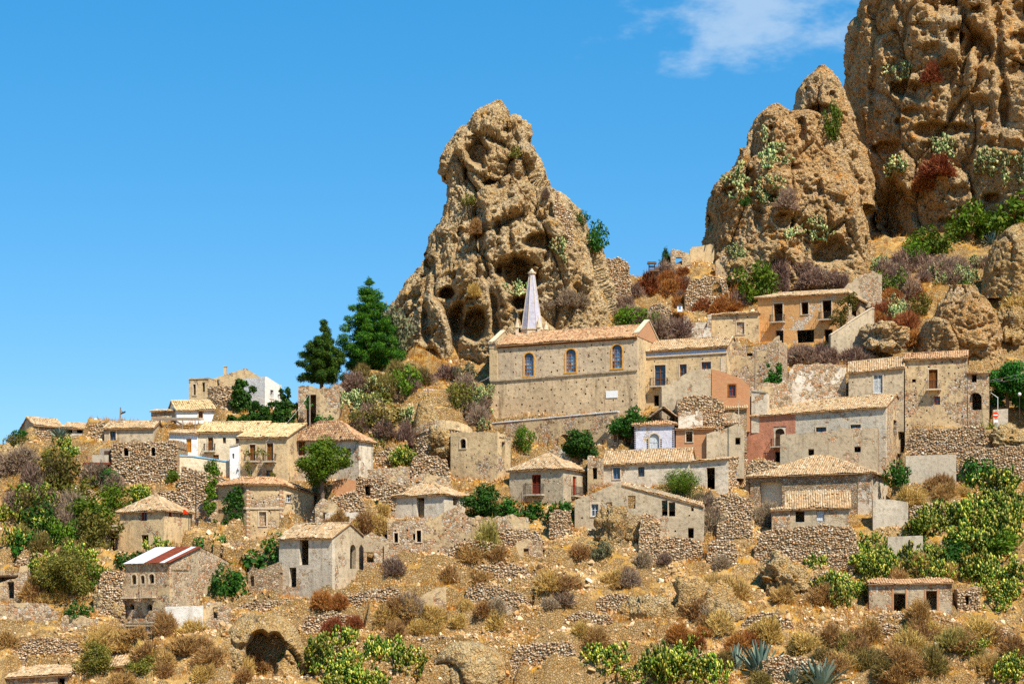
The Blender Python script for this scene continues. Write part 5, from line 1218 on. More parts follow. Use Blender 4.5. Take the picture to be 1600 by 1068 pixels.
# ---- more of the crowded ruins between the houses
for (lb, pts, base, mat, Y, ops) in [
  ('grey stepped wall scrap right of the slot-window house', [(568,838),(580,832),(592,836),(608,846)], (892,888), 'grey2', 212.6, [('o',573,862,584,878)]),
  ('crooked plaster wall before the central roofless ruin', [(600,850),(612,846),(622,852)], (880,880), 'grey2', 212.4, []),
  ('tall stained wall below the sagging plaster shell', [(1160,604),(1185,600),(1212,598),(1238,592)], (648,640), 'tan2', 238.4, [('o',1178,620,1186,634)]),
  ('rubble wall left of the tall roofless house', [(640,716),(660,708),(684,712),(702,716)], (764,760), 'stone', 227.4, []),
  ('small wall with square window below the bastion', [(644,744),(668,740),(704,748)], (778,776), 'tan2', 223.6, [('o',650,752,657,764)]),
  ('broken wall above the central hip roof', [(592,760),(612,752),(636,758)], (792,790), 'stone', 222.0, []),
  ('low rubble wall left of the square stone pier', [(770,830),(800,824),(850,832)], (848,850), 'stone', 215.8, []),
  ('long ragged wall under the low white garden wall', [(700,848),(740,842),(790,850)], (872,874), 'stone', 213.2, []),
  ('tall ruined wall corner right of the ivy-covered corner house', [(492,792),(504,776),(520,782),(532,796)], (838,836), 'tan2', 219.0, [('o',505,800,513,816)]),
  ('masonry stub below the ivy-covered corner house', [(352,852),(372,842),(392,850),(416,846)], (882,880), 'tan2', 216.6, [('oA',362,858,370,876)]),
  ('old wall behind the pyramid-roofed house', [(232,772),(262,764),(300,772)], (800,800), 'stone', 223.0, []),
  ('garden wall left of the rough stone house', [(60,764),(100,756),(150,762)], (790,790), 'stone', 225.0, []),
  ('sloping wall under the left olive scrub', [(20,870),(60,862),(110,872)], (894,896), 'stone', 213.4, []),
  ('upper garden wall right of the lilac house roof', [(1118,650),(1134,644),(1160,648)], (668,668), 'grey2', 234.2, []),
  ('rubble wall between the tamarisk and the hip-roofed house', [(1110,778),(1140,770),(1176,776)], (806,806), 'stone', 219.6, []),
  ('broken wall under the grey block with tall doorway', [(1120,812),(1150,806),(1176,814)], (836,836), 'stone', 216.6, []),
  ('curved old wall above the big concrete wall', [(1424,722),(1450,716),(1500,718)], (740,742), 'stone', 229.8, []),
  ('stone bank below the cottage of the cactus slope', [(1350,962),(1400,958),(1490,962)], (976,976), 'stone', 203.6, []),
  ('stone bank beside the cracked outcrop', [(930,930),(960,924),(990,934)], (958,960), 'stone', 206.0, []),
  ('stone bank under the spindly pale bush', [(740,884),(780,878),(830,886)], (906,908), 'stone', 210.4, []),
  ('stone bank left of the lone plaster slab', [(560,930),(600,924),(648,934)], (962,964), 'stone', 205.6, []),
  ('stone bank above the great bottom boulder', [(640,1000),(690,992),(740,1000)], (1018,1020), 'stone', 200.0, []),
  ('stone bank at the foot of the slot-window house', [(470,962),(520,956),(570,966)], (992,994), 'stone', 203.0, []),
  ('stone bank right of the overhanging boulder', [(1262,900),(1300,892),(1330,902)], (926,926), 'stone', 208.4, []),
  ('stone bank at the lower left edge', [(20,1000),(70,994),(130,1004)], (1022,1024), 'stone', 200.6, []),
  ('pale stone bank crossing the rubble above the bottom cactus', [(880,960),(920,952),(960,962)], (982,984), 'stone', 203.4, []),
  ('short stone bank right of the knobbly outcrop', [(1160,962),(1200,956),(1240,964)], (982,984), 'stone', 203.2, []),
  ('stone bank at the bottom right corner', [(1380,1030),(1430,1024),(1470,1032)], (1050,1052), 'stone', 197.0, []),
  ('crumbling wall on the slope above the palazzo', [(1010,480),(1030,474),(1052,482)], (500,500), 'stone', 260.5, []),
  ('grey old wall above the orange house roof', [(1318,452),(1335,436),(1362,424),(1378,428)], (462,462), 'grey2', 264.0, []),
  ('pale ruined wall beside the rock ridge foot', [(1118,408),(1130,398),(1146,404)], (432,432), 'tan2', 274.0, [])]:
    wall_thing(lb, pts, base, mat, .6, Y=Y, rag=.22, stones=(mat == 'stone'), name='stone_wall' if mat == 'stone' else 'ruined_wall', ops=ops)
o, *_ = house('small tiled outbuilding roof behind the lilac house', 1060, 1098, (668,668), (657,655), th=6, depth=2.5, Y=234.6, mat='tan2', kind='shed', rise=.8, name='outbuilding', cat='shed', tiles='tiles_red')
house('tiny roofed shed beside the thin pole', 1130, 1153, (672,672), (663,661), th=8, depth=2.2, Y=233.4, mat='tan2', kind='shed', rise=.6, name='shed', cat='shed')
house('stone outhouse with dark opening below the red brick gable', 1106, 1167, (672,672), (640,637), th=6, depth=1.8, Y=234.7, mat='stone', kind='shed', rise=.5, ops=[('o',1131,644,1152,662)], name='outhouse', cat='shed', miss=.08)
house('roofless stone room left of the yard wall', 556, 602, (782,782), (746,744), th=8, depth=3., Y=224.6, mat='stone', kind='none', rag=.25, stones=True, name='ruined_room', cat='ruin', ops=[('o',570,758,578,774)])
house('low plaster ruin with doorway under the bastion', 640, 702, (812,812), (782,784), th=8, depth=2.6, Y=221.4, mat='tan2', kind='none', rag=.2, name='ruined_room', cat='ruin', top=[(640,790),(655,780),(680,784),(702,792)], ops=[('o',646,792,654,810)])
house('stone ruin between the white vault and the long low grey house', 918, 942, (764,762), (712,718), th=10, depth=3., Y=226.8, mat='tan2', kind='none', rag=.2, name='ruined_room', cat='ruin', ops=[('o',926,730,933,748)])
for (lb, pts, base, mat, Y, ops) in [
  ('stone wall before the left end of the long pink house', [(1166,722),(1190,716),(1216,722)], (756,754), 'stone', 226.4, []),
  ('plaster ruin below the flat concrete box', [(98,700),(112,694),(136,698)], (726,726), 'tan2', 232.6, [('o',108,704,116,718)]),
  ('low stone wall behind the plastered yard wall', [(586,706),(612,700),(642,704)], (734,734), 'stone', 231.2, []),
  ('broken plaster corner on the central slope', [(806,848),(824,840),(848,850)], (880,880), 'tan2', 213.2, [('o',818,856,826,870)]),
  ('collapsed wall under the right end of the five-window ruin', [(1104,846),(1128,840),(1152,848)], (886,886), 'stone', 213.4, []),
  ('stained wall piece below the broad olive tree', [(96,964),(120,958),(152,966)], (992,992), 'tan2', 203.8, []),
  ('stub of masonry between the slot-window house and the cave', [(500,934),(520,926),(548,932)], (960,960), 'tan2', 206.2, [('o',512,940,522,956)]),
  ('grey plaster wall piece above the great bottom boulder', [(760,952),(784,944),(812,950)], (978,978), 'grey2', 204.0, [])]:
    wall_thing(lb, pts, base, mat, .6, Y=Y, rag=.22, stones=(mat == 'stone'), name='stone_wall' if mat == 'stone' else 'ruined_wall', ops=ops)

# ---- poles, signs, shrine
def pole(label, px, py0, py1, Y=None, r=.09, lean=0., arms=0, name='telegraph_pole', cat='pole', mat='pole'):
    if Y is None: Y = ground_depth(px, py1)
    a, b = P(px, py1, Y)-Vector((0,0,.8)), P(px+lean, py0, Y); o = begin(name, label, cat, a, a.z)
    mb = MB(); mb.tube(a, b, r*1.15, r*.85, 8); mb.build('post', M[mat], o)
    for k in range(arms):
        mb = MB(); q = b-Vector((0,0,.25+.45*k)); mb.box(q+Vector((0,-.1,0)), (.55,0,0), (0,.04,0), (0,0,.05)); c = mb.build('crossarm', M[mat], o)
        for x in (-.48,-.2,.2,.48): mb = MB(); mb.tube(q+Vector((x,-.1,.052)), q+Vector((x,-.1,.2)), .05, .035, 6); mb.build('insulator', M['sign_white'], c)
    return o, b
_, pt1 = pole('concrete telegraph pole beside the tall broken ruin', 484, 614, 674, Y=234.0, arms=0)
_, pt2 = pole('thin lamp pole on the far-left skyline', 187, 636, 668, Y=238.0, lean=1.5)
o = THINGS[-1]; mb = MB(); q = P(190.5, 643, 238.0); mb.tube(P(187.5,640,238.0), q+Vector((.1,0,0)), .035, .035, 5); mb.box(q+Vector((.15,0,-.1)), (.25,0,.1), (0,.12,0), (0,0,.09)); mb.build('lamp_head', M['iron'], o)
_, pt3 = pole('tall dark pole left of the ivy-covered corner house', 306, 734, 836, Y=219.5, r=.06, mat='iron')
_, pt4 = pole('leaning wooden pole in front of the sagging plaster shell', 1180, 540, 607, Y=238.4, r=.08)
_, pt5 = pole('short pole with white insulators above the ochre pinnacle', 669, 607, 632, Y=240.5, r=.05, arms=1)
_, pt6 = pole('thin pole by the brick cottage and grey plaster wall', 1154, 626, 668, Y=229.8, r=.05, mat='pale')
_, pt7 = pole('metal sign post with a bent top by the loggia', 1559, 620, 658, Y=233.6, r=.045, mat='metal_white', name='sign_post', cat='sign')
o = THINGS[-1]; Yq = 233.45; c = P(1555.5, 648, Yq)
mb = MB(); mb.tube(P(1559,621,233.6), P(1548,613,233.6), .04, .03, 6); mb.build('bracket', M['metal_white'], o)
mb = MB(); mb.tube(c, c-Vector((0,.03,0)), .34, .34, 20); d_ = mb.build('no_entry_disc', M['sign_red'], o); mb = MB(); mb.box(c-Vector((0,.037,0)), (.24,0,0), (0,.004,0), (0,0,.06)); mb.build('white_bar', M['sign_white'], d_)
mb = MB(); c2 = P(1556, 657.5, Yq); mb.box(c2, (.24,0,0), (0,.012,0), (0,0,.12)); mb.build('lower_plate', M['sign_white'], o)
mb = MB(); mb.tube(P(1556,652,233.6), P(1556,668,233.6), .035, .035, 6); mb.build('lower_post', M['metal_white'], o)
o, b = pole('white globe street lamp before the dark green trees', 1593, 618, 642, Y=234.2, r=.04, mat='iron', name='street_lamp', cat='lamp')
bm = bmesh.new(); bmesh.ops.create_uvsphere(bm, u_segments=16, v_segments=10, radius=.2); me = bpy.data.meshes.new('globe'); bm.to_mesh(me); bm.free(); g = add('globe', smooth(me), M['sign_white'], o); 
me.transform(__import__('mathutils').Matrix.Translation(b+Vector((0,0,.18))))
def board():
    Y = 269.0; o = begin('notice_board', 'wooden notice board with little pitched tops on the grassy saddle', 'board', P(1020,434,Y), P(1020,434,Y).z)
    for (x0, x1, yt, yb) in ((1014,1023,412,430),(1018,1027,424,436)):
        for x in (x0, x1): mb = MB(); a, b = P(x, yb+6, Y), P(x, yt, Y); mb.tube(a, b, .06, .06, 6); mb.build('post', M['wood_dark'], o)
        a, b = P(x0, yt, Y), P(x1, yt, Y); mb = MB(); mb.poly([a+Vector((-.25,-.3,-.05)), b+Vector((.25,-.3,-.05)), b+Vector((.2,0,.3)), a+Vector((-.2,0,.3))]); mb.poly([a+Vector((-.25,.3,-.05)), a+Vector((-.2,0,.3)), b+Vector((.2,0,.3)), b+Vector((.25,.3,-.05))]); mb.build('board_roof', M['wood_dark'], o)
        if yt == 412: mb = MB(); mb.box((a+b)/2-Vector((0,0,.55)), ((b.x-a.x)/2-.06,0,0), (0,.03,0), (0,0,.3)); mb.build('panel', M['wood_blue'], o)
    o = begin('shrine', 'tiny white wayside shrine with dark pitched roof on the red-brown slope', 'shrine', P(1062,486,259.5), P(1062,486,259.5).z)
    mb = MB(); q = P(1062, 482, 259.5); mb.box(q, (.32,0,0), (0,.25,0), (0,0,.42)); mb.build('body', M['white'], o)
    mb = MB(); t = q+Vector((0,0,.75)); l, r = q+Vector((-.5,0,.38)), q+Vector((.5,0,.38)); d = Vector((0,.35,0)); mb.poly([l-d, t-d, t+d, l+d]); mb.poly([t-d, r-d, r+d, t+d]); mb.poly([l-d,r-d,t-d]); mb.build('roof', M['wood_dark'], o)
    mb = MB(); mb.box(q+Vector((0,-.255,.05)), (.14,0,0), (0,.004,0), (0,0,.2)); mb.build('niche', M['wood_blue'], o)
board()
def cable(label, a, b, sag=.6, r=.011):
    mb = MB(); n = 10; pts = [a.lerp(b, i/n) - Vector((0,0,sag*4*(i/n)*(1-i/n))) for i in range(n+1)]
    for p, q in zip(pts[:-1], pts[1:]): mb.tube(p, q, r, r, 4)
    mb.build('cable', M['metal_white'], None, label=label, cat='cable')
cable('thin cable running from the telegraph pole down to the vine-covered house', pt1, P(415, 690, 227.9), .5)
cable('thin cable strung from the telegraph pole to the white crest house', pt1, P(425, 632, 243.0), .6)
cable('upper pale cable crossing in front of the dark green trees at the right edge', P(1546, 594, 235.0), P(1660, 560, 228.0), .3)
cable('lower pale cable crossing in front of the dark green trees at the right edge', P(1546, 596, 235.0), P(1660, 568, 227.0), .5)
cable('cable from the insulator pole across the scrub to the church', pt5, P(766, 588, 245.5), .7)

# ---- single rocks
def crag(name, label, left, right, Y, ry, amp, mat, rows, cols, seed, cat='rock', caves=(), fis=()):
    o, v = rock(name, label, left, right, Y, lambda r, h: min(ry, .7*r+.6), list(caves), list(fis), M[mat], rows, cols, amp, seed)
    o['kind'] = 'thing'; o['category'] = cat; xs = [p[0] for p in left+right]; ys = [p[1] for p in left+right]; OCC.append((min(xs), min(ys), max(xs), max(ys)-20, Y-ry*.5)); return o
crag('rock_stack', 'small ochre rock pinnacle behind the curved bastion', [(662,616),(652,630),(646,652),(642,680),(634,720)], [(672,616),(682,632),(688,656),(694,684),(704,720)], 234.9, 2.0, .30, 'rock3', 90, 110, 21)
a, b = P(640, 1075, 194.), P(812, 1075, 194.); pad([(a.x,188.),(b.x,188.),(b.x,196.5),(a.x,196.5)], a.z)
crag('boulder', 'great rounded ochre boulder at the bottom edge', [(700,1003),(686,1014),(670,1038),(656,1070),(650,1110)], [(748,1003),(772,1012),(790,1034),(802,1062),(808,1110)], 198.4, 3.4, .30, 'rock3', 100, 190, 24, 'boulder')
boulder('boulder', 'overhanging ochre boulder below the long dry-stone wall', 1226, 908, 78, 62, .9, 2, rot=.45, Y=208.5)
boulder('rock_outcrop', 'broad low outcrop with vertical crack in the lower centre', 1022, 975, 100, 92, .5, 0, cat='rock', Y=204.4)
boulder('rock_outcrop', 'knobbly outcrop with dry bush right of the cracked outcrop', 1108, 965, 110, 104, .5, 2, cat='rock', Y=204.6)
crag('rock_outcrop', 'large split boulder with orange right face above the tall tan house', [(1484,450),(1464,474),(1450,506),(1442,545),(1436,585)], [(1522,446),(1548,470),(1562,498),(1567,530),(1568,585)], 253.6, 3.4, .62, 'rock2', 110, 190, 27, fis=[([(1476,500),(1520,515),(1560,500)], 3, .6)])
boulder('boulder', 'rounded orange boulder left of the split boulder', 1382, 526, 66, 46, .8, 0, Y=250.0, mat='rock2')
crag('rock_outcrop', 'sunlit rock hump at the right edge under the cliff bushes', [(1584,354),(1562,370),(1548,394),(1540,425),(1534,470)], [(1606,352),(1636,372),(1650,410),(1660,470)], 268.4, 3.6, .55, 'rock3', 90, 150, 29)
boulder('boulder', 'grey rounded boulder under the traffic sign', 1580, 690, 66, 40, .8, 1, Y=230.8)
boulder('rock_outcrop', 'rocky knoll in front of the five-window ruin', 966, 832, 66, 84, .6, 0, cat='rock', Y=215.2)
boulder('boulder', 'lumpy rock beside the lower stony slope at centre right', 925, 1012, 44, 40, .8, 2, Y=200.6)
boulder('rock_outcrop', 'ochre rock face left of the balconied ruin', 172, 945, 46, 62, .6, 1, cat='rock', Y=206.6)
boulder('rock_outcrop', 'pale rock bulge under the saddle beside the rock ridge', 1158, 424, 44, 40, .8, 0, cat='rock', Y=268.0)
boulder('rock_outcrop', 'dark fissured rock at the right edge above the loggia', 1586, 508, 50, 56, .7, 0, cat='rock', Y=254.0)
boulder('boulder', 'ochre rock set into the wall below the curved bastion', 690, 690, 38, 40, .7, 2, Y=230.2)
boulder('rock_outcrop', 'weathered outcrop at the left edge above the cactus', 18, 740, 60, 80, .6, 2, cat='rock', Y=229.0)
boulder('boulder', 'small stone lying on the bottom left slope', 150, 985, 26, 18, .8, 0, Y=203.6)
boulder('boulder', 'flat boulder at the very bottom right of centre', 1000, 1066, 60, 18, .8, 1, Y=195.2)
def cave_rock():
    a, b = P(366, 1060, 196.), P(486, 1060, 196.); pad([(a.x-.5,190.),(b.x+.5,190.),(b.x+1.,201.),(a.x-.5,201.)], a.z)
    left = [(372,962),(352,985),(342,1015),(336,1045),(326,1085)]; right = [(420,958),(452,962),(475,985),(490,1020),(500,1085)]
    ob, v = rock('cave_rock', 'ochre rock with a deep dark cave mouth at the lower left', left, right, 205.0, lambda r, h: min(7.5, 1.2*r+1.5), [(410,1026,24,34,8.5),(430,1012,15,24,8.0),(398,1040,16,24,8.0),(378,1010,7,7,.6)], [], M['rock3'], 130, 220, .38, 14, wobk=.45)
    ob['label'] = 'ochre rock with a deep dark cave mouth at the lower left'; ob['category'] = 'rock'; ob['kind'] = 'thing'
    ob.name = 'cave_rock'
cave_rock()
settle()

# ------------------------------------------------------------------ ground mesh
def ground():
    ny, nx = XX.shape
    V = np.stack([XX, YY, GZ], 2).reshape(-1, 3)
    idx = np.arange(nx*ny).reshape(ny, nx)
    q = np.stack([idx[:-1,:-1], idx[:-1,1:], idx[1:,1:], idx[1:,:-1]], 2).reshape(-1, 4)
    add('hillside', smooth(mesh_np('hillside', V, [q])), M['ground'], label='dry stony terraced hillside under the village', kind='structure')
    # the valley between the camera and the village, and land out to the horizon
    xs = np.concatenate([[-9000,-3000,-1000,-400], np.linspace(-200, 200, 41), [400,1000,3000,9000]]); ys = np.concatenate([[-9000,-2000,-400,-100,-30], np.linspace(0, 158.4, 30), [200, 330, 420, 600, 1200, 4000, 12000]])
    X, Y = np.meshgrid(xs, ys)
    Z = np.interp(Y, [-9000,-100, -20, 0, 40, 110, 158.4, 200, 420, 12000], [-60,-2,-1.7,-1.7,-22,-40,-31.2,-34,-60,-80])
    edge = np.interp(np.abs(X), [100, 300], [0, 1]); Z = Z*(1-edge) + edge*np.minimum(Z, -40) - .2
    V = np.stack([X, Y, Z], 2).reshape(-1, 3); ny, nx = X.shape; idx = np.arange(nx*ny).reshape(ny, nx)
    q = np.stack([idx[:-1,:-1], idx[:-1,1:], idx[1:,1:], idx[1:,:-1]], 2).reshape(-1, 4)
    add('valley_ground', smooth(mesh_np('valley_ground', V, [q])), M['ground'], label='dry valley floor below the village', kind='structure')


# ================================================================== plants, rubble, grass
def leaf_mat(name, stops, trans=.25, rough=.7):
    m = bpy.data.materials.new(name); m.use_nodes = True; t = m.node_tree; b = t.nodes['Principled BSDF']; out = t.nodes['Material Output']
    b.inputs['Roughness'].default_value = rough; b.inputs['Specular IOR Level'].default_value = .2
    oi = nd(t, 'ShaderNodeObjectInfo').outputs['Random']; r = island(t)
    col = ramp(t, r, stops)
    col = nd(t, 'ShaderNodeHueSaturation', {'Hue': rmp(t, oi, 0, 1, .485, .515), 'Value': rmp(t, oi, 0, 1, .68, 1.18), 'Color': col}).outputs[0]
    t.links.new(col, b.inputs['Base Color'])
    tr = nd(t, 'ShaderNodeBsdfTranslucent', {'Color': col}); mx = nd(t, 'ShaderNodeMixShader', {0: trans, 1: b.outputs[0], 2: tr.outputs[0]})
    t.links.new(mx.outputs[0], out.inputs['Surface']); return m
M['lf_dark'] = leaf_mat('dark_green_leaves', [(0,(.020,.055,.014)),(.5,(.040,.105,.022)),(.85,(.065,.15,.030)),(1,(.12,.20,.05))])
M['lf_green'] = leaf_mat('bright_green_leaves', [(0,(.045,.085,.016)),(.5,(.095,.155,.026)),(.85,(.15,.20,.04)),(1,(.24,.26,.07))])
M['lf_olive'] = leaf_mat('olive_leaves', [(0,(.065,.070,.020)),(.4,(.13,.125,.034)),(.8,(.20,.175,.055)),(1,(.30,.22,.09))])
M['lf_pine'] = leaf_mat('pine_needles', [(0,(.018,.05,.012)),(.5,(.045,.11,.02)),(.85,(.10,.18,.03)),(1,(.17,.24,.05))])
M['lf_grey'] = leaf_mat('grey_green_leaves', [(0,(.08,.085,.05)),(.5,(.15,.15,.085)),(1,(.22,.20,.12))])
M['tw_tan'] = leaf_mat('straw_twigs', [(0,(.28,.17,.08)),(.4,(.46,.285,.12)),(.8,(.60,.41,.19)),(1,(.66,.49,.27))], .2)
M['tw_grey'] = leaf_mat('grey_brown_twigs', [(0,(.15,.105,.075)),(.5,(.32,.23,.16)),(1,(.48,.37,.27))], .18)
M['tw_purple'] = leaf_mat('purplish_twigs', [(0,(.14,.085,.065)),(.5,(.31,.205,.15)),(1,(.46,.335,.25))], .18)
M['tw_rust'] = leaf_mat('rust_red_twigs', [(0,(.16,.055,.028)),(.5,(.34,.13,.055)),(1,(.50,.25,.125))], .18)
M['tw_olive'] = leaf_mat('olive_twigs', [(0,(.13,.10,.035)),(.5,(.27,.22,.085)),(1,(.42,.32,.15))], .15)
M['cactus'] = leaf_mat('cactus_pads', [(0,(.035,.075,.02)),(.3,(.08,.135,.03)),(.55,(.20,.245,.06)),(.8,(.47,.435,.12)),(.97,(.60,.51,.20)),(1,(.52,.26,.08))], .05, .6)
M['cactus_dry'] = leaf_mat('cactus_pads_dusty', [(0,(.07,.12,.05)),(.35,(.20,.26,.11)),(.6,(.40,.42,.20)),(.9,(.58,.56,.32)),(1,(.50,.32,.15))], .05, .6)
M['agave'] = leaf_mat('agave_leaves', [(0,(.10,.15,.12)),(.6,(.20,.27,.22)),(1,(.38,.42,.32))], .05, .55)
M['bark'] = flat_mat('bark', (.15,.11,.08), .95, .35, 5.)
M['grass'] = leaf_mat('dry_grass', [(0,(.36,.15,.035)),(.4,(.56,.28,.065)),(.75,(.64,.37,.11)),(1,(.64,.44,.20))], .25)

def unit(v): return v/(np.linalg.norm(v, axis=-1, keepdims=True)+1e-9)
def leaf_quads(C, N, size, rs, aspect=.6, droop=0.):
    """leaf-shaped quads at C facing N"""
    n = len(C); a = unit(np.cross(N, rs.normal(size=(n,3)))); b = np.cross(N, a)
    s = size*rs.uniform(.6, 1.4, (n,1)); a = a*s; b = b*s*aspect
    V = np.stack([C-a, C-b*.9+a*.1, C+a, C+b*.9+a*.1], 1)
    return V.reshape(-1, 3), (np.arange(n)[:,None]*4 + np.arange(4)[None])
def leaf_cloud(clumps, per, size, rs, aspect=.6, shell=.45, up=.35, rmax=1.05):
    """clumps: (x,y,z,rx,ry,rz)"""
    CC, NN = [], []
    for (x,y,z,rx,ry,rz) in clumps:
        n = max(6, int(per*(rx*ry+rx*rz+ry*rz)/3)); d = unit(rs.normal(size=(n,3))); r = rs.uniform(shell, 1.0, (n,1))**.6*rs.uniform(.9, rmax, (n,1))
        CC.append(np.array([x,y,z]) + d*r*np.array([rx,ry,rz])); NN.append(unit(d + rs.normal(size=(n,3))*.75 + np.array([0,0,up])))
    return leaf_quads(np.vstack(CC), np.vstack(NN), size, rs, aspect)
def random_clumps(n, R, H, rs, flat=.75, zmin=.25, cr=(.22,.42)):
    out = []
    for _ in range(n):
        d = unit(rs.normal(size=3)); r = rs.uniform(.35, .95)
        z = zmin*H + (1-zmin)*H*(.5+.5*d[2]*r); k = math.sqrt(max(.05, 1-((z/H-.5)*1.7)**2))
        c = rs.uniform(*cr)*R; out.append((d[0]*r*R*.8*k, d[1]*r*R*.8*k, z*.92, c, c, c*flat))
    return out
def branches(mb, base, tips, r, rs):
    for t in tips:
        b = Vector(base); t = Vector(t); m = b.lerp(t, .5) + Vector(rs.normal(size=3)*.06*(t-b).length)
        mb.tube(b, m, r, r*.6, 5); mb.tube(m, t, r*.6, r*.18, 5)

# ---- plant shapes shared by many plants: unit radius about 1, standing at z = 0
def bush_mesh(seed, leaf=.085, per=420, n=16, H=1.5, cr=(.22,.45)):
    rs = np.random.default_rng(seed); cl = random_clumps(n, 1., H, rs, .8, .12, cr)
    V, Fq = leaf_cloud(cl, per, leaf, rs); return mesh_np('bush', V, [Fq])
def twig_mesh(seed, n=1300, H=1.0, w=.015, wide=1.0):
    rs = np.random.default_rng(seed); d = unit(rs.normal(size=(n,3))*np.array([1,1,.85]) + np.array([0,0,.45])); d[:,2] = np.abs(d[:,2])
    lump = 1 + .28*vnoise(d*2.2+seed, seed)
    L = rs.uniform(.60, 1.0, (n,1))**.7*lump[:,None]; tip = d*L*np.array([wide,wide,H]); base = rs.normal(size=(n,3))*np.array([.14,.14,.02])
    st = base*.5 + tip*rs.uniform(.3,.8,(n,1)); side = unit(np.cross(d, rs.normal(size=(n,3))))
    mid = st*.45+tip*.55 + side*.05; w_ = w*rs.uniform(.7,1.6,(n,1)); s2 = unit(np.cross(tip-st, rs.normal(size=(n,3))))
    V = np.stack([st-s2*w_*.7, st+s2*w_*.7, mid+s2*w_, tip, mid-s2*w_], 1).reshape(-1,3)
    F1 = np.arange(n)[:,None]*5 + np.array([0,1,2,3,4])[None]
    # short side shoots make the rim fuzzy
    m = n*2; k = rs.integers(0, n, m); q0 = (mid[k]*rs.uniform(0,1,(m,1)) + tip[k]*1.0); q0 = st[k] + (tip[k]-st[k])*rs.uniform(.4,1.,(m,1)); dd = unit(d[k]+rs.normal(size=(m,3))*.8)*rs.uniform(.08,.22,(m,1)); s3 = unit(np.cross(dd, rs.normal(size=(m,3))))*w*.8
    V2_ = np.stack([q0-s3, q0+s3, q0+dd], 1).reshape(-1,3); F2 = len(V) + np.arange(m)[:,None]*3 + np.arange(3)[None]
    return mesh_np('twigs', np.vstack([V, V2_]), [F1, F2])
def pad_geo(C, up, nrm, ln, wd, th):
    """flat cactus pads as lenses: C base point, up direction, nrm face normal"""
    n = len(C); sd = np.cross(up, nrm); V = []
    for i in range(8):
        a = 2*math.pi*i/8; V.append(C + up*(ln*(.5-.52*math.cos(a))) + sd*(wd*.5*math.sin(a)*(1.0 if i != 0 else 1)))
    V.append(C+up*ln*.52+nrm*th); V.append(C+up*ln*.52-nrm*th)
    V = np.stack(V, 1).reshape(-1,3); T = []
    for i in range(8): T += [(i,(i+1)%8,8), ((i+1)%8,i,9)]
    return V, (np.arange(n)[:,None,None]*10 + np.array(T)[None]).reshape(-1,3)
def cactus_mesh(seed, stems=9, levels=4, spread=1.0):
    rs = np.random.default_rng(seed); C, U, N, LN, WD = [], [], [], [], []; ROOTS = []
    def grow(p, up, lev, root=False):
        ROOTS.append(root)
        nrm = unit(np.cross(up, rs.normal(size=3))); ln = rs.uniform(.26,.38); wd = ln*rs.uniform(.58,.8)
        C.append(p); U.append(up); N.append(nrm); LN.append(ln); WD.append(wd)
        if lev == 0: return
        for _ in range(rs.choice([1,2,2,3]) if lev < 3 else rs.choice([1,1,2])):
            a = rs.uniform(-.95,.95); sd = np.cross(up, nrm); q = p + up*ln*(.52+.46*math.cos(a)) + sd*wd*.48*math.sin(a)
            u2 = unit(up*.8 + sd*math.sin(a)*.9 + rs.normal(size=3)*.5 + np.array([0,0,.30])); grow(q, u2, lev-1)
    for k in range(stems):
        a = rs.uniform(0, 2*math.pi); r = spread*math.sqrt(rs.uniform(0,1))*.7; grow(np.array([r*math.cos(a), r*math.sin(a), -.08]), unit(np.array([math.cos(a)*.35, math.sin(a)*.35, 1.]) + rs.normal(size=3)*.2), rs.integers(levels-1, levels+1), True)
    bases = [c for c, l in zip(C, ROOTS) if l]; C, U, N = map(np.array, (C, U, N)); LN = np.array(LN)[:,None]; WD = np.array(WD)[:,None]
    V, T = pad_geo(C, U, N, LN, WD, .03)
    mb = MB(); bases.sort(key=lambda b: b[0]*b[0]+b[1]*b[1])          # woody old stems creeping out along the ground join the plant
    for i, b in enumerate(bases):
        q = min(bases[:i], key=lambda c: (c[0]-b[0])**2+(c[1]-b[1])**2) if i else np.zeros(3)
        mb.tube((q[0], q[1], .02), (b[0]+.001, b[1], .06), .07, .05, 5)
    tv, tf = np.array(mb.v), mb.f; t4 = np.array([f for f in tf if len(f) == 4])+len(V)
    return mesh_np('pads', np.vstack([V, tv]), [T, t4])
def agave_mesh(seed):
    rs = np.random.default_rng(seed); mbv, mbf = [], []
    for i in range(34):
        a = i*2.399; el = math.radians(20+60*(i/34)**.8+rs.uniform(-6,6)); L = rs.uniform(.85,1.15); d = np.array([math.cos(a)*math.cos(el), math.sin(a)*math.cos(el), math.sin(el)]); s = np.array([-math.sin(a), math.cos(a), 0]); n = np.cross(d, s); n = n if n[2] > 0 else -n
        k = len(mbv)
        for (t, w_, b) in ((0,.05,0),(.35,.085,-.02),(.7,.06,-.06),(1.,.004,-.15)):
            c = d*L*t + np.array([0,0,b]); mbv += [c-s*w_+n*.03, c-n*.015, c+s*w_+n*.03]
        for j in range(3): q = k+j*3; mbf += [(q,q+1,q+4,q+3), (q+1,q+2,q+5,q+4)]
    return mesh_np('agave', np.array(mbv), [np.array(mbf)])
PROTO = {
 'bush': [bush_mesh(s) for s in (1,2,3)], 'fine': [bush_mesh(s, .055, 900, 20, 1.3, (.2,.4)) for s in (5,6)],
 'twig': [twig_mesh(s) for s in (1,2,3,4)], 'broom': [twig_mesh(s, 1100, 1.5, .013, .9) for s in (7,8)],
 'cactus': [cactus_mesh(s, 13, 6, 1.5) for s in (1,2,3,4,5)], 'cactus_s': [cactus_mesh(s, 4, 3, .5) for s in (11,12,13)], 'agave': [agave_mesh(1), agave_mesh(2)]}
MESHMAT = {}
SIZE = {}
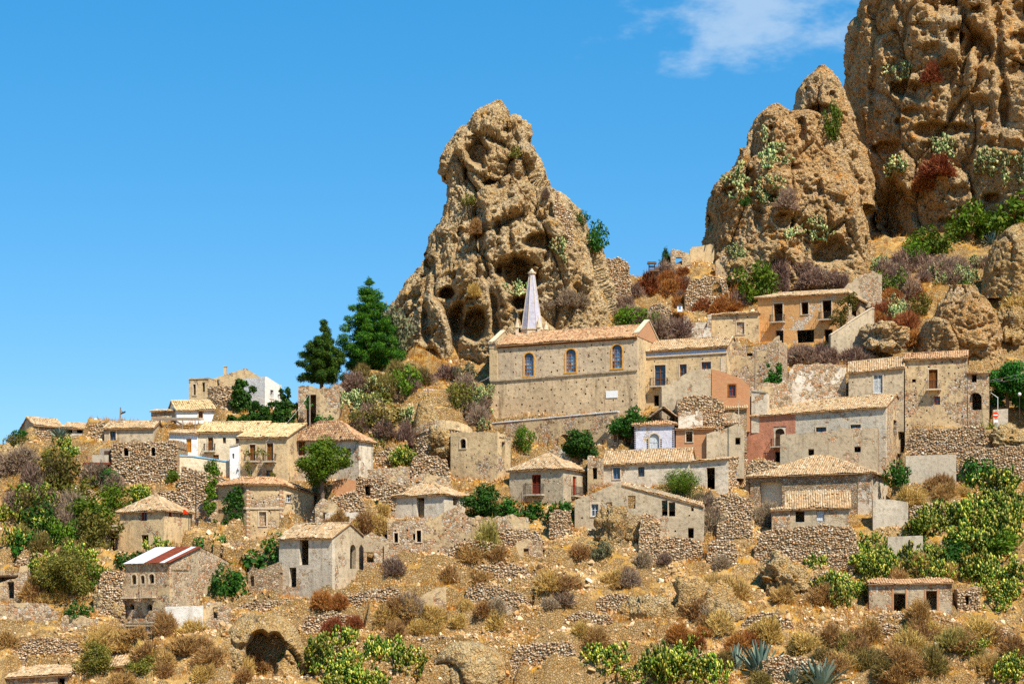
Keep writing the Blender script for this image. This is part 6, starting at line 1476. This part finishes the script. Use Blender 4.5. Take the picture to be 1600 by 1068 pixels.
for k_, ms in PROTO.items():
    v_ = np.concatenate([np.array([q.co[:] for q in m_.vertices]) for m_ in ms]); SIZE[k_] = (float(np.percentile(np.hypot(v_[:,0], v_[:,1]), 95)), float(np.percentile(v_[:,2], 98)))
def plant(name, label, cat, shape, mat, loc, sx, sz, rs, group=None, sy=None):
    key = (shape, int(rs.integers(len(PROTO[shape]))), mat)
    if key not in MESHMAT: me = PROTO[shape][key[1]].copy(); me.materials.append(M[mat]); MESHMAT[key] = me
    o = bpy.data.objects.new(name, MESHMAT[key]); COL.objects.link(o)
    o.location = loc; o.scale = (sx*rs.uniform(.88,1.2), sx*rs.uniform(.8,1.15), sz*rs.uniform(.85,1.15)); o.rotation_euler = (rs.uniform(-.14,.14), rs.uniform(-.14,.14), rs.uniform(0, 6.28))
    o['label'] = label; o['category'] = cat
    if group: o['group'] = group
    return o
def rock_hit(px, py, tol=5.):
    best = None
    for v in ROCKPTS:
        x = CX+F*v[:,0]/v[:,1]; y = HY-F*v[:,2]/v[:,1]; k = np.nonzero((np.abs(x-px) < tol) & (np.abs(y-py) < tol))[0]
        if len(k):
            q = v[k[np.argmin(v[k,1])]]
            if best is None or q[1] < best[1]: best = q
    return Vector(best) if best is not None else None
def hidden(px, py, Y): return any(a <= px <= c and b <= py <= d and Y > y-.2 for (a,b,c,d,y) in OCC)
def by_pixel(px, py, w, h, shape, mat, name, label, cat='shrub', Y=None, rockside=False, group=None, sink=.12):
    """a plant whose outline is centred on (px,py), w by h pixels"""
    rs = np.random.default_rng(int(px*13+py*7)); base = None
    if rockside: base = rock_hit(px, py+h*.35)
    if base is None:
        if Y is not None: base = P(px, py+h/2, Y); base.z = min(base.z, float(hz(base.x, Y))) if False else base.z
        else: base = hit(px, py+h*.5)
    if base is not None and not rockside and py < 480:
        rk = rock_hit(px, py+h*.4)
        if rk is not None and rk.y < base.y: base = rk
    if base is None: return None
    k = base.y/F; R0, H0 = SIZE[shape]
    loc = base - Vector((0,0,h*k*sink)); loc.y += w*k*(-.12 if rockside else .2)
    return plant(name, label, cat, shape, mat, loc, w*k/2/R0, h*k*(1+sink)/H0, rs, group)

# ---- real trees with trunk, limbs and crown
def tree(label, px, py0, py1, w, mat, shape='round', Y=None, leaf=.16, per=260, seed=1, name='tree', lean=0., n=26, zmin=.28):
    rs = np.random.default_rng(seed); base = P(px, py1, Y) if Y else hit(px, py1)
    if base is None: return
    k = base.y/F; H = (py1-py0)*k; R = w*k/2; o = bpy.data.objects.new(name, None); COL.objects.link(o); o.location = base; o['label'] = label; o['category'] = 'tree'
    mb = MB(); top = Vector((lean*H, 0, H*(.55 if shape == 'round' else .96)))
    m1 = Vector((lean*H*.3+rs.normal()*.12, 0, H*.3)); mb.tube((0,0,-.6), m1, .05*R+.08, .04*R+.06, 7); mb.tube(m1, top, .04*R+.06, .03, 7); mb.build('trunk', M['bark'], o)
    cl = []; tips = []
    if shape == 'round':
        for (x,y,z,a,b,c) in random_clumps(n, R, H, rs, .75, zmin, (.2,.36)): cl.append((x+lean*z*.6,y,z,a,b,c)); tips.append((x+lean*z*.6,y,z))
    else:                     # pine: tiers of flat pads on rising limbs
        z = H*.10; 
        while z < H*.99:
            f = z/H; rad = R*(1-f)**.85*(.72+.5*rs.random())*(1.0 if f > .25 else .7+f); m = 7 if f < .55 else (5 if f < .8 else 3); a0 = rs.uniform(0,6.28)
            for j in range(m):
                a = a0+6.283*j/m+rs.normal()*.3; cen = m1.lerp(top, max(0,(f-.3)/.66)) if f > .3 else Vector((0,0,0)).lerp(m1, f/.3)
                if rs.random() < .12: continue
                for t in ((.45, 1.0) if rad > .9 else (.8,)):
                    r = rad*t*rs.uniform(.8,1.1); c = rs.uniform(.26,.46)*(.55+.45*R*.5)*(1.15-.45*f); p = (cen.x+r*math.cos(a), cen.y+r*math.sin(a), z+.22*r+rs.normal()*.12)
                    cl.append((*p, c*1.15, c*1.15, c*.78)); tips.append(p)
            z += H*.058*rs.uniform(.8,1.2)
        cl.append((top.x, top.y, H*.97, .3, .3, .45))
    mb = MB()
    for p in tips[:60]:
        zc = max(.25*H*.6, p[2]*.72); f = min(1, zc/max(.1, top.z)); b = Vector((top.x*f, 0, zc)) if zc > m1.z else Vector((m1.x*zc/m1.z, 0, zc)); q = Vector(p); m_ = b.lerp(q, .5)+Vector((0,0,-.06*(q-b).length)); mb.tube(b, m_, .05, .035, 4); mb.tube(m_, q, .035, .015, 4)
    mb.build('limbs', M['bark'], o)
    V, Fq = leaf_cloud(cl, per, leaf, rs, .22 if shape == 'pine' else .6, .3, .45, 1.45 if shape == 'pine' else 1.15); add('crown', mesh_np('crown', V, [Fq]), M[mat], o)
    return o
def ivy(label, boxes, Y, seed, mat='lf_dark', name='ivy', thick=.25, leaf=.13, dens=34):
    """climber on a wall: boxes in pixels (px0,py0,px1,py1) at depth Y (or Y per box)"""
    rs = np.random.default_rng(seed); cl = []
    for b in boxes:
        y = b[4] if len(b) > 4 else Y; k = y/F; n = max(3, int((b[2]-b[0])*(b[3]-b[1])*k*k*4.0))
        for _ in range(n):
            q = P(rs.uniform(b[0]+2,b[2]-2), rs.uniform(b[1]+2,b[3]-2), y); r = rs.uniform(.28,.5); cl.append((q.x, q.y-thick*.4, q.z, r, thick, r))
    V, Fq = leaf_cloud(cl, dens*9, leaf, rs, .75, .2, .25); c = V.mean(0); add(name, mesh_np(name, V, [Fq]), M[mat], label=label, cat='climber')
ground()
tree('tall dark green pine left of the rock spire', 574, 434, 592, 118, 'lf_pine', 'pine', Y=250., leaf=.17, per=1300, seed=3, name='pine_tree', lean=.02)
tree('smaller pine above the tall broken stone ruin', 503, 506, 606, 84, 'lf_pine', 'pine', Y=245., leaf=.17, per=1300, seed=8, name='pine_tree', lean=.03)
tree('round olive-green tree in front of the grey hip-roofed house', 504, 676, 776, 102, 'lf_green', 'round', Y=222.5, seed=4, n=40, leaf=.12, per=420, zmin=.2)
tree('dark green fig tree under the church terrace', 908, 664, 738, 74, 'lf_dark', 'round', Y=231.0, seed=5, n=26, leaf=.15, per=340)
tree('dense green tree between church terrace and lilac house', 987, 631, 694, 74, 'lf_dark', 'round', Y=234.3, seed=6, n=30, leaf=.14, per=380, zmin=.12)
tree('dark leafy bush-tree between the two hip-roofed houses', 757, 744, 822, 78, 'lf_dark', 'round', Y=220.6, seed=7, n=30, leaf=.14, per=360, zmin=.1)
tree('dark tree rising behind the street lamp at the right edge', 1575, 560, 648, 96, 'lf_dark', 'round', Y=239.5, seed=9, n=34, leaf=.16, per=340, zmin=.1)
tree('broad olive tree on the lower left slope', 108, 846, 960, 106, 'lf_olive', 'round', Y=207.5, seed=10, n=34, leaf=.10, per=420, zmin=.25)
tree('feathery yellow-green tamarisk in front of the long low grey house', 1062, 722, 792, 100, 'lf_green', 'round', Y=221.6, seed=12, n=30, leaf=.07, per=420, zmin=.2)
tree('dark tree half out of frame at the right edge by the lamp', 1628, 568, 660, 100, 'lf_dark', 'round', Y=237.5, seed=19, n=30, leaf=.16, per=340, zmin=.1)
tree('little dark pine on the saddle skyline', 1040, 389, 420, 24, 'lf_dark', 'pine', Y=278.5, seed=13, leaf=.16, per=420, name='pine_tree')
tree('olive bush-tree at the bottom left with the sloping slope grass', 152, 994, 1080, 84, 'lf_olive', 'round', Y=196.5, seed=14, n=28, leaf=.09, per=420)
tree('olive bush-tree beside the low tiled outhouse', 222, 1018, 1082, 74, 'lf_olive', 'round', Y=196.8, seed=15, n=24, leaf=.09, per=380)
tree('slender olive sapling in the middle of the far-left slope', 82, 690, 780, 70, 'lf_olive', 'round', Y=229.5, seed=16, n=26, leaf=.10, per=380, zmin=.15)
ivy('ivy column hanging on the left facet of the corner house', [(347,764,381,836,220.9),(352,760,378,790,220.9),(350,820,376,842,220.3)], 220.8, 3)
ivy('climbing vine covering the narrow gap beside the tall dark pole', [(316,760,338,842),(324,742,340,770),(330,726,346,745)], 221.4, 5, 'lf_green')
ivy('dark creeper tumbling from the crest tower', [(362,594,392,640,241.4),(370,600,400,650,241.0),(388,628,466,660,239.6),(345,648,420,664,238.8),(400,636,462,672,238.4),(436,604,456,640,240.5)], 240, 7, thick=.6, leaf=.16)
ivy('round clump of ivy on the sagging plaster shell', [(1196,568,1224,602)], 240.2, 9, thick=.4)
ivy('vine with autumn leaves over the two balconies', [(382,705,430,712),(383,712,392,745),(420,738,432,748),(396,700,416,709)], 226.9, 11, 'lf_olive', thick=.2, leaf=.09)
ivy('shrub sprouting inside the side stair of the orange house', [(1302,470,1325,505),(1318,455,1340,490),(1296,492,1318,512)], 252.6, 13, 'lf_olive', thick=.5, leaf=.10)
ivy('creeper on the doorway of the tall broken ruin', [(476,616,486,640),(484,650,522,664)], 237.2, 15, thick=.3)
ivy('leafy creeper hanging below the concrete terrace', [(140,728,172,765),(150,750,166,780)], 227.6, 17, thick=.5)
GREEN = [ # px,py,w,h,shape,mat,label
 (352,912,44,58,'bush','lf_dark','dark bush leaning on the right gable of the balconied ruin'),
 (205,874,48,36,'bush','lf_dark','dark bush at the foot of the pyramid-roofed house'), (146,798,92,52,'fine','lf_green','bright green bush left of the pyramid-roofed house'),
 (136,836,70,50,'fine','lf_olive','olive scrub below the bright green bush on the left'), (84,742,76,70,'fine','lf_olive','olive scrub under the agave on the left ridge'),
 (48,780,60,60,'fine','lf_olive','dull olive scrub at the left edge'), (64,820,60,50,'bush','lf_dark','dark bush beneath the left cactus bank'), (118,962,46,30,'bush','lf_dark','low dark bush below the broad olive tree'),
 (814,690,36,38,'fine','lf_green','bright broom bush below the church ledge'), (838,800,60,34,'bush','lf_dark','low dark fig shoots before the red-door house'), (876,806,46,44,'bush','lf_dark','fig shoots beside the square stone pier'), (800,796,46,30,'bush','lf_dark','fig shoots over the low white garden wall'),
 (1184,440,84,72,'fine','lf_green','large pale green bush left of the orange house roof'), (984,500,72,40,'fine','lf_green','pale green bush behind the church roof'), (1026,512,40,36,'fine','lf_green','small pale green bush at the church brick gable'),
 (1572,332,110,80,'fine','lf_green','tall olive-green broom at the right edge under the cliff'), (1512,350,90,66,'fine','lf_green','green broom under the middle of the cliff'), (1462,370,84,60,'fine','lf_green','green broom below the cliff cave'), (1420,398,54,48,'fine','lf_green','small green broom left of the cliff cave brooms'), (1394,444,52,44,'fine','lf_green','round green broom above the orange house gable'),
 (1526,734,64,58,'bush','lf_dark','dark green bush right of the big concrete wall'), (1406,750,44,40,'bush','lf_dark','green bush at the right corner of the pink house'), (1512,455,22,26,'fine','lf_green','vivid green tuft above the split boulder'),
 (612,532,80,82,'fine','lf_grey','grey-green bush below the tall pine'), (600,652,86,50,'fine','tw_olive','olive-brown scrub on the slope left of the pinnacle'), (1068,688,44,22,'bush','lf_dark','low fig leaves before the brick cottage'), (1008,742,40,30,'fine','lf_green','leafy patch left of the tamarisk'),
 (270,745,30,24,'fine','lf_green','green shrub above the reddish rubble wall'), (330,735,34,34,'fine','lf_green','bright green shrub behind the ivy-covered corner house'), (28,676,30,22,'bush','lf_dark','dark bush behind the far-left grey gable'), (228,650,26,12,'bush','lf_dark','small leafy tuft over the pergola'),
 (586,622,54,40,'fine','lf_olive','olive scrub under the tall pine'), (640,604,56,44,'fine','lf_green','green scrub at the left foot of the spire'), (716,622,44,36,'fine','lf_olive','olive scrub right of the ochre pinnacle'), (726,588,40,40,'fine','lf_grey','grey-green scrub at the foot of the spire caves'), (560,664,50,36,'fine','lf_olive','olive scrub right of the tall broken ruin'), (1600,372,70,50,'fine','lf_olive','olive scrub beside the sunlit rock hump'), (1440,480,40,34,'fine','lf_olive','olive shrub beside the rounded orange boulder'), (1490,870,50,40,'bush','lf_dark','leafy dark shrub among the right cactus bank'), (1572,850,56,44,'bush','lf_green','leafy green shrub among the right cactus bank'), (1430,830,44,40,'bush','lf_green','leafy shrub beside the hidden concrete slab'), (170,745,40,44,'bush','lf_dark','dark thicket under the concrete terrace'), (120,770,70,56,'fine','lf_olive','olive thicket below the concrete terrace'), (30,850,60,56,'bush','lf_dark','dark green bush low on the left edge'), (150,905,60,60,'fine','lf_green','green thicket right of the broad olive tree'), (70,905,70,60,'fine','lf_olive','olive thicket left of the broad olive tree'), (20,690,40,26,'fine','lf_olive','low scrub on the leftmost skyline'), (100,830,60,50,'fine','lf_green','light green bush left of the small brick cottage'), (430,880,50,44,'bush','lf_dark','dark bush against the slot-window house'), (330,870,50,40,'bush','lf_dark','dark bush below the ivy-covered corner house'), (176,790,60,40,'fine','lf_green','green bush above the pyramid-roofed house'), (1230,620,22,16,'fine','lf_green','green tuft at the foot of the broken white wall'), (760,842,46,44,'twig','tw_olive','spindly pale bush on the central rubble slope'), (938,862,40,40,'fine','lf_grey','grey-green bush before the rocky knoll'), (634,676,30,30,'twig','tw_purple','purplish dead bush beside the ochre pinnacle')]
for (x,y,w_,h,sh,mt,lb) in GREEN: by_pixel(x, y, w_, h, sh, mt, 'shrub', lb)
by_pixel(404, 884, 100, 62, 'bush', 'lf_dark', 'shrub', 'dense dark green thicket above the slot-window annex', Y=211.6)
by_pixel(366, 915, 52, 60, 'bush', 'lf_dark', 'shrub', 'dark bush between the balconied ruin and the low ruined annex', Y=207.6)
by_pixel(298, 984, 64, 34, 'twig', 'tw_tan', 'shrub', 'heap of dry brush before the bright white wall fragment', Y=202.2)
by_pixel(930, 1002, 50, 24, 'twig', 'tw_tan', 'shrub', 'flat dry brush heap above the bottom cactus bank')
for (x,y,w_,h,sh,mt,lb) in [(932,382,34,44,'bush','lf_dark','green bush clinging to the right flank of the spire'), (912,342,22,20,'bush','lf_dark','dark bush on the spire shoulder skyline'), (800,240,24,18,'bush','lf_olive','small bush near the top of the spire'), (735,312,26,16,'bush','lf_olive','low bush on the left ledge of the spire'), (748,360,26,22,'twig','tw_tan','dry tuft in the central cleft of the spire'), (1308,198,36,56,'fine','lf_green','green bush in the notch between pinnacle and cliff'),
   (1160,318,18,16,'bush','lf_dark','dark bush in the hollow of the rock ridge'), (962,392,40,26,'twig','tw_purple','brown bush on the fortress wall top'), (855,300,16,14,'twig','tw_grey','dry tuft on the right edge of the spire'), (1460,262,60,26,'twig','tw_rust','rust-red scrub on the cliff ledge'), (1440,290,50,22,'twig','tw_rust','dark red scrub on the lower cliff ledge'), (1450,120,30,26,'twig','tw_rust','red-brown tuft in the middle of the cliff'), (1228,320,40,24,'twig','tw_purple','grey scrub in the fold of the rock ridge'), (742,455,26,16,'twig','tw_tan','dry tuft under the spire cleft')]:
    by_pixel(x, y, w_, h, sh, mt, 'shrub', lb, rockside=True)
for (x,y,w_,h,lb) in [(1190,1032,66,60,'large agave with pale leaves at the bottom edge'), (1284,1050,76,52,'spiky blue-green agave at the bottom right of centre'), (1150,1030,40,40,'smaller agave left of the large agave'), (92,674,44,20,'blue-grey agave on the left ridge'), (1240,1058,40,26,'small agave between the two bottom agaves')]:
    by_pixel(x, y, w_, h, 'agave', 'agave', 'agave', lb, 'agave')
by_pixel(1552, 372, 36, 24, 'agave', 'agave', 'agave', 'blue-grey agave under the cliff brooms', 'agave')
# ---- cactus banks and dry scrub: many of a kind, scattered over the places where the photograph shows them
ZR = np.random.default_rng(21)
ORD = 'zeroth first second third fourth fifth sixth seventh eighth ninth tenth eleventh twelfth thirteenth fourteenth fifteenth sixteenth seventeenth eighteenth nineteenth twentieth'.split()
def ordinal(k): return ORD[k] if k <= 20 else ('twenty-' if k < 30 else 'thirty-')+ORD[k % 10] if k % 10 else 'thirtieth'
def zone(n, cx, cy, rx, ry, wr, shape, mat, name, label, cat, group, hr=.85, rockside=False):
    k = t = 0; made = []
    while k < n and t < n*12:
        t += 1; a = ZR.uniform(0, 6.283); r = math.sqrt(ZR.uniform(0,1)); x, y = cx+rx*r*math.cos(a), cy+ry*r*math.sin(a); w_ = ZR.uniform(*wr); h = w_*hr*ZR.uniform(.8,1.15)
        base = rock_hit(x, y+h*.35) if rockside else hit(x, y+h*.5)
        if base is None or hidden(x, y, base.y) or hidden(x, y+h*.4, base.y): continue
        ob = by_pixel(x, y, w_, h, shape, mat, name, label, cat, rockside=rockside, group=group)
        if ob: k += 1; made.append(ob)
    made.sort(key=lambda ob: ob.location.x/ob.location.y)
    if len(made) > 1:
        for i, ob in enumerate(made): ob['label'] = label + ', ' + ordinal(i+1) + ' from the left'
for (n,cx,cy,rx,ry,wr,lb) in [(15,1565,800,50,62,(42,66),'prickly pear cactus in the thick bank at the right edge'), (15,1500,845,78,62,(40,66),'prickly pear cactus in the bank above the low ruined cottage'), (11,1420,884,64,30,(40,60),'prickly pear cactus just above the ruined cottage tiles'),
   (16,1330,884,56,54,(38,60),'prickly pear cactus left of the low ruined cottage'), (8,1560,905,44,44,(44,66),'prickly pear cactus right of the fallen room stub'), (17,1045,1038,104,26,(40,64),'prickly pear cactus in the bank at the bottom centre'), (17,545,1036,100,40,(44,64),'prickly pear cactus in the bank at the bottom left of centre'),
   (10,44,806,44,58,(36,56),'prickly pear cactus in the bank on the left slope'), (7,90,866,60,30,(34,50),'prickly pear cactus under the left olive scrub'), (3,96,700,24,14,(34,44),'prickly pear cactus below the left ridge agave'), (2,10,712,12,14,(30,40),'prickly pear cactus at the left edge of the ridge'),
   (9,600,640,66,40,(30,44),'prickly pear cactus in the scrub left of the ochre pinnacle'), (5,748,630,14,44,(28,40),'prickly pear cactus against the left end of the church'), (5,604,712,32,16,(30,44),'prickly pear cactus behind the plastered yard wall'), (3,1540,682,22,16,(34,46),'prickly pear cactus under the traffic sign'),
   (3,1482,506,16,30,(30,40),'prickly pear cactus between the two big boulders'), (3,1392,482,20,12,(30,40),'prickly pear cactus above the stair wall'), (8,1520,435,60,26,(28,40),'prickly pear cactus above the split boulder'), (3,1585,1046,20,20,(46,60),'prickly pear cactus in the bottom right corner'), (2,1516,1010,14,10,(36,46),'prickly pear cactus on the lower right slope'),
   (1,242,852,2,2,(42,46),'prickly pear cactus before the pyramid-roofed house'), (2,214,776,12,6,(30,38),'prickly pear cactus below the rough stone house'), (3,1160,392,14,24,(24,34),'prickly pear cactus at the foot of the rock ridge'), (2,1228,606,16,8,(26,34),'prickly pear cactus beside the broken whitewashed wall'), (3,1586,480,16,50,(26,38),'prickly pear cactus at the right edge above the loggia'), (5,1370,430,50,24,(26,36),'prickly pear cactus above the orange house')]:
    zone(int(n*1.35+.5), cx, cy, rx, ry, wr, 'cactus', 'cactus' if cy > 660 else 'cactus_dry', 'prickly_pear', lb, 'cactus', 'prickly pears: '+lb.split('cactus ')[1], .62)
for (n,cx,cy,rx,ry,lb) in [(7,1205,232,18,26,'prickly pear clinging to the upper rock ridge'), (6,1150,280,26,20,'prickly pear on the left shoulder of the rock ridge'), (6,1200,296,24,16,'prickly pear in the middle of the rock ridge'), (6,1275,362,46,14,'prickly pear low on the rock ridge'), (5,1400,108,18,10,'prickly pear on the upper cliff ledge'), (8,1468,228,26,22,'prickly pear on the central cliff ledge'), (5,1388,262,18,12,'prickly pear on the left cliff ledge'), (11,1560,258,44,30,'prickly pear on the right cliff slope'), (3,812,448,14,8,'prickly pear in the spire cave'), (3,878,392,10,12,'prickly pear on the right flank of the spire'), (2,712,600,14,14,'prickly pear at the foot of the spire')]:
    zone(int(n*1.5), cx, cy, rx, ry, (20,34), 'cactus_s', 'cactus_dry', 'prickly_pear', lb, 'cactus', 'prickly pears: '+lb.split('pear ')[1], .65, rockside=True)
for (n,cx,cy,rx,ry,wr,mat,lb) in [(18,830,930,260,90,(26,50),'tw_tan','straw-coloured dry bush on the central rubble slope'), (12,900,920,330,90,(26,46),'tw_grey','grey-brown dead bush on the central rubble slope'), (10,1200,940,120,60,(30,52),'tw_tan','straw-coloured dry bush around the overhanging boulder'),
   (24,1420,1022,180,44,(34,60),'tw_tan','straw-coloured dry bush on the lower right slope'), (12,1400,1024,180,40,(30,50),'tw_olive','olive-brown dry bush on the lower right slope'), (8,1290,1040,200,30,(30,56),'tw_olive','grey dry bush along the bottom right'), (15,160,1010,170,56,(32,60),'tw_tan','straw-coloured dry bush on the bottom left slope'), (8,330,1040,90,24,(30,50),'tw_tan','straw-coloured dry bush below the cave rock'),
   (16,1080,470,90,48,(26,46),'tw_rust','rust-red dry bush on the slope above the palazzo'), (18,1070,470,100,50,(26,46),'tw_purple','purplish dry bush on the slope above the palazzo'), (10,1270,432,80,16,(30,46),'tw_purple','purplish dry bush behind the orange house roof'), (13,640,630,110,60,(30,52),'tw_purple','purplish dry bush on the scrub slope left of the church'), (10,600,610,70,40,(28,46),'tw_olive','olive-brown dry bush on the scrub slope below the pines'), (6,720,640,34,40,(30,44),'tw_grey','grey dead bush beside the ochre pinnacle'),
   (30,1480,445,130,54,(28,50),'tw_purple','purplish dry bush on the slope under the cliff'), (16,1440,485,80,44,(28,46),'tw_rust','dark rust-red bush around the boulders under the cliff'), (8,1560,470,40,70,(28,46),'tw_tan','straw-coloured dry bush at the right edge under the cliff'), (22,90,750,90,66,(30,54),'tw_grey','brown-grey dry bush on the left slope'), (16,110,810,90,70,(30,50),'tw_olive','olive-brown dry bush on the left slope'), (8,60,900,60,50,(30,46),'tw_tan','straw-coloured dry bush on the far-left slope'), (12,1250,570,110,26,(30,50),'tw_purple','purplish dry bush in front of the orange house'),
   (10,1150,795,56,30,(30,50),'tw_grey','grey-brown dead bush left of the hip-roofed house'), (8,1450,775,60,20,(28,44),'tw_tan','straw-coloured dry bush around the concrete walls'), (8,560,800,60,50,(26,40),'tw_tan','straw-coloured dry bush on the rubble by the brick stump'), (5,520,960,60,20,(30,46),'tw_rust','reddish dry bush under the slot-window house'), (5,680,720,40,26,(26,40),'tw_purple','purplish bush among the bastion ruins'), (8,1260,850,80,26,(28,44),'tw_tan','straw-coloured dry bush on the long wall by the sagging cottage'), (10,680,960,110,40,(26,44),'tw_tan','straw-coloured dry bush around the lone plaster slab'), (8,1120,1000,70,30,(28,46),'tw_rust','rusty dry bush above the bottom agaves'), (6,1430,900,60,60,(30,44),'tw_tan','straw-coloured dry bush between the cactus banks'), (4,300,900,30,20,(24,34),'tw_tan','straw-coloured dry bush between the left houses'), (6,905,480,50,20,(24,40),'tw_grey','brown-grey bush at the right foot of the spire')]:
    zone(n, cx, cy, rx, ry, wr, 'twig', mat, 'dry_shrub', lb, 'shrub', 'dry bushes: '+lb.split('bush ')[1], .6)

# ---- rubble and dry grass: too many to count
def scatter(n, keep, rs, y0=185., y1=290., half=66.):
    x = rs.uniform(-half, half, n); y = rs.uniform(y0, y1, n); x = x*(y/250.); p = np.stack([x, y, 0*x], 1); m = keep(p, rs.random(n)); return x[m], y[m]
def rubble_mat():
    m, t, b = newmat('rubble_stone', .95); r = nd(t, 'ShaderNodeObjectInfo').outputs['Random']
    col = ramp(t, r, [(0,(.24,.15,.08)),(.2,(.42,.285,.16)),(.5,(.56,.41,.25)),(.62,(.50,.265,.12)),(.85,(.66,.52,.35)),(.95,(.76,.66,.51)),(1,(.36,.265,.17))])
    col = mix(t, rmp(t, noise(t, pos(t), 5.0, 4, .6), .5, .75, 0, .45), col, (.2,.14,.09)); t.links.new(col, b.inputs['Base Color']); return m
def rubble():
    """loose stones: one object, a stone shape set down at every point of a point cloud"""
    rs = np.random.default_rng(5)
    def keep(p, r):
        px = CX+F*p[:,0]/p[:,1]; py = HY-F*hz(p[:,0], p[:,1])/p[:,1]
        d = .06 + .80*sstep(-.02, .30, fbm(p/6.0, 3, 61)) + .45*sstep(.1,.4, fbm(p/2.0, 2, 62)); low = sstep(262, 222, p[:,1])*.8+.2
        core = np.where((px > 540) & (px < 1340) & (py > 815), 1.0, .55)
        return r < d*low*core*np.where((px > 1360) & (p[:,1] > 206), .4, 1.0)
    x, y = scatter(280000, keep, rs); s = np.clip(rs.lognormal(-2.25, .55, len(x)), .045, .5)
    for (A, B) in WALLS:             # what has fallen from the walls
        L = (B-A).length; n = int(L*16); t = rs.uniform(-.05, 1.05, n); d = np.abs(rs.normal(0, 1.1, n))+.1; u = (B-A)/L
        x = np.concatenate([x, A.x+(B.x-A.x)*t + u.y*d]); y = np.concatenate([y, A.y+(B.y-A.y)*t - u.x*d]); s = np.concatenate([s, np.clip(rs.lognormal(-2.0, .45, n), .06, .4)])
    z = hz(x, y)+s*.12; n = len(x)
    me = bpy.data.meshes.new('rubble'); me.vertices.add(n); me.vertices.foreach_set('co', np.stack([x,y,z],1).astype(np.float32).ravel())
    at = me.attributes.new('rot', 'FLOAT_VECTOR', 'POINT'); at.data.foreach_set('vector', rs.uniform(-3.14, 3.14, (n,3)).astype(np.float32).ravel())
    sc_ = np.stack([s, s*rs.uniform(.55,1.,n), s*rs.uniform(.35,.7,n)], 1); at = me.attributes.new('scl', 'FLOAT_VECTOR', 'POINT'); at.data.foreach_set('vector', sc_.astype(np.float32).ravel())
    o = add('rubble', me, M['rubble'], label='loose stones and rubble strewn over the slopes', kind='stuff')
    g = bpy.data.node_groups.new('rubble_stones', 'GeometryNodeTree'); g.interface.new_socket('Geometry', in_out='INPUT', socket_type='NodeSocketGeometry'); g.interface.new_socket('Geometry', in_out='OUTPUT', socket_type='NodeSocketGeometry')
    gi, go = g.nodes.new('NodeGroupInput'), g.nodes.new('NodeGroupOutput'); ico = g.nodes.new('GeometryNodeMeshIcoSphere'); ico.inputs['Radius'].default_value = 1.0; ico.inputs['Subdivisions'].default_value = 1
    sp = g.nodes.new('GeometryNodeSetPosition'); nz_ = g.nodes.new('ShaderNodeTexWhiteNoise'); pn = g.nodes.new('GeometryNodeInputPosition'); sub_ = g.nodes.new('ShaderNodeVectorMath'); sub_.operation = 'SUBTRACT'; sub_.inputs[1].default_value = (.5,.5,.5); mul = g.nodes.new('ShaderNodeVectorMath'); mul.operation = 'SCALE'; mul.inputs['Scale'].default_value = .75
    inst = g.nodes.new('GeometryNodeInstanceOnPoints'); a1 = g.nodes.new('GeometryNodeInputNamedAttribute'); a1.data_type = 'FLOAT_VECTOR'; a1.inputs[0].default_value = 'rot'; a2 = g.nodes.new('GeometryNodeInputNamedAttribute'); a2.data_type = 'FLOAT_VECTOR'; a2.inputs[0].default_value = 'scl'
    sm = g.nodes.new('GeometryNodeSetMaterial'); sm.inputs['Material'].default_value = M['rubble']; L_ = g.links.new
    L_(pn.outputs[0], nz_.inputs['Vector']); L_(nz_.outputs['Color'], sub_.inputs[0]); L_(sub_.outputs[0], mul.inputs[0]); L_(ico.outputs['Mesh'], sp.inputs['Geometry']); L_(mul.outputs[0], sp.inputs['Offset']); L_(sp.outputs[0], sm.inputs['Geometry'])
    L_(gi.outputs[0], inst.inputs['Points']); L_(sm.outputs[0], inst.inputs['Instance']); L_(a1.outputs[0], inst.inputs['Rotation']); L_(a2.outputs[0], inst.inputs['Scale']); L_(inst.outputs[0], go.inputs[0])
    md = o.modifiers.new('stones', 'NODES'); md.node_group = g; pass
M['rubble'] = rubble_mat()
rubble()
def grass():
    rs = np.random.default_rng(6)
    def keep(p, r): return r < .08 + .92*sstep(-.05, .25, fbm(p/5.0, 3, 91))
    x, y = scatter(30000, keep, rs); k = 9; n = len(x)*k
    x = np.repeat(x, k)+rs.normal(0,.14,n); y = np.repeat(y, k)+rs.normal(0,.14,n); z = hz(x, y); h = rs.uniform(.2,.75,n); a = rs.uniform(0,6.283,n); w_ = .03
    B = np.stack([x,y,z-.03],1); d = np.stack([rs.normal(0,.25,n), rs.normal(0,.25,n), np.ones(n)],1)*h[:,None]; s = np.stack([np.cos(a),np.sin(a),0*a],1)*w_
    V = np.stack([B-s, B+s, B+d],1).reshape(-1,3); add('dry_grass', mesh_np('dry_grass', V, [np.arange(3*n).reshape(-1,3)]), M['grass'], label='tufts of golden dry grass on the slopes', kind='stuff')
grass()
